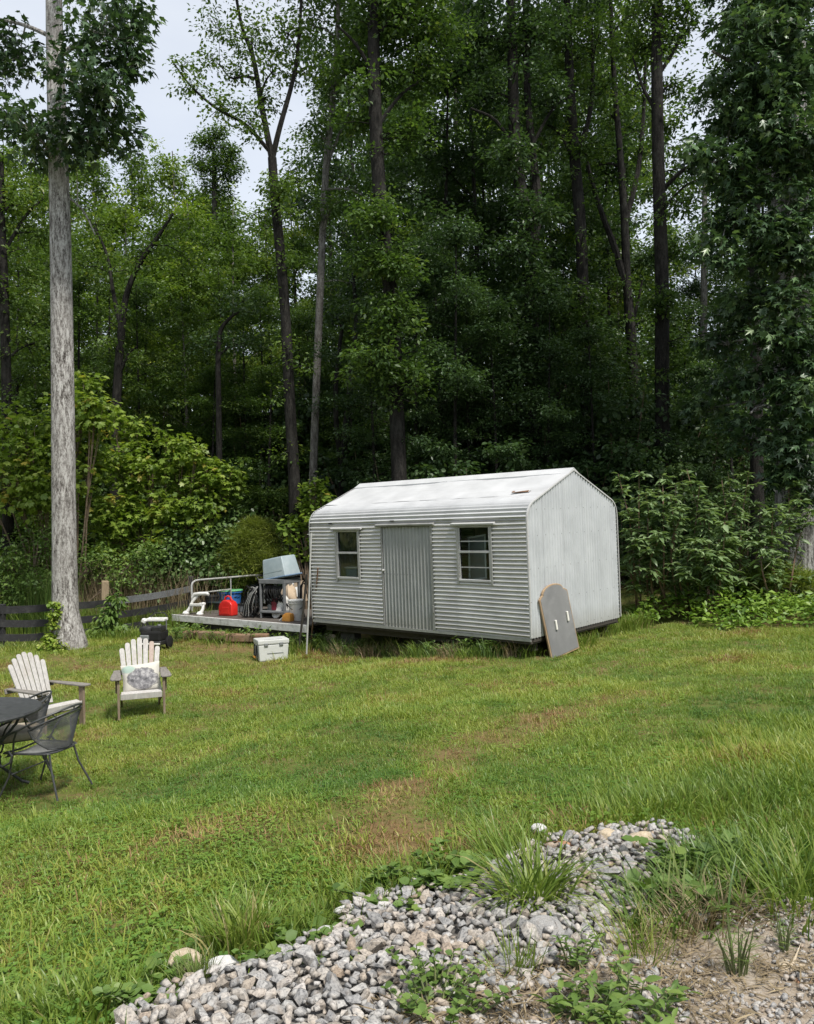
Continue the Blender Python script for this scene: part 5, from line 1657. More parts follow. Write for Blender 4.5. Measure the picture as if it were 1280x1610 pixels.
gum = px_tree('sweetgum_tree', 'huge sweetgum with star leaves drooping over the right edge, grey at its foot', 17.0,
    [(1252, 905), (1250, 850), (1248, 700), (1245, 500), (1242, 300), (1239, 100), (1237, -100), (1235, -400)], [31, 29, 28, 27.5, 27, 26, 25, 18],
    limbs=[([(1240, 300), (1190, 270), (1140, 260), (1110, 250)], (6, 2), -1.0), ([(1240, 200), (1180, 120), (1120, 80)], (6, 2), -1), ([(1244, 430), (1190, 380), (1150, 340)], (5, 2), -1.0), ([(1244, 500), (1210, 520), (1190, 545)], (4, 1.5), -1.0),
           ([(1246, 560), (1220, 610), (1180, 650)], (4, 1.5), -1)],
    blobs=[(1170, 60, 52, 34, -1), (1140, 130, 30, 12, -.8), (1200, 130, 48, 30, -1.1), (1260, 90, 40, 22, 1), (1150, 190, 40, 24, -0.8), (1210, 215, 46, 30, -1.2), (1130, 250, 34, 18, -1.1), (1265, 230, 40, 24, -1.0),
           (1105, 235, 26, 10, -1.1), (1175, 285, 40, 26, -1.0), (1240, 330, 44, 30, -1.3), (1150, 345, 38, 22, -1.0), (1200, 380, 42, 28, -1.2), (1130, 400, 34, 16, -1.2), (1265, 400, 36, 20, -1.2), (1190, 455, 40, 26, -0.8), (1240, 470, 38, 22, -1.3),
           (1215, 530, 42, 26, -1.2), (1265, 560, 36, 20, -1.0), (1160, 480, 36, 18, .6), (1200, 600, 40, 20, -.6), (1150, 590, 36, 16, .6), (1130, 540, 34, 14, 1), (1240, 640, 40, 22, -1.2), (1275, 660, 40, 20, -0.8), (1240, 700, 30, 22, -1.0), (1262, 735, 26, 16, -.9), (1228, 750, 22, 14, -.9), (1270, 780, 16, 8, -.8), (1245, 610, 34, 22, -1.2), (1240, 60, 34, 22, -1.0), (1246, 15, 34, 20, -.9), (1250, 120, 30, 18, -1.0), (1236, 160, 28, 16, -1.0), (1246, 270, 30, 18, -1.0), (1244, 400, 28, 14, -1.0), (1246, 520, 26, 12, -1.0), (1240, 200, 30, 16, -1.4), (1175, 670, 44, 22, .2), (1120, 640, 40, 18, 1.2),
           (1200, 20, 50, 30, -.5), (1155, 20, 34, 14, .3), (1320, 200, 70, 50, -1), (1340, 400, 70, 40, -1), (1340, 560, 60, 30, -1), (1330, 20, 70, 40, 0),
           (1240, -90, 110, 60, -.5), (1140, -80, 80, 40, -.4), (1250, -250, 140, 70, 0), (1120, -230, 110, 50, -1), (1350, -150, 120, 50, 0), (1235, -400, 140, 70, 0)],
    bark='bark_big', leaf='leaf_gum', tpl=T_STAR, size=.185, per=19, crad=.32, cluster_density=.82, sides=24, droop=.55, flat=.6, obj_leaves=220, obj_mat='leaf_gum_obj', sub=8)

px_tree('forked_sapling', 'small dark forked tree in the shade behind the pale trunk', 24.0,
    [(180, 770), (184, 620), (191, 520), (200, 460), (222, 410), (250, 370), (272, 335)], [7.5, 7, 6, 4.5, 4, 3, 2],
    limbs=[([(191, 520), (178, 460), (168, 400), (140, 340)], (4, 1.5), .3), ([(184, 600), (200, 560), (215, 545)], (2.5, 1), -.2)],
    blobs=[(270, 340, 44, 22, .3), (230, 400, 40, 20, .4), (150, 350, 44, 22, .4), (180, 420, 36, 14, .6), (290, 400, 36, 16, .5), (130, 420, 34, 14, .5)],
    sprays=10, leaf='leaf_olive', size=.11, per=36, crad=.48)
px_tree('crooked_sapling', 'spindly crooked sapling with a dark stem in the shaded thicket', 23.0,
    [(345, 765), (344, 640), (343, 560), (347, 520), (362, 500), (376, 490)], [5, 4.5, 4, 3.5, 2.5, 1.5],
    blobs=[(370, 480, 34, 16, .3), (330, 530, 34, 14, .4), (380, 540, 34, 14, .4)], leaf='leaf_shade_tone', size=.11, per=36, crad=.48)
px_tree('leaning_stem_tree', 'pair of dark leaning stems in deep shade left of the shed roof', 23.5,
    [(536, 765), (543, 680), (552, 600), (560, 520), (556, 430)], [6, 5.5, 5, 4, 3], limbs=[([(537, 740), (528, 650), (530, 580), (540, 500)], (5, 3), .3)],
    blobs=[(550, 440, 44, 22, .3), (530, 500, 36, 16, .5), (580, 480, 40, 18, .6)], leaf='leaf_shade_tone', size=.115, per=38, crad=.5)
px_tree('side_tree', 'dark trunked tree at the far left edge of the wood', 22.0,
    [(12, 760), (10, 600), (6, 450), (2, 340), (0, 240)], [8, 7.5, 7, 6, 5], limbs=[([(4, 400), (40, 340), (70, 310)], (3, 1.5), .3)],
    blobs=[(20, 320, 50, 30, .2), (-20, 400, 50, 26, .2), (60, 370, 44, 22, .6), (10, 480, 44, 22, .4), (50, 540, 40, 20, .4), (-10, 270, 50, 26, .2), (60, 290, 40, 20, .8)], sprays=14, leaf='leaf_olive', size=.12, per=38, crad=.5)
px_tree('second_trunk_tree', 'brown trunk half hidden by star leaves left of the sweetgum', 19.5,
    [(1190, 760), (1189, 600), (1188, 430), (1186, 250), (1184, 80)], [10, 9.5, 9, 8, 6], blobs=[(1180, 200, 50, 24, .4), (1150, 300, 44, 20, .4), (1210, 120, 50, 22, .6), (1190, 50, 60, 26, .5), (1160, 420, 40, 18, .5), (1150, 520, 44, 20, .6)],
    leaf='leaf_shade_tone', size=.13, per=38, crad=.48)
px_tree('grey_snag', 'thin pale grey dead-looking trunk far back in the gap by the sweetgum', 31.0,
    [(1104, 660), (1106, 540), (1107, 440), (1108, 330), (1108, 250)], [6, 5.5, 5, 4, 3], blobs=[(1100, 300, 34, 12, .5), (1115, 360, 30, 10, .5)], bark='bark_grey', leaf='leaf_olive', size=.13, per=34, crad=.6)
px_tree('hill_pine', 'dark rounded pine top at the left treeline against the sky', 38.0,
    [(338, 640), (338, 500), (338, 400), (337, 300), (336, 240)], [6, 5.5, 5, 4, 2], blobs=[(342, 215, 20, 22, 0), (322, 228, 20, 20, 0), (362, 236, 20, 20, 0), (345, 256, 26, 30, 0), (318, 262, 24, 20, .3), (368, 270, 18, 16, 0), (340, 300, 30, 30, .4), (350, 345, 34, 30, .4)],
    leaf='leaf_wood', size=.13, per=46, crad=.42)

# ---------------------------------------------------------------- woodland behind, copies of a few kinds
def kind_tree(seed, H, r_trunk, cb, spread, ncl, per, size, leaf, bark, tpl=T_OVAL, crad=.55, lean=.3):
    r = np.random.default_rng(seed)
    tp = [Vector((lean * math.sin(t * 2.2 + seed) * t, lean * math.cos(t * 1.7 + seed * 2) * t, -.3 + (H + .3) * t * .96)) for t in np.linspace(0, 1, 12)]
    tr = [r_trunk * (1.25 if i == 0 else 1) * (1 - .8 * i / 11) for i in range(12)]
    mb = MB().tube(tp, tr, 8)
    C = []
    nl = 18
    for k in range(nl):
        t = cb + (1 - cb) * (k + r.random()) / nl
        t = min(t, .97)
        p = tp[int(t * 11)].lerp(tp[min(11, int(t * 11) + 1)], t * 11 - int(t * 11))
        an = k * 2.4 + r.normal() * .4
        prof = math.sin(math.pi * min(1, (t - cb) / (1 - cb) * .85 + .18)) ** .8
        L = spread * prof * (.7 + .5 * r.random())
        e = p + Vector((math.cos(an) * L, math.sin(an) * L, L * (.25 + .35 * r.random())))
        m = p.lerp(e, .5) + Vector((0, 0, .1 * L))
        rb = max(.02, r_trunk * .3 * (1 - t * .6))
        mb.tube([p, m, e], [rb, rb * .6, .012], 5, cap=False)
        nk = max(2, int(ncl / nl))
        for q in range(nk):
            u = .35 + .65 * r.random()
            c = (p.lerp(m, u * 2) if u < .5 else m.lerp(e, u * 2 - 1)) + Vector(r.normal(size=3) * np.array([.22, .22, .14]) * spread * .55)
            C.append(tuple(c))
    C = np.array(C)
    v, f, t = cluster_leaves(C, crad * (.7 + .6 * r.random(len(C))), per, size, tpl, r)
    o = root('woodland_tree', None, None)
    mb.build('trunk', M[bark], o, smooth=True)
    mobj('crown', np_mesh('crown', v, f, M[leaf], t), o, kind='stuff')
    return o, H

def copy_thing(o):
    c = o.copy(); COL.objects.link(c)
    for ch in o.children:
        d = ch.copy(); COL.objects.link(d); d.parent = c
    return c

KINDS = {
    'lit': [kind_tree(101, 16, .12, .08, 3.2, 200, 72, 0.148, 'leaf_olive', 'bark_grey'), kind_tree(102, 15, .11, .07, 2.9, 200, 72, 0.148, 'leaf_lit_tone', 'bark_grey')],
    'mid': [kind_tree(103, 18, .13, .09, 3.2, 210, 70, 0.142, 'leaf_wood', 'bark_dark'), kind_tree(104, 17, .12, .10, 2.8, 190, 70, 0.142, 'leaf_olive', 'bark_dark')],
    'dark': [kind_tree(105, 18, .12, .07, 3.0, 220, 70, 0.14, 'leaf_shade_tone', 'bark_dark'), kind_tree(106, 15, .11, .05, 2.7, 220, 70, 0.14, 'leaf_shade_tone', 'bark_dark')],
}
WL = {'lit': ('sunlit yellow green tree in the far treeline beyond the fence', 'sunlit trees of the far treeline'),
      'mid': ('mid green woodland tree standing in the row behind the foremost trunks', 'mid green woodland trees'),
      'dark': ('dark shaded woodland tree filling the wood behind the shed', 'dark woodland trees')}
LMK = [(-40, 'beyond the left edge of the yard'), (60, 'at the left edge'), (150, 'behind the pale trunk'), (260, 'above the yellow green bush'), (380, 'above the platform'), (470, 'behind the forked tree'), (560, 'behind the thin tree'),
       (680, 'behind the ridged tree'), (790, 'above the middle of the shed roof'), (870, 'behind the leaf-wrapped tree'), (960, 'behind the kinked dark tree'), (1060, 'behind the black trunk'), (1160, 'in the gap left of the sweetgum'), (1320, 'behind the sweetgum'), (9999, 'beyond the right edge of the yard')]
def landmark(px):
    for a, t in LMK:
        if px < a: return t
def depthword(Y):
    return 'foremost' if Y < 26 else 'second-row' if Y < 30 else 'third-row' if Y < 38 else 'farthest'
KW = {'lit': 'sunlit yellow green', 'mid': 'mid green', 'dark': 'dark shaded'}  # sunlit and shaded looks come partly from the leaf colours themselves
used_k = set()
def place_tree(kind, px, Y, ytop, sx=1.0):
    i = vr.integers(len(KINDS[kind]))
    src, H = KINDS[kind][i]
    o = src if (kind, i) not in used_k else copy_thing(src)
    used_k.add((kind, i))
    b = at(px, 800, Y)
    g = gz1(b.x, b.y)
    top = at(px, ytop, Y).z
    sc = max(.3, (top - g) / H)
    o.location = (b.x, b.y, g)
    w = min(sc * sx, 1.25)
    o.scale = (max(w, .55), max(w, .55), sc)
    o.rotation_euler = (0, 0, vr.random() * 6.28)
    o['group'] = WL[kind][1]; o['category'] = 'tree'
    o['label'] = f'{KW[kind]} {depthword(Y)} woodland tree {landmark(px)}'
    return o
def sky_l(px):
    return float(np.interp(px, [-300, 0, 60, 130, 200, 245, 290, 330, 375, 420, 460, 500, 540, 560], [150, 170, 195, 200, 175, 170, 185, 205, 245, 235, 215, 205, 150, 60]))
for px in np.arange(-330, 545, 50):
    p = px + vr.normal() * 10
    place_tree('lit', p, 41 + vr.random() * 5, sky_l(p) + (14 if p < 335 else 45) + vr.random() * 25)
for px in np.arange(-300, 520, 52):
    p = px + vr.normal() * 14
    place_tree('lit' if vr.random() < .6 else 'mid', p, 33 + vr.random() * 3, sky_l(p) + 100 + vr.random() * 60)
for px in np.arange(-280, 560, 64):
    p = px + vr.normal() * 14
    place_tree('mid', p, 26.5 + vr.random() * 2, 370 + vr.random() * 90)
for px in np.arange(540, 1600, 66):
    p = px + vr.normal() * 12
    yt = -20 + vr.random() * 140
    if 1045 < p < 1175: yt = 340
    place_tree('lit' if vr.random() < .4 else 'mid', p, 40 + vr.random() * 6, yt)
for px in np.arange(570, 1600, 58):
    p = px + vr.normal() * 14
    yt = -160 + vr.random() * 220
    if 1010 < p < 1215: yt = 420
    place_tree('mid' if vr.random() < .5 else 'dark', p, 33 + vr.random() * 3, yt)
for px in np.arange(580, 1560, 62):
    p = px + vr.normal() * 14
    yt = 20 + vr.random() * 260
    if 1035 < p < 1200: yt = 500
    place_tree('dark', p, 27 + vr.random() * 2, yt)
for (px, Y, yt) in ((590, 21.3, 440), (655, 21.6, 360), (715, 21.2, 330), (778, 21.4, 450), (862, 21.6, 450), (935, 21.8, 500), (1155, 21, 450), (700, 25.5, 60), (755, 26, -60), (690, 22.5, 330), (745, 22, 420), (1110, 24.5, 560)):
    place_tree('dark', px, Y, yt)

for (kd, px, Y, yt) in (('mid', 25, 25.2, 330), ('mid', 225, 25.5, 430), ('lit', 292, 25.6, 450), ('mid', 385, 25.4, 450), ('mid', 470, 25.2, 470), ('mid', 560, 25, 480), ('mid', 120, 25.6, 400), ('lit', 380, 30, 300), ('lit', 330, 31, 330), ('lit', 300, 28, 380), ('lit', 900, 30, 330), ('lit', 990, 31, 320), ('lit', 660, 31, 330), ('lit', 620, 30, 380),
        ('mid', 420, 23.6, 560), ('mid', 330, 24.2, 560), ('mid', 590, 23.4, 560), ('dark', 820, 24.6, 520), ('dark', 700, 24.8, 480), ('mid', 1090, 25, 520)):
    place_tree(kd, px, Y, yt)

# understory bushes
def kind_bush(seed, H, W_, ncl, per, size, leaf, tpl=T_OVAL, crad=.38, droop=.35):
    r = np.random.default_rng(seed)
    n = ncl
    d = unit(r.normal(size=(n, 3))); d[:, 2] = np.abs(d[:, 2])
    q = (.35 + .65 * r.random(n) ** .6)[:, None]
    C = d * q * np.array([W_ / 2, W_ / 2, H * .95]) + np.array([0, 0, .1])
    C[:, :2] += np.array([np.sin(C[:, 2] * 1.7 + seed), np.cos(C[:, 2] * 1.3)]).T * .15
    o = root('understory_bush', None, None)
    mb = MB()
    for k in range(0, n, 3):
        c = Vector(C[k]); b = Vector((c.x * .12, c.y * .12, -.15))
        mb.tube([b, b.lerp(c, .5) + Vector((0, 0, .15)), c], [.03, .018, .006], 4, cap=False)
    mb.build('stems', M['stem_brown'], o, smooth=True, kind='stuff')
    v, f, t = cluster_leaves(C, crad * (.7 + .6 * r.random(n)), per, size, tpl, r, droop=droop)
    mobj('foliage', np_mesh('foliage', v, f, M[leaf], t), o, kind='stuff')
    return o, H
BUSH = {'dark': [kind_bush(201, 4.2, 3.4, 130, 60, .095, 'leaf_shade_tone', crad=.42), kind_bush(202, 3.2, 3.6, 120, 60, .095, 'leaf_shade_tone', T_ROUND)],
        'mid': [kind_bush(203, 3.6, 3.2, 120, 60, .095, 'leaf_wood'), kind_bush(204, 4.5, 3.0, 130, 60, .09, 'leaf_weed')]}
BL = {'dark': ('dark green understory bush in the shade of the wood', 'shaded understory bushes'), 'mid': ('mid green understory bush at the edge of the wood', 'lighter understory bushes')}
used_b = set()
def place_bush(kind, px, Y, ytop, sx=1.0):
    i = vr.integers(2)
    src, H = BUSH[kind][i]
    o = src if (kind, i) not in used_b else copy_thing(src)
    used_b.add((kind, i))
    b = at(px, 800, Y); g = gz1(b.x, b.y)
    sc = max(.25, (at(px, ytop, Y).z - g) / H)
    o.location = (b.x, b.y, g); o.scale = (min(1.5, max(.7, sc)) * sx, min(1.5, max(.7, sc)) * sx, sc)
    o.rotation_euler = (0, 0, vr.random() * 6.28)
    o['group'] = BL[kind][1]; o['category'] = 'bush'
    o['label'] = f'{KW[kind]} {depthword(Y)} understory bush {landmark(px)}'
for px in np.arange(-150, 1500, 74):
    p = px + vr.normal() * 15
    place_bush('dark' if p > 480 or vr.random() < .4 else 'mid', p, (22.5 if p > 560 else 25) + vr.random() * 2, 560 + vr.random() * 110)
for px in np.arange(-120, 1450, 92):
    p = px + vr.normal() * 15
    place_bush('dark' if p > 420 else 'mid', p, 26 + vr.random() * 3, 470 + vr.random() * 120)
for px in np.arange(380, 1330, 78):
    p = px + vr.normal() * 14
    Y = (20.8 if p > 560 else 24.6) + vr.random() * 1.2
    place_bush('dark', p, Y, 650 + vr.random() * 60)

place_bush('dark', 992, 18.6, 860)
place_bush('dark', 975, 19.4, 800)

# far wood closing the view: one mass of leaves
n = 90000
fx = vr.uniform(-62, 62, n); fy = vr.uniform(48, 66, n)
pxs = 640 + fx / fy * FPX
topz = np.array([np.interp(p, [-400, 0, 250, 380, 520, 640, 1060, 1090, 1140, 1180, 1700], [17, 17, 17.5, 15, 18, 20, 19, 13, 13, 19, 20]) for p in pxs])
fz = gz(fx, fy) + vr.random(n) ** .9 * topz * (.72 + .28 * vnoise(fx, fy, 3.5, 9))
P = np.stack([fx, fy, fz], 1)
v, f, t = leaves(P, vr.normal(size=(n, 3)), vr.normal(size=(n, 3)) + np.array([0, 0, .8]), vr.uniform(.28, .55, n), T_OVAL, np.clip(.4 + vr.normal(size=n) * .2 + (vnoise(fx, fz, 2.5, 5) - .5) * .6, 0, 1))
fw = mobj('far_woods_and_ring', np_mesh('far_woods_and_ring', v, f, M['leaf_lit_tone'], t), kind='stuff')

# unseen leaf ring added round the yard to darken horizon light on the shed
n = 42000
ang = vr.uniform(R(-215), R(35), n)
rad_ = vr.uniform(27, 36, n)
wx, wy = rad_ * np.cos(ang), rad_ * np.sin(ang) - 2
ok = (wy < 20) & ~((np.abs(wx) < .62 * wy + 6) & (wy > 0))
wx, wy = wx[ok], wy[ok]
wz = gz(wx, wy) + vr.random(len(wx)) ** .9 * (10 + 5 * vnoise(wx, wy, 4, 15))
v, f, t = leaves(np.stack([wx, wy, wz], 1), vr.normal(size=(len(wx), 3)), vr.normal(size=(len(wx), 3)) + np.array([0, 0, .8]), vr.uniform(.4, .8, len(wx)), T_OVAL, np.clip(.45 + vr.normal(size=len(wx)) * .2, 0, 1))
mobj('far_woods_and_ring', np_mesh('far_woods_and_ring', v, f, M['leaf_wood'], t), kind='stuff')

# ---------------------------------------------------------------- bushes and weeds round the yard
def blob_bush(name, label, cat, Y, foot, blobs, leaf, tpl, size, per, crad, droop=.35, obj_leaves=0, obj_mat=None, stem='stem_brown', flat=.7, group=None):
    base = at(foot[0], foot[1], Y); g = gz1(base.x, base.y)
    o = root(name, label, cat, (base.x, base.y, g), group=group)
    org = Vector(o.location)
    C = []
    mb = MB()
    for (px, py, rx, nc, dy) in blobs:
        c = at(px, py, Y + dy) - org
        rw = rx * (Y + dy) / FPX
        cc = np.array(c) + unit(vr.normal(size=(nc, 3))) * (vr.random(nc) ** .45)[:, None] * rw * np.array([1, .9, .8])
        C.append(cc)
        b = Vector((c.x * .25 + vr.normal() * .1, c.y * .25, -.1))
        mb.tube([b, b.lerp(c, .5) + Vector((0, 0, .1)), c], [.03, .02, .012], 5, cap=False)
        for q in cc[::2]:
            mb.tube([b.lerp(c, .6), c.lerp(Vector(q), .5), Vector(q)], [.012, .008, .003], 3, cap=False)
    mb.build('stems', M[stem], o, smooth=True, kind='stuff')
    C = np.concatenate(C)
    v, f, t = cluster_leaves(C, crad * (.7 + .6 * vr.random(len(C))), per, size, tpl, vr, flat=flat, droop=droop)
    mobj('foliage', np_mesh('foliage', v, f, M[leaf], t), o, kind='stuff')
    if obj_leaves: leaf_objects(o, C, obj_leaves, size * 1.1, tpl, M[obj_mat], crad)
    return o
blob_bush('sycamore_sapling', 'bright yellow green broad-leaved sapling rising behind the pale trunk', 'sapling', 20.5, (110, 930),
    [(120, 640, 45, 20, 0), (150, 650, 34, 14, -.3), (100, 690, 50, 24, .3), (40, 690, 55, 26, 0), (20, 740, 50, 24, -.3), (110, 750, 50, 26, 0), (60, 790, 45, 20, -.4), (140, 720, 40, 16, .3), (125, 600, 26, 8, .2), (-40, 720, 55, 22, 0), (-30, 660, 40, 14, .3)],
    'leaf_sapling', T_MAPLE, .145, 24, .31, obj_leaves=150, obj_mat='leaf_sapling_obj', droop=.45)
blob_bush('sycamore_bush', 'spreading yellow green broad-leaved bush between the pale trunk and the shed', 'bush', 22.0, (250, 900),
    [(200, 730, 46, 22, 0), (240, 740, 44, 20, -.2), (290, 740, 46, 20, .2), (330, 760, 34, 12, 0), (210, 790, 50, 24, -.3), (260, 800, 46, 20, -.2), (180, 830, 36, 14, -.4), (310, 790, 36, 14, 0), (200, 690, 30, 10, .3), (345, 745, 22, 9, 0), (360, 765, 18, 6, 0), (290, 705, 20, 6, 0), (310, 720, 22, 6, -.2), (230, 840, 40, 16, -.5), (160, 800, 40, 16, -.5), (300, 820, 30, 10, -.3), (340, 790, 26, 8, -.2), (190, 870, 30, 10, -.5), (214, 668, 14, 4, .2), (262, 690, 14, 4, 0), (330, 722, 14, 4, 0), (368, 742, 12, 4, 0), (178, 655, 14, 4, .2)],
    'leaf_sapling', T_MAPLE, .15, 22, .31, obj_leaves=150, obj_mat='leaf_sapling_obj', droop=.45)
blob_bush('corner_sapling', 'light green sapling peeping over the left end of the shed', 'sapling', 20.4, (488, 900),
    [(492, 765, 20, 9, 0), (505, 785, 20, 9, 0), (480, 800, 22, 9, .2), (500, 815, 24, 10, 0), (480, 840, 26, 10, .2), (465, 830, 20, 7, .3), (470, 870, 24, 9, .2)],
    'leaf_sapling', T_ROUND, .12, 20, .22, droop=.3)
blob_bush('vine_mound', 'dark glossy vine mound swallowing the bank behind the fence', 'vine', 21.9, (300, 920),
    [(300, 850, 55, 40, 0), (260, 870, 40, 24, -.2), (340, 860, 44, 28, 0), (320, 815, 40, 22, .3), (280, 820, 34, 16, .4), (370, 820, 34, 18, .5), (350, 890, 36, 20, -.3), (300, 895, 44, 24, -.4), (250, 905, 34, 16, -.4)],
    'leaf_vine', T_ROUND, .10, 40, .30, droop=.6, flat=.8)
blob_bush('feathery_weed', 'soft bright green feathery weed clump left of the storage tote', 'weed', 21.9, (395, 925),
    [(395, 845, 34, 26, 0), (375, 880, 32, 22, -.2), (410, 880, 26, 16, -.2), (400, 830, 18, 8, .1), (430, 880, 26, 14, .3), (370, 905, 26, 14, -.2)],
    'fern', T_NEEDLE, .17, 330, .32, droop=0)
blob_bush('tangle_bush', 'tangled mid green bush behind the cart and tote', 'bush', 22.3, (440, 930),
    [(430, 800, 40, 22, 1.0), (450, 850, 36, 20, .6), (420, 910, 30, 16, .2), (460, 900, 30, 16, .2), (390, 790, 40, 20, 1.2)],
    'leaf_weed', T_OVAL, .11, 40, .34)
blob_bush('fence_thicket', 'olive thicket of small leaves behind the left end of the fence', 'bush', 19.5, (40, 960),
    [(20, 880, 44, 24, 0), (60, 910, 36, 20, -.2), (-30, 900, 50, 24, 0), (60, 850, 36, 16, .4), (150, 880, 36, 16, .6), (200, 900, 34, 16, .4), (230, 870, 30, 12, .6), (10, 930, 36, 18, -.4)],
    'leaf_weed', T_OVAL, .095, 40, .32)
# tall grass behind the fence
def blade_plant(name, label, cat, pts, n, h, w, lean, mat, spread, kind=None, group=None, seed=0, tintmu=.5, curl=1.0, hj=.3):
    """one mesh of blades rooted round the world points pts"""
    r = np.random.default_rng(seed)
    pts = [Vector(p) for p in pts]
    c = pts[0]
    idx = r.integers(len(pts), size=n)
    off = r.normal(size=(n, 2)) * spread
    B = np.array([tuple(p) for p in pts])[idx]
    B[:, :2] += off
    B[:, 2] = gz(B[:, 0], B[:, 1]) - .02
    org = np.array([c.x, c.y, gz1(c.x, c.y)])
    az = np.arctan2(off[:, 1], off[:, 0]) + r.normal(size=n) * .8
    hh = h * (1 - hj + 2 * hj * r.random(n))
    v, f, t = blades(B - org, az, hh, w * (.7 + .6 * r.random(n)), lean * (.3 + .9 * r.random(n)), r, 4, np.clip(r.normal(tintmu, .22, n), 0, 1), curl)
    o = mobj(name, np_mesh(name, v, f, M[mat], t), kind=kind)
    o.location = org
    if kind is None: tag(o, label, cat, group)
    return o
blade_plant('tall_grass', 'tall straw coloured dead grass stalks right of the pale trunk', 'grass', [at(x, 930, 20.0) for x in (135, 150, 170, 190, 205, 225)], 420, 1.30, .010, .5, 'straw', .30, seed=1, hj=.4)
blade_plant('tall_grass', 'tall olive green grass standing left of the pale trunk', 'grass', [at(x, 930, 19.3) for x in (50, 60, 72, 80, 90)], 900, 1.25, .014, .35, 'blade_deep', .22, seed=2)
blade_plant('tall_grass', 'wispy dry weeds behind the grey fence board', 'grass', [at(x, 930, 20.3) for x in (265, 285, 300, 318)], 230, 1.1, .009, .5, 'straw', .28, seed=3, hj=.4)
blade_plant('tall_grass', 'green grass fringe growing under the grey fence board', 'grass', [at(x, 960, 19.6) for x in (190, 215, 240, 265, 290, 310)], 1200, .42, .012, .9, 'blade', .28, seed=4)
blade_plant('tall_grass', 'uncut grass along the foot of the left fence boards', 'grass', [at(x, 1010, 16.2) for x in (-40, 0, 30, 60, 85)], 700, .14, .010, 1.2, 'blade', .3, seed=5, tintmu=.6)
blade_plant('tall_grass', 'uncut grass tangle round the vine covered fence post', 'grass', [at(x, 1000, 17.6) for x in (140, 155, 170, 185, 205, 225)], 700, .22, .011, 1.2, 'blade', .26, seed=6, tintmu=.5)
blade_plant('tall_grass', 'weedy grass growing beneath the fence beyond the boards', 'grass', [at(x, 960, 19.2) for x in (0, 40, 80, 120, 150)], 1500, .6, .013, .8, 'blade', .4, seed=7, tintmu=.45)

# climbing vines at the pale tree and the fence post
blob_bush('ivy_vine', 'pale green ivy climbing the left side of the pale trunk foot', 'ivy', 15.75, (82, 1020),
    [(84, 1000, 12, 10, 0), (82, 980, 10, 8, 0), (88, 965, 8, 6, 0), (80, 1012, 14, 10, -.1), (95, 1020, 12, 8, -.2), (75, 1020, 12, 8, 0), (87, 950, 6, 4, 0)], 'leaf_ivy', T_ROUND, .07, 20, .10, droop=.6)
blob_bush('post_vine', 'green vine sprawling over the fence post by the washer', 'vine', 18.0, (170, 1000),
    [(176, 955, 9, 7, 0), (170, 975, 12, 8, -.1), (160, 990, 14, 9, -.2), (150, 1005, 16, 9, -.2), (180, 940, 7, 5, 0), (185, 995, 16, 8, -.1), (140, 1010, 12, 6, -.2)], 'leaf_weed', T_LONG, .16, 18, .16, droop=.5)

# pokeweed stand right of the shed
def pokeweed(label, px, Y, stems, seed):
    r = np.random.default_rng(seed)
    b = at(px, 950, Y); g = gz1(b.x, b.y)
    o = root('pokeweed', label, 'plant', (b.x, b.y, g), group='pokeweed plants right of the shed')
    org = Vector(o.location)
    tv, tf = T_LONG
    me = np_mesh('leaf', tv.copy(), tf, M['leaf_poke_obj'])
    PP, DD, NN, SS = [], [], [], []
    nobj = 0
    for (tx, ty, dy) in stems:
        tip = at(tx, ty, Y + dy) - org
        base = Vector((r.normal() * .12, r.normal() * .12, -.05))
        mid = base.lerp(tip, .5) + Vector((r.normal() * .15, r.normal() * .1, .25))
        path = smooth_path([base, mid, tip], 8)
        MB().tube(path, list(np.linspace(.022, .006, len(path))), 6).build('stem', M['stem_purple'], o, smooth=True)
        br = []
        n = len(path)
        for k in range(3, n - 1, 2):
            a = r.random() * 6.28; L = (.25 + .55 * r.random()) * (1.15 - k / n)
            e = path[k] + Vector((math.cos(a) * L, math.sin(a) * L, L * .55))
            br.append([path[k], path[k].lerp(e, .5) + Vector((0, 0, .05)), e])
            MB().tube(br[-1], [.009, .007, .004], 5, cap=False).build('branch', M['stem_green'], o, smooth=True)
        br.append(path[n // 3:])
        for q in br:
            m = len(q)
            for j in range(16 if m == 3 else 26):
                u = r.random() ** .6 * (m - 1); i0 = min(int(u), m - 2)
                p = q[i0].lerp(q[i0 + 1], u - i0)
                a = j * 2.4 + r.normal() * .3
                near_tip = u / (m - 1)
                d = np.array([math.cos(a), math.sin(a), .35 * near_tip - .25 + r.normal() * .2])
                PP.append(tuple(p)); DD.append(d); NN.append(np.array([0, 0, 1.]) + r.normal(size=3) * .25); SS.append((.15 + .13 * r.random()) * (1.15 - .45 * near_tip))
    PP, DD, NN, SS = np.array(PP), unit(np.array(DD)), np.array(NN), np.array(SS)
    order = np.argsort(PP[:, 1] - PP[:, 2] * .3)
    pick = order[:48]; rest = order[48:]
    for i in pick:
        sd = unit(np.cross(DD[i], NN[i])); nn = np.cross(sd, DD[i])
        lo = bpy.data.objects.new('leaf', me); COL.objects.link(lo); lo.parent = o
        m = Matrix((sd * SS[i], DD[i] * SS[i], nn * SS[i])).transposed().to_4x4(); m.translation = Vector(PP[i])
        lo.matrix_local = m
    v, f, t = leaves(PP[rest], DD[rest], NN[rest], SS[rest], T_LONG, np.clip(r.normal(.5, .2, len(rest)), 0, 1))
    mobj('foliage', np_mesh('foliage', v, f, M['leaf_poke'], t), o, kind='stuff')
pokeweed('leafy pokeweed nearest the shed end wall', 1000, 16.4, [(972, 745, 0), (1005, 740, .2), (985, 800, -.3), (1015, 775, -.4), (1000, 850, -.6)], 1)
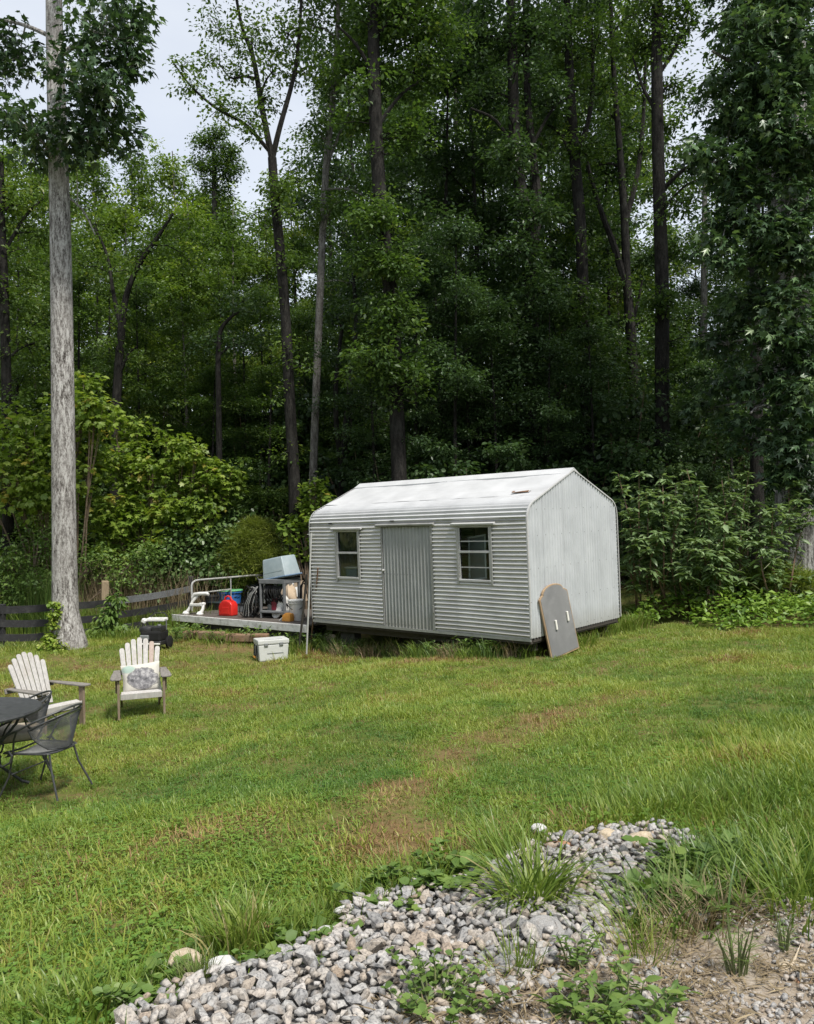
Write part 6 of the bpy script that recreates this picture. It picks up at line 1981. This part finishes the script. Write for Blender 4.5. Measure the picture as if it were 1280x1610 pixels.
pokeweed('tall leafy pokeweed second from the shed with two upright tips', 1040, 16.2, [(1042, 748, 0), (1020, 790, -.3), (1055, 780, -.4), (1040, 840, -.7), (1062, 760, .4)], 2)
pokeweed('tallest leafy pokeweed in the middle of the stand', 1085, 16.0, [(1080, 738, 0), (1100, 765, -.2), (1075, 800, -.5), (1110, 800, -.3), (1095, 850, -.8), (1085, 900, -.9)], 3)
pokeweed('leafy pokeweed with large drooping leaves at its front', 1120, 15.6, [(1135, 755, .4), (1115, 800, 0), (1140, 820, -.3), (1105, 870, -.5), (1125, 905, -.5)], 4)
pokeweed('leafy pokeweed leaning toward the sweetgum trunk', 1165, 16.0, [(1178, 742, 0), (1160, 780, -.2), (1195, 790, 0), (1180, 840, -.4), (1150, 850, -.5)], 5)
pokeweed('leafy pokeweed in front of the pale sweetgum foot', 1225, 15.6, [(1260, 785, 0), (1275, 800, .2), (1215, 800, -.2), (1240, 760, .4), (1205, 850, -.2)], 6)

# low leafy cover on the right bank
GC = [(p.x, p.y) for p in ghits([(985, 985), (1060, 978), (1150, 988), (1240, 985), (1400, 990)])] + [(13, 16.5), (9.5, 18.5), (6.5, 18.0), (4.6, 16.6)]
n = 26000
gx = vr.uniform(3.2, 13, n); gy_ = vr.uniform(13, 18.6, n)
dd = polydist(gx, gy_, GC) * np.where(inpoly(gx, gy_, GC), 1, -1)
ok = dd > -.25 + .35 * vnoise(gx, gy_, .5, 3)
gx, gy_, dd = gx[ok], gy_[ok], dd[ok]
hz = np.clip((dd + .25) / .9, .15, 1) * (.18 + .55 * vnoise(gx, gy_, .7, 8))
P = np.stack([gx, gy_, gz(gx, gy_) + hz * (.35 + .65 * vr.random(len(gx)))], 1)
D = vr.normal(size=(len(gx), 3)); D[:, 2] = D[:, 2] * .4 - .1
v, f, t = leaves(P, D, vr.normal(size=P.shape) * .45 + np.array([0, -.1, 1]), vr.uniform(.07, .15, len(gx)), T_OVAL, np.clip(vr.normal(.5, .2, len(gx)) + (vnoise(gx, gy_, .6, 4) - .5) * .6, 0, 1))
mobj('ground_cover', np_mesh('ground_cover', v, f, M['leaf_cover'], t), kind='stuff')
blob_bush('fern_clump', 'yellow green ferny clump at the sweetgum foot', 'fern', 15.9, (1210, 945), [(1200, 915, 18, 10, 0), (1225, 905, 18, 10, .1), (1180, 925, 16, 8, 0), (1250, 920, 20, 10, 0)], 'fern', T_NEEDLE, .18, 200, .28, droop=-.2)

# ---------------------------------------------------------------- lawn: tufts on points
def tuft(seed, n, spread, h, w, lean, mat, name):
    r = np.random.default_rng(seed)
    B = np.zeros((n, 3)); B[:, :2] = r.normal(size=(n, 2)) * spread; B[:, 2] = -.01
    v, f, t = blades(B, r.random(n) * 6.28, h * (.45 + .9 * r.random(n)), w * (.7 + .6 * r.random(n)), lean * (.4 + r.random(n)), r, 3)
    return bpy.data.objects.new(name, np_mesh(name, v, f, M[mat]))
def clover(seed, n, spread, h, size, name, mat='clover'):
    r = np.random.default_rng(seed)
    parts = []
    c = r.normal(size=(n, 2)) * spread
    hh = h * (.4 + .8 * r.random(n))
    for k in range(3):
        a = r.random(n) * .4 + k * 2.094 + np.arange(n)
        P = np.stack([c[:, 0], c[:, 1], hh], 1)
        D = np.stack([np.cos(a), np.sin(a), .15 * np.ones(n)], 1)
        N = np.tile(np.array([0, 0, 1.]), (n, 1)) + r.normal(size=(n, 3)) * .25
        parts.append(leaves(P, D, N, size * (.7 + .6 * r.random(n)), T_ROUND, np.zeros(n)))
    v, f, t = join(parts)
    return bpy.data.objects.new(name, np_mesh(name, v, f, M[mat]))
src = bpy.data.collections.new('tuft_sources')
SRC = [tuft(1, 34, .050, .040, .0048, 1.4, 'grass', 'tuft_a'), tuft(2, 34, .055, .050, .005, 1.3, 'grass', 'tuft_b'), tuft(3, 28, .06, .034, .0065, 1.6, 'grass', 'tuft_c'),
       tuft(4, 24, .05, .10, .0055, 1.0, 'grass', 'tuft_d'), clover(5, 16, .055, .030, .0095, 'tuft_e'), tuft(6, 16, .05, .05, .004, 1.4, 'dry', 'tuft_f'),
       clover(7, 9, .05, .034, .014, 'tuft_g')]
for o in SRC: src.objects.link(o)

def scatter(name, P, rz, sc, tint, idx, kind='stuff'):
    me = bpy.data.meshes.new(name)
    me.vertices.add(len(P)); me.vertices.foreach_set('co', np.ascontiguousarray(P, np.float32).ravel())
    for nm, arr, ty in (('rz', rz, 'FLOAT'), ('sc', sc, 'FLOAT'), ('tint', tint, 'FLOAT'), ('idx', idx, 'INT')):
        a = me.attributes.new(nm, ty, 'POINT')
        a.data.foreach_set('value', np.ascontiguousarray(arr, np.int32 if ty == 'INT' else np.float32))
    o = mobj(name, me, kind=kind)
    ng = bpy.data.node_groups.new('lawn_tufts', 'GeometryNodeTree')
    ng.interface.new_socket('Geometry', in_out='INPUT', socket_type='NodeSocketGeometry')
    ng.interface.new_socket('Geometry', in_out='OUTPUT', socket_type='NodeSocketGeometry')
    N, L = ng.nodes, ng.links
    gi, go = N.new('NodeGroupInput'), N.new('NodeGroupOutput')
    ip = N.new('GeometryNodeInstanceOnPoints')
    ci = N.new('GeometryNodeCollectionInfo')
    ci.inputs['Collection'].default_value = src
    ci.inputs['Separate Children'].default_value = True
    ci.inputs['Reset Children'].default_value = True
    ip.inputs['Pick Instance'].default_value = True
    def na(nm, ty):
        q = N.new('GeometryNodeInputNamedAttribute'); q.data_type = ty; q.inputs['Name'].default_value = nm
        return q.outputs['Attribute']
    cx = N.new('ShaderNodeCombineXYZ')
    L.new(na('rz', 'FLOAT'), cx.inputs[2])
    L.new(gi.outputs[0], ip.inputs['Points']); L.new(ci.outputs[0], ip.inputs['Instance'])
    L.new(na('idx', 'INT'), ip.inputs['Instance Index']); L.new(cx.outputs[0], ip.inputs['Rotation']); L.new(na('sc', 'FLOAT'), ip.inputs['Scale'])
    L.new(ip.outputs[0], go.inputs[0])
    md = o.modifiers.new('tufts', 'NODES'); md.node_group = ng
    return o

def band(x, y, pxs, width):
    P = [(p.x, p.y) for p in ghits(pxs)]
    best = np.full(x.shape, 1e9)
    for (a, b) in zip(P[:-1], P[1:]):
        vx, vy = b[0] - a[0], b[1] - a[1]
        t = np.clip(((x - a[0]) * vx + (y - a[1]) * vy) / (vx * vx + vy * vy), 0, 1)
        best = np.minimum(best, np.hypot(x - a[0] - t * vx, y - a[1] - t * vy))
    return np.exp(-(best / width) ** 2)

lr = np.random.default_rng(5)
def samples(y0, y1, dens):
    x0 = -(.62 * y1 + 1.6); x1 = -x0
    n = int((y1 - y0) * (x1 - x0) * dens)
    x = lr.uniform(x0, x1, n); y = lr.uniform(y0, y1, n)
    k = np.abs(x) < .58 * y + 1.5
    return x[k], y[k]
XY = [samples(1.8, 4.2, 520), samples(4.2, 6.5, 400), samples(6.5, 10, 260), samples(10, 13.5, 190), samples(13.5, 18.5, 110)]
X = np.concatenate([a[0] for a in XY]); Y_ = np.concatenate([a[1] for a in XY])
dg = polydist(X, Y_, GRAVEL) * np.where(inpoly(X, Y_, GRAVEL), 1, -1)
dd_ = polydist(X, Y_, DIRT) * np.where(inpoly(X, Y_, DIRT), 1, -1)
edge = (vnoise(X, Y_, .3, 12) - .5) * .3
def local(mi, x, y):
    return (mi[0][0] * x + mi[0][1] * y + mi[0][3], mi[1][0] * x + mi[1][1] * y + mi[1][3])
lx, ly = local(SMI, X, Y_)
in_shed = (lx > -.05) & (lx < SL + .05) & (ly > .15) & (ly < SW + .1)
lx2, ly2 = local(DM.inverted(), X, Y_)
in_deck = (lx2 > .1) & (lx2 < DL) & (ly2 > .1) & (ly2 < DEPTH)
in_gc = inpoly(X, Y_, GC)
far = (Y_ > 17.3) & (X > -2)
keep = ((dg + edge < .02) | ((dg < .28) & (lr.random(len(X)) < .10))) & (dd_ + edge < .05) & ~in_shed & ~in_deck & ~in_gc & ~far
brown = np.clip(.8 * band(X, Y_, [(620, 1250), (720, 1190), (830, 1130), (920, 1100), (1000, 1085)], .32) + .6 * band(X, Y_, [(340, 1290), (480, 1280), (600, 1260), (640, 1330)], .32)
                + .9 * band(X, Y_, [(620, 1040), (720, 1033), (800, 1040)], .30) + .65 * band(X, Y_, [(80, 1040), (250, 1045), (380, 1030)], .8) + .6 * band(X, Y_, [(300, 1012), (380, 1025)], .5)
                + .5 * band(X, Y_, [(1130, 1290), (1200, 1280)], .25) + .5 * band(X, Y_, [(640, 1330), (760, 1310), (900, 1290)], .35), 0, 1)
pn = vnoise(X, Y_, 1.1, 40); pn2 = vnoise(X, Y_, .35, 41); pn3 = vnoise(X, Y_, .14, 43)
dry = np.clip(brown * (.35 + .9 * pn2) + np.clip(pn - .62, 0, 1) * 1.6 * pn2, 0, 1)
keep &= ~((dry > .45) & (lr.random(len(X)) < .5)) & ~((vnoise(X, Y_, .22, 47) > .78) & (lr.random(len(X)) < .55))
X, Y_, dry, pn, pn2, pn3, dg = X[keep], Y_[keep], dry[keep], pn[keep], pn2[keep], pn3[keep], dg[keep]
n = len(X)
rightlong = np.clip((X - .30 * Y_) / 1.2, 0, 1) * np.clip((9.5 - Y_) / 3, 0, 1)
lowleft = np.clip((-.1 * Y_ - X + .3) / 1.0, 0, 1) * np.clip((7.5 - Y_) / 3, 0, 1)
idx = lr.choice([0, 1, 2], n, p=[.4, .35, .25])
u = lr.random(n)
idx = np.where(u < .05 + .26 * lowleft * (pn2 > .4), 4, idx)
idx = np.where((u > .95) & (Y_ < 9), 6, idx)
idx = np.where(lr.random(n) < .75 * rightlong * (.4 + pn) + .05 * (pn2 > .55) , 3, idx)
idx = np.where((dry > .25) & (lr.random(n) < dry * .75), 5, idx)
tint = np.clip(.385 + (pn - .5) * .45 + (pn2 - .5) * .42 + lr.normal(size=n) * .13 + dry * .34 - rightlong * .08 - lowleft * .05 + .17 * np.clip((Y_ - 8) / 4, 0, 1), 0, 1)
sc = (.6 + .75 * lr.random(n)) * (.7 + .35 * pn + .4 * pn2) * (1 + .35 * np.clip((Y_ - 9) / 6, 0, 1))
sc *= np.where((dg > -.35) & (dg < 0), 1.35, 1.0)
P = np.stack([X, Y_, gz(X, Y_) + (vnoise(X, Y_, .5, 3) - .5) * .03 + (vnoise(X, Y_, 1.7, 4) - .5) * .06 - .03], 1)
scatter('lawn_grass', P, lr.random(n) * 6.28, sc, tint, idx)

# ---------------------------------------------------------------- crushed granite
sr = np.random.default_rng(9)
def rock_mesh(seed, mat, npts=16, flat=.68, name='stone'):
    r = np.random.default_rng(seed)
    p = unit(r.normal(size=(npts, 3))) * (.8 + .3 * r.random((npts, 1))) * np.array([.56, .46, .46 * flat / .68 * .75])
    bm = bmesh.new()
    for q in p: bm.verts.new(q)
    res = bmesh.ops.convex_hull(bm, input=bm.verts)
    bmesh.ops.delete(bm, geom=[e for e in res['geom_interior'] if isinstance(e, bmesh.types.BMVert)], context='VERTS')
    bmesh.ops.recalc_face_normals(bm, faces=bm.faces)
    bmesh.ops.triangulate(bm, faces=bm.faces)
    me = bpy.data.meshes.new(name); bm.to_mesh(me); bm.free()
    me.materials.append(mat)
    return me
RK = [rock_mesh(300 + i, M['stone']) for i in range(14)]
def rk_np(me):
    v = np.zeros(len(me.vertices) * 3); me.vertices.foreach_get('co', v)
    f = np.zeros(len(me.polygons) * 3, int); me.polygons.foreach_get('vertices', f)
    return v.reshape(-1, 3), f.reshape(-1, 3)
RKN = [rk_np(m) for m in RK]
gp = np.array(GRAVEL)
placed = []
cell = {}
def try_place(x, y, s, k):
    ci, cj = int(x / .12), int(y / .12)
    for a in (-1, 0, 1):
        for b in (-1, 0, 1):
            for (qx, qy, qs) in cell.get((ci + a, cj + b), ()):
                if (qx - x) ** 2 + (qy - y) ** 2 < (k * (qs + s) / 2) ** 2: return False
    cell.setdefault((ci, cj), []).append((x, y, s))
    return True
def gsample(n):
    x = sr.uniform(gp[:, 0].min(), gp[:, 0].max(), n); y = sr.uniform(max(1.9, gp[:, 1].min()), gp[:, 1].max(), n)
    d = polydist(x, y, GRAVEL) * np.where(inpoly(x, y, GRAVEL), 1, -1)
    return x, y, d
for (n_, smin, smax, k, lift) in ((150, .075, .095, .84, .018), (10000, .043, .066, .76, .014), (16000, .03, .046, .70, .026), (16000, .018, .03, .72, .012)):
    x, y, d = gsample(n_)
    e = (vnoise(x, y, .25, 50) - .5) * .25
    for i in np.nonzero(d + e > .0)[0]:
        if d[i] < .15 and sr.random() > .35 + 4 * max(0, d[i]): continue
        s = sr.uniform(smin, smax)
        if x[i] > 1.0 and y[i] < 3.6: s *= .8
        if try_place(x[i], y[i], s, k):
            placed.append((x[i], y[i], s, lift + sr.uniform(-.008, .012)))
PL = np.array(placed)
hzv = heapz(PL[:, 0], PL[:, 1])
vis = PL[:, 2] / np.hypot(PL[:, 0], PL[:, 1]) * ((np.abs(PL[:, 0]) < .5 * PL[:, 1]) & (PL[:, 1] > 2.55))
order = np.argsort(-vis)
rest_parts = []
for r_i, i in enumerate(order):
    x, y, s, lf = PL[i]
    eu = Euler((sr.normal() * .35, sr.normal() * .35, sr.random() * 6.28))
    sv = Vector((s * sr.uniform(.95, 1.3), s * sr.uniform(.8, 1.1), s * sr.uniform(.75, 1.05)))
    loc = Vector((x, y, hzv[i] + lf + s * .12))
    j = sr.integers(len(RK))
    if r_i < 300:
        o = bpy.data.objects.new('stone', RK[j]); COL.objects.link(o); o.parent = gravel_bed
        o.location = loc; o.rotation_euler = eu; o.scale = sv
    else:
        v, f = RKN[j]
        m = np.array(Matrix.LocRotScale(loc, eu, sv))
        rest_parts.append((v @ m[:3, :3].T + m[:3, 3], f, np.full(len(f), sr.random())))
v, f, t = join(rest_parts)
mobj('crushed_stone', np_mesh('crushed_stone', v, f, M['stone_attr'], t), gravel_bed, kind='stuff')
# pebbles on the dirt
dp = np.array(DIRT)
x = sr.uniform(dp[:, 0].min(), min(3.6, dp[:, 0].max()), 16000); y = sr.uniform(2.0, dp[:, 1].max(), 16000)
d = polydist(x, y, DIRT) * np.where(inpoly(x, y, DIRT), 1, -1)
near_g = polydist(x, y, GRAVEL)
parts = []
for i in np.nonzero((d > -.12) & (vnoise(x, y, .3, 60) > .25 * sr.random(16000) + .1))[0][:9000]:
    s = .005 + .026 * sr.random() ** 4
    if near_g[i] < .45 and sr.random() < .12 * (1 - near_g[i] / .45): s = .03 + .03 * sr.random()
    v, f = RKN[sr.integers(len(RKN))]
    m = np.array(Matrix.LocRotScale(Vector((x[i], y[i], gz1(x[i], y[i]) + .024 + s * .1)), Euler((sr.normal() * .4, sr.normal() * .4, sr.random() * 6.28)), Vector((s * 1.2, s, s * .8))))
    parts.append((v @ m[:3, :3].T + m[:3, 3], f, np.full(len(f), .15 + .85 * sr.random())))
v, f, t = join(parts)
# dry brown thatch and needles lying on the dirt
tx_, ty_ = sr.uniform(dp[:, 0].min(), min(3.4, dp[:, 0].max()), 9000), sr.uniform(2.0, dp[:, 1].max(), 9000)
ok_ = (polydist(tx_, ty_, DIRT) * np.where(inpoly(tx_, ty_, DIRT), 1, -1) > -.05) & (vnoise(tx_, ty_, .25, 71) > .66)
tx_, ty_ = tx_[ok_], ty_[ok_]
aa = sr.random(len(tx_)) * 6.28
vv, ff, tt_ = leaves(np.stack([tx_, ty_, gz(tx_, ty_) + .03 + .012 * sr.random(len(tx_))], 1), np.stack([np.cos(aa), np.sin(aa), .15 * sr.normal(size=len(aa))], 1), np.tile([0, 0, 1.], (len(aa), 1)) + sr.normal(size=(len(aa), 3)) * .3, sr.uniform(.03, .11, len(aa)), T_NEEDLE, np.clip(sr.normal(.35, .25, len(aa)), 0, 1))
mobj('dry_thatch', np_mesh('dry_thatch', vv, ff, M['straw'], tt_), dirt_patch, kind='stuff')
mobj('pebbles', np_mesh('pebbles', v, f, M['stone_attr'], t), dirt_patch, kind='stuff')

def rock(label, px, py, size, mat, seed, sq=(1, 1, .8), rz=0.0):
    p = ghit(px, py)
    me = rock_mesh(seed, M[mat], 26, .8, 'rock')
    bm = bmesh.new(); bm.from_mesh(me)
    bmesh.ops.bevel(bm, geom=list(bm.edges), offset=.035, segments=1, affect='EDGES')
    bm.to_mesh(me); bm.free()
    o = mobj('rock', me)
    o.location = (p.x, p.y, p.z + size * sq[2] * .22); o.scale = (size * sq[0], size * sq[1], size * sq[2]); o.rotation_euler = (0, .1, rz)
    return tag(o, label, 'rock', 'loose rocks round the gravel')
rock('pale tan rock in the grass at the left edge of the gravel', 290, 1520, .13, 'rock_tan', 1)
rock('white granite rock set upright at the top edge of the gravel', 519, 1478, .09, 'rock_white', 2, (1, .9, 1.1), .6)
rock('grey white granite rock beside the tan rock in the grass', 347, 1526, .12, 'rock_white', 3, (1, .7, .8), .5)
rock('big weathered grey boulder below the large grass clump', 852, 1478, .19, 'rock_grey', 4, (1.05, .8, .8))
rock('tan block among the farthest gravel stones', 1013, 1338, .17, 'rock_tan', 5, (1, .8, .95))
rock('small pointed tan rock at the far end of the gravel', 957, 1330, .13, 'rock_tan', 6, (.9, .8, 1.1))
rock('flat rust brown rock at the far left corner of the gravel', 900, 1338, .14, 'rock_rust', 7, (1.3, .8, .6))
rock('small white rock alone in the long grass', 848, 1308, .09, 'rock_white', 8)
rock('flat tan rock half sunk in the bare dirt', 1245, 1528, .13, 'rock_tan', 9, (1.2, .9, .45))
rock('white rock lying in the grass just above the gravel', 550, 1437, .12, 'rock_white', 10, (1.3, .8, .6))
rock('rusty orange chip lying in the grass left of the gravel', 422, 1458, .05, 'rock_rust', 11)
rock('small reddish stone near the dirt edge at right', 1262, 1552, .06, 'rock_rust', 13, (1.2, .9, .7))
rock('grey stone leaning behind the large grass clump', 787, 1378, .13, 'rock_grey', 14, (1, .8, 1.1))

# ---------------------------------------------------------------- grass clumps and weeds in front
def clump(label, pts, n, h, lean, spread, mat='blade', w=.008, seed=0, name='grass_clump', tintmu=.5):
    return blade_plant(name, label, 'grass', ghits(pts), n, h, w, lean, mat, spread, kind='stuff' if seed in (39, 40, 41, 42, 44) else None, seed=seed, tintmu=tintmu, curl=.8)
clump('large grass clump fountaining over the middle of the gravel', [(835, 1430), (845, 1425), (825, 1435)], 230, .36, 1.75, .05, 'blade', .0105, 31, tintmu=.55)
clump('loose grass clump just behind the large one at the gravel top', [(800, 1350), (780, 1345), (830, 1345)], 220, .22, 1.1, .07, 'blade', .007, 32)
clump('wide grass clump on the right side of the gravel', [(1060, 1440), (1090, 1425), (1030, 1455), (1120, 1420)], 230, .25, 1.6, .10, 'blade_deep', .009, 33, tintmu=.6)
clump('dry tan grass tuft below the wide clump', [(1110, 1450), (1150, 1445), (1075, 1470)], 320, .18, 1.2, .07, 'straw', .005, 34)
clump('tall grass at the right photo edge above the dirt', [(1240, 1420), (1270, 1400), (1265, 1440), (1290, 1430), (1225, 1390)], 380, .24, 1.2, .12, 'blade', .008, 35)
clump('dark leafy grass clump above the wide clump', [(1130, 1370), (1160, 1360), (1100, 1365)], 420, .16, 1.1, .09, 'blade_deep', .009, 36)
clump('pale grass clump in the lawn above the tan rock', [(375, 1480), (390, 1475), (360, 1485)], 200, .20, 1.1, .06, 'blade', .009, 37, tintmu=.75)
clump('short brown sedge tuft beside the tan rock', [(315, 1540), (305, 1545)], 110, .14, .9, .03, 'blade_deep', .005, 38, tintmu=.9)
clump('thin grass strip hanging over the gravel top left', [(470, 1470), (500, 1455), (440, 1480)], 220, .12, 1.1, .08, 'blade', .007, 39)
clump('grass fringe along the upper gravel edge', [(640, 1390), (680, 1380), (720, 1372), (600, 1405), (560, 1425)], 420, .13, 1.1, .09, 'blade', .007, 40)
clump('long grass patch in the right lawn above the gravel', [(1000, 1270), (1060, 1260), (1120, 1270), (950, 1285), (1180, 1250), (1240, 1230)], 1800, .105, 1.1, .24, 'blade', .007, 41, tintmu=.45)
clump('long grass patch along the right photo edge', [(1200, 1300), (1250, 1290), (1290, 1310), (1280, 1340), (1230, 1340)], 1000, .11, 1.1, .2, 'blade', .007, 42, tintmu=.45)
clump('sparse grass blades sprouting between dirt and gravel', [(1000, 1500), (1015, 1520), (990, 1480)], 120, .20, 1.0, .05, 'blade', .005, 43, tintmu=.8)
clump('grass in the bottom left corner of the lawn', [(60, 1580), (20, 1600), (100, 1600), (140, 1570)], 600, .10, 1.2, .12, 'blade', .008, 44)
clump('green tuft sprouting from the gravel foot', [(820, 1530), (800, 1540)], 90, .16, 1.0, .03, 'blade', .006, 45)

def weed(label, px, py, n, h, size, tpl, mat, seed, spread=.06, stemmat='stem_green', upright=.4, name='weed'):
    r = np.random.default_rng(seed)
    p = ghit(px, py)
    o = root(name, label, 'weed', p)
    mb = MB(); PP = []; DD = []
    for k in range(n):
        a = r.random() * 6.28; L = h * (.6 + .6 * r.random())
        tip = Vector((math.cos(a) * spread * 2 * r.random() + math.cos(a) * L * (1 - upright) * .6, math.sin(a) * spread * 2 * r.random() + math.sin(a) * L * (1 - upright) * .6, L * (upright + .25)))
        b = Vector((math.cos(a) * spread * r.random(), math.sin(a) * spread * r.random(), -.01))
        m_ = b.lerp(tip, .5) + Vector((0, 0, L * .1))
        mb.tube([b, m_, tip], [.0035, .003, .0015], 4, cap=False)
        for j in range(11):
            t = .25 + .75 * j / 10
            q = b.lerp(m_, t * 2) if t < .5 else m_.lerp(tip, t * 2 - 1)
            an = j * 2.4 + r.random()
            PP.append(tuple(q)); DD.append((math.cos(an), math.sin(an), .35 + r.normal() * .2))
    mb.build('stems', M[stemmat], o, smooth=True, kind='stuff')
    PP = np.array(PP); DD = np.array(DD)
    v, f, t = leaves(PP, DD, np.tile([0, 0, 1.], (len(PP), 1)) + r.normal(size=PP.shape) * .3, size * (.6 + .7 * r.random(len(PP))), tpl, np.clip(r.normal(.5, .22, len(PP)), 0, 1))
    mobj('foliage', np_mesh('foliage', v, f, M[mat], t), o, kind='stuff')
    return o
weed('bushy small-leaved weed at the bottom edge of the gravel', 690, 1606, 26, .20, .026, T_ROUND, 'leaf_weed', 51, .10)
weed('upright feathery weed in the bare dirt at right', 1160, 1540, 16, .17, .045, T_NEEDLE, 'leaf_weed', 52, .03, upright=.75)
weed('smaller feathery weed near the right photo edge', 1233, 1502, 10, .14, .042, T_NEEDLE, 'leaf_weed', 53, .02, upright=.75)
weed('leafy weed at the bottom edge of the dirt', 985, 1612, 18, .18, .05, T_LONG, 'leaf_weed', 54, .09)
weed('second leafy weed left of the one at the bottom edge of the dirt', 930, 1612, 12, .14, .05, T_LONG, 'leaf_weed', 55, .06)
weed('low broad-leaved weed at the upper gravel edge', 700, 1385, 20, .14, .055, T_ROUND, 'leaf_weed', 56, .12, upright=.3)
weed('low dark weed between the grass and the upper gravel', 620, 1415, 16, .10, .05, T_ROUND, 'leaf_weed', 57, .12, upright=.3)
weed('dark broad weed patch under the long grass right of the gravel', 1100, 1390, 30, .16, .06, T_ROUND, 'leaf_weed', 58, .18, upright=.3)
weed('spindly weed in the middle of the dirt edge', 905, 1530, 8, .15, .035, T_LONG, 'leaf_weed', 59, .03, upright=.6)
weed('sprig of weed growing out of the gravel foot', 700, 1560, 8, .10, .03, T_ROUND, 'leaf_weed', 60, .05)
weed('broad-leaved weed at the gravel edge by the white rock', 480, 1500, 16, .09, .05, T_ROUND, 'leaf_weed', 61, .14, upright=.25)
weed('low weed at the left end of the gravel', 250, 1562, 14, .09, .045, T_ROUND, 'leaf_weed', 62, .12, upright=.25)

# weeds along the shed and deck
def footpts(pxs): return [tuple(p) for p in ghits(pxs)]
blade_plant('grass_clump', 'dark grass clump under the left shed window', 'grass', footpts([(540, 1028), (552, 1030), (530, 1026)]), 160, .34, .013, 1.5, 'blade_deep', .10, seed=71, tintmu=.45)
blade_plant('grass_clump', 'tan dead grass heap under the shed beside the door', 'grass', footpts([(575, 1028), (590, 1030), (565, 1024)]), 170, .26, .010, 1.4, 'straw', .16, seed=72)
blade_plant('grass_clump', 'yellow green grass clump under the shed door', 'grass', footpts([(605, 1026), (620, 1024)]), 70, .38, .010, 1.2, 'blade', .10, seed=73, tintmu=.8)
blade_plant('grass_clump', 'dark grass clump under the right part of the shed wall', 'grass', footpts([(740, 1030), (725, 1028), (755, 1028)]), 130, .24, .012, 1.4, 'blade_deep', .12, seed=74, tintmu=.5)
blade_plant('grass_clump', 'long wispy grass blades at the near shed corner', 'grass', footpts([(820, 1028), (840, 1028), (805, 1026)]), 80, .50, .010, 1.3, 'blade', .10, seed=75, tintmu=.6)
blade_plant('grass_clump', 'long grass standing behind the arched board', 'grass', footpts([(925, 1008), (945, 1000), (960, 996), (915, 1015)]), 420, .24, .010, 1.1, 'blade', .12, seed=76, tintmu=.65)
blade_plant('grass_clump', 'bright grass fringe along the shed end wall', 'grass', footpts([(975, 992), (990, 990), (1005, 985)]), 400, .30, .012, .9, 'blade', .12, seed=77, tintmu=.6)
blade_plant('grass_clump', 'stringy grass between the shed corner and the door clump', 'grass', footpts([(660, 1030), (690, 1030), (640, 1028), (710, 1030)]), 160, .20, .010, 1.3, 'blade_deep', .2, seed=78, tintmu=.7)
blade_plant('grass_clump', 'grass and weeds under the left half of the platform', 'grass', footpts([(300, 1005), (330, 1010), (360, 1012)]), 220, .24, .011, 1.2, 'blade', .2, seed=79, tintmu=.6)
blade_plant('grass_clump', 'grass and weeds between the cooler and the pipe', 'grass', footpts([(455, 1025), (470, 1025), (440, 1020)]), 220, .28, .011, 1.1, 'blade', .16, seed=80, tintmu=.55)
blade_plant('grass_clump', 'green weeds hugging the left shed corner', 'grass', footpts([(497, 1018), (510, 1020), (520, 1022)]), 220, .3, .013, 1.1, 'blade_deep', .12, seed=81, tintmu=.6)
weed('leafy weed under the left shed corner by the pipe', 500, 1018, 22, .45, .08, T_OVAL, 'leaf_weed', 82, .14)
weed('leafy weed under the right window of the shed', 750, 1026, 20, .35, .08, T_LONG, 'leaf_weed', 83, .16)
weed('leafy weed beneath the platform above the timber', 400, 1008, 18, .4, .07, T_OVAL, 'leaf_weed', 84, .16)
weed('leafy weed beside the engine washer', 275, 1008, 20, .4, .09, T_LONG, 'leaf_weed', 85, .2)
rk = rock('tan broken block lying in weeds under the shed corner', 518, 1010, .34, 'rock_tan', 31, (1, .8, .9))

for k, (px, py, h, sz, tp, lab) in enumerate(((556, 1026, .34, .06, T_OVAL, 'leafy weed between the dark clump and the dead grass heap'), (640, 1026, .28, .06, T_LONG, 'sprawling weed under the right edge of the shed door'),
        (690, 1028, .26, .06, T_OVAL, 'low weed under the shed wall right of the door'), (785, 1027, .30, .07, T_LONG, 'weed under the shed wall near the long wispy blades'),
        (300, 1000, .35, .07, T_OVAL, 'leafy weed under the left end of the platform'), (345, 1008, .3, .06, T_LONG, 'leafy weed on the clay bank below the fuel can'), (460, 1015, .4, .07, T_OVAL, 'leafy weed beside the cooler under the platform'))):
    weed(lab, px, py, 20, h, sz, tp, 'leaf_weed', 90 + k, .16)

feet = [(515, 1022, 'at the shed foot left of the first window'), (533, 1030, 'at the shed foot under the first window frame'), (572, 1026, 'beside the dead grass heap at the shed foot'), (598, 1028, 'at the left jamb of the shed door'), (630, 1028, 'under the middle of the shed door'),
        (655, 1030, 'under the right half of the shed door'), (678, 1029, 'at the right jamb of the shed door'), (705, 1030, 'under the left frame of the second window'), (735, 1031, 'under the second window of the shed'), (770, 1031, 'under the right frame of the second window'), (795, 1030, 'at the shed foot right of the second window'), (828, 1030, 'at the near corner post of the shed')]
for k, (px, py, where) in enumerate(feet):
    blade_plant('weed_tuft', ('dark', 'dry tan', 'pale green')[k % 3] + ' tuft of weeds ' + where, 'weed', footpts([(px, py), (px + 6, py)]), 70 + 20 * (k % 3), .20 + .10 * ((k * 7) % 4) / 3, .010, 1.4,
                ('blade_deep', 'straw', 'blade')[k % 3], .10, seed=120 + k, tintmu=.5)
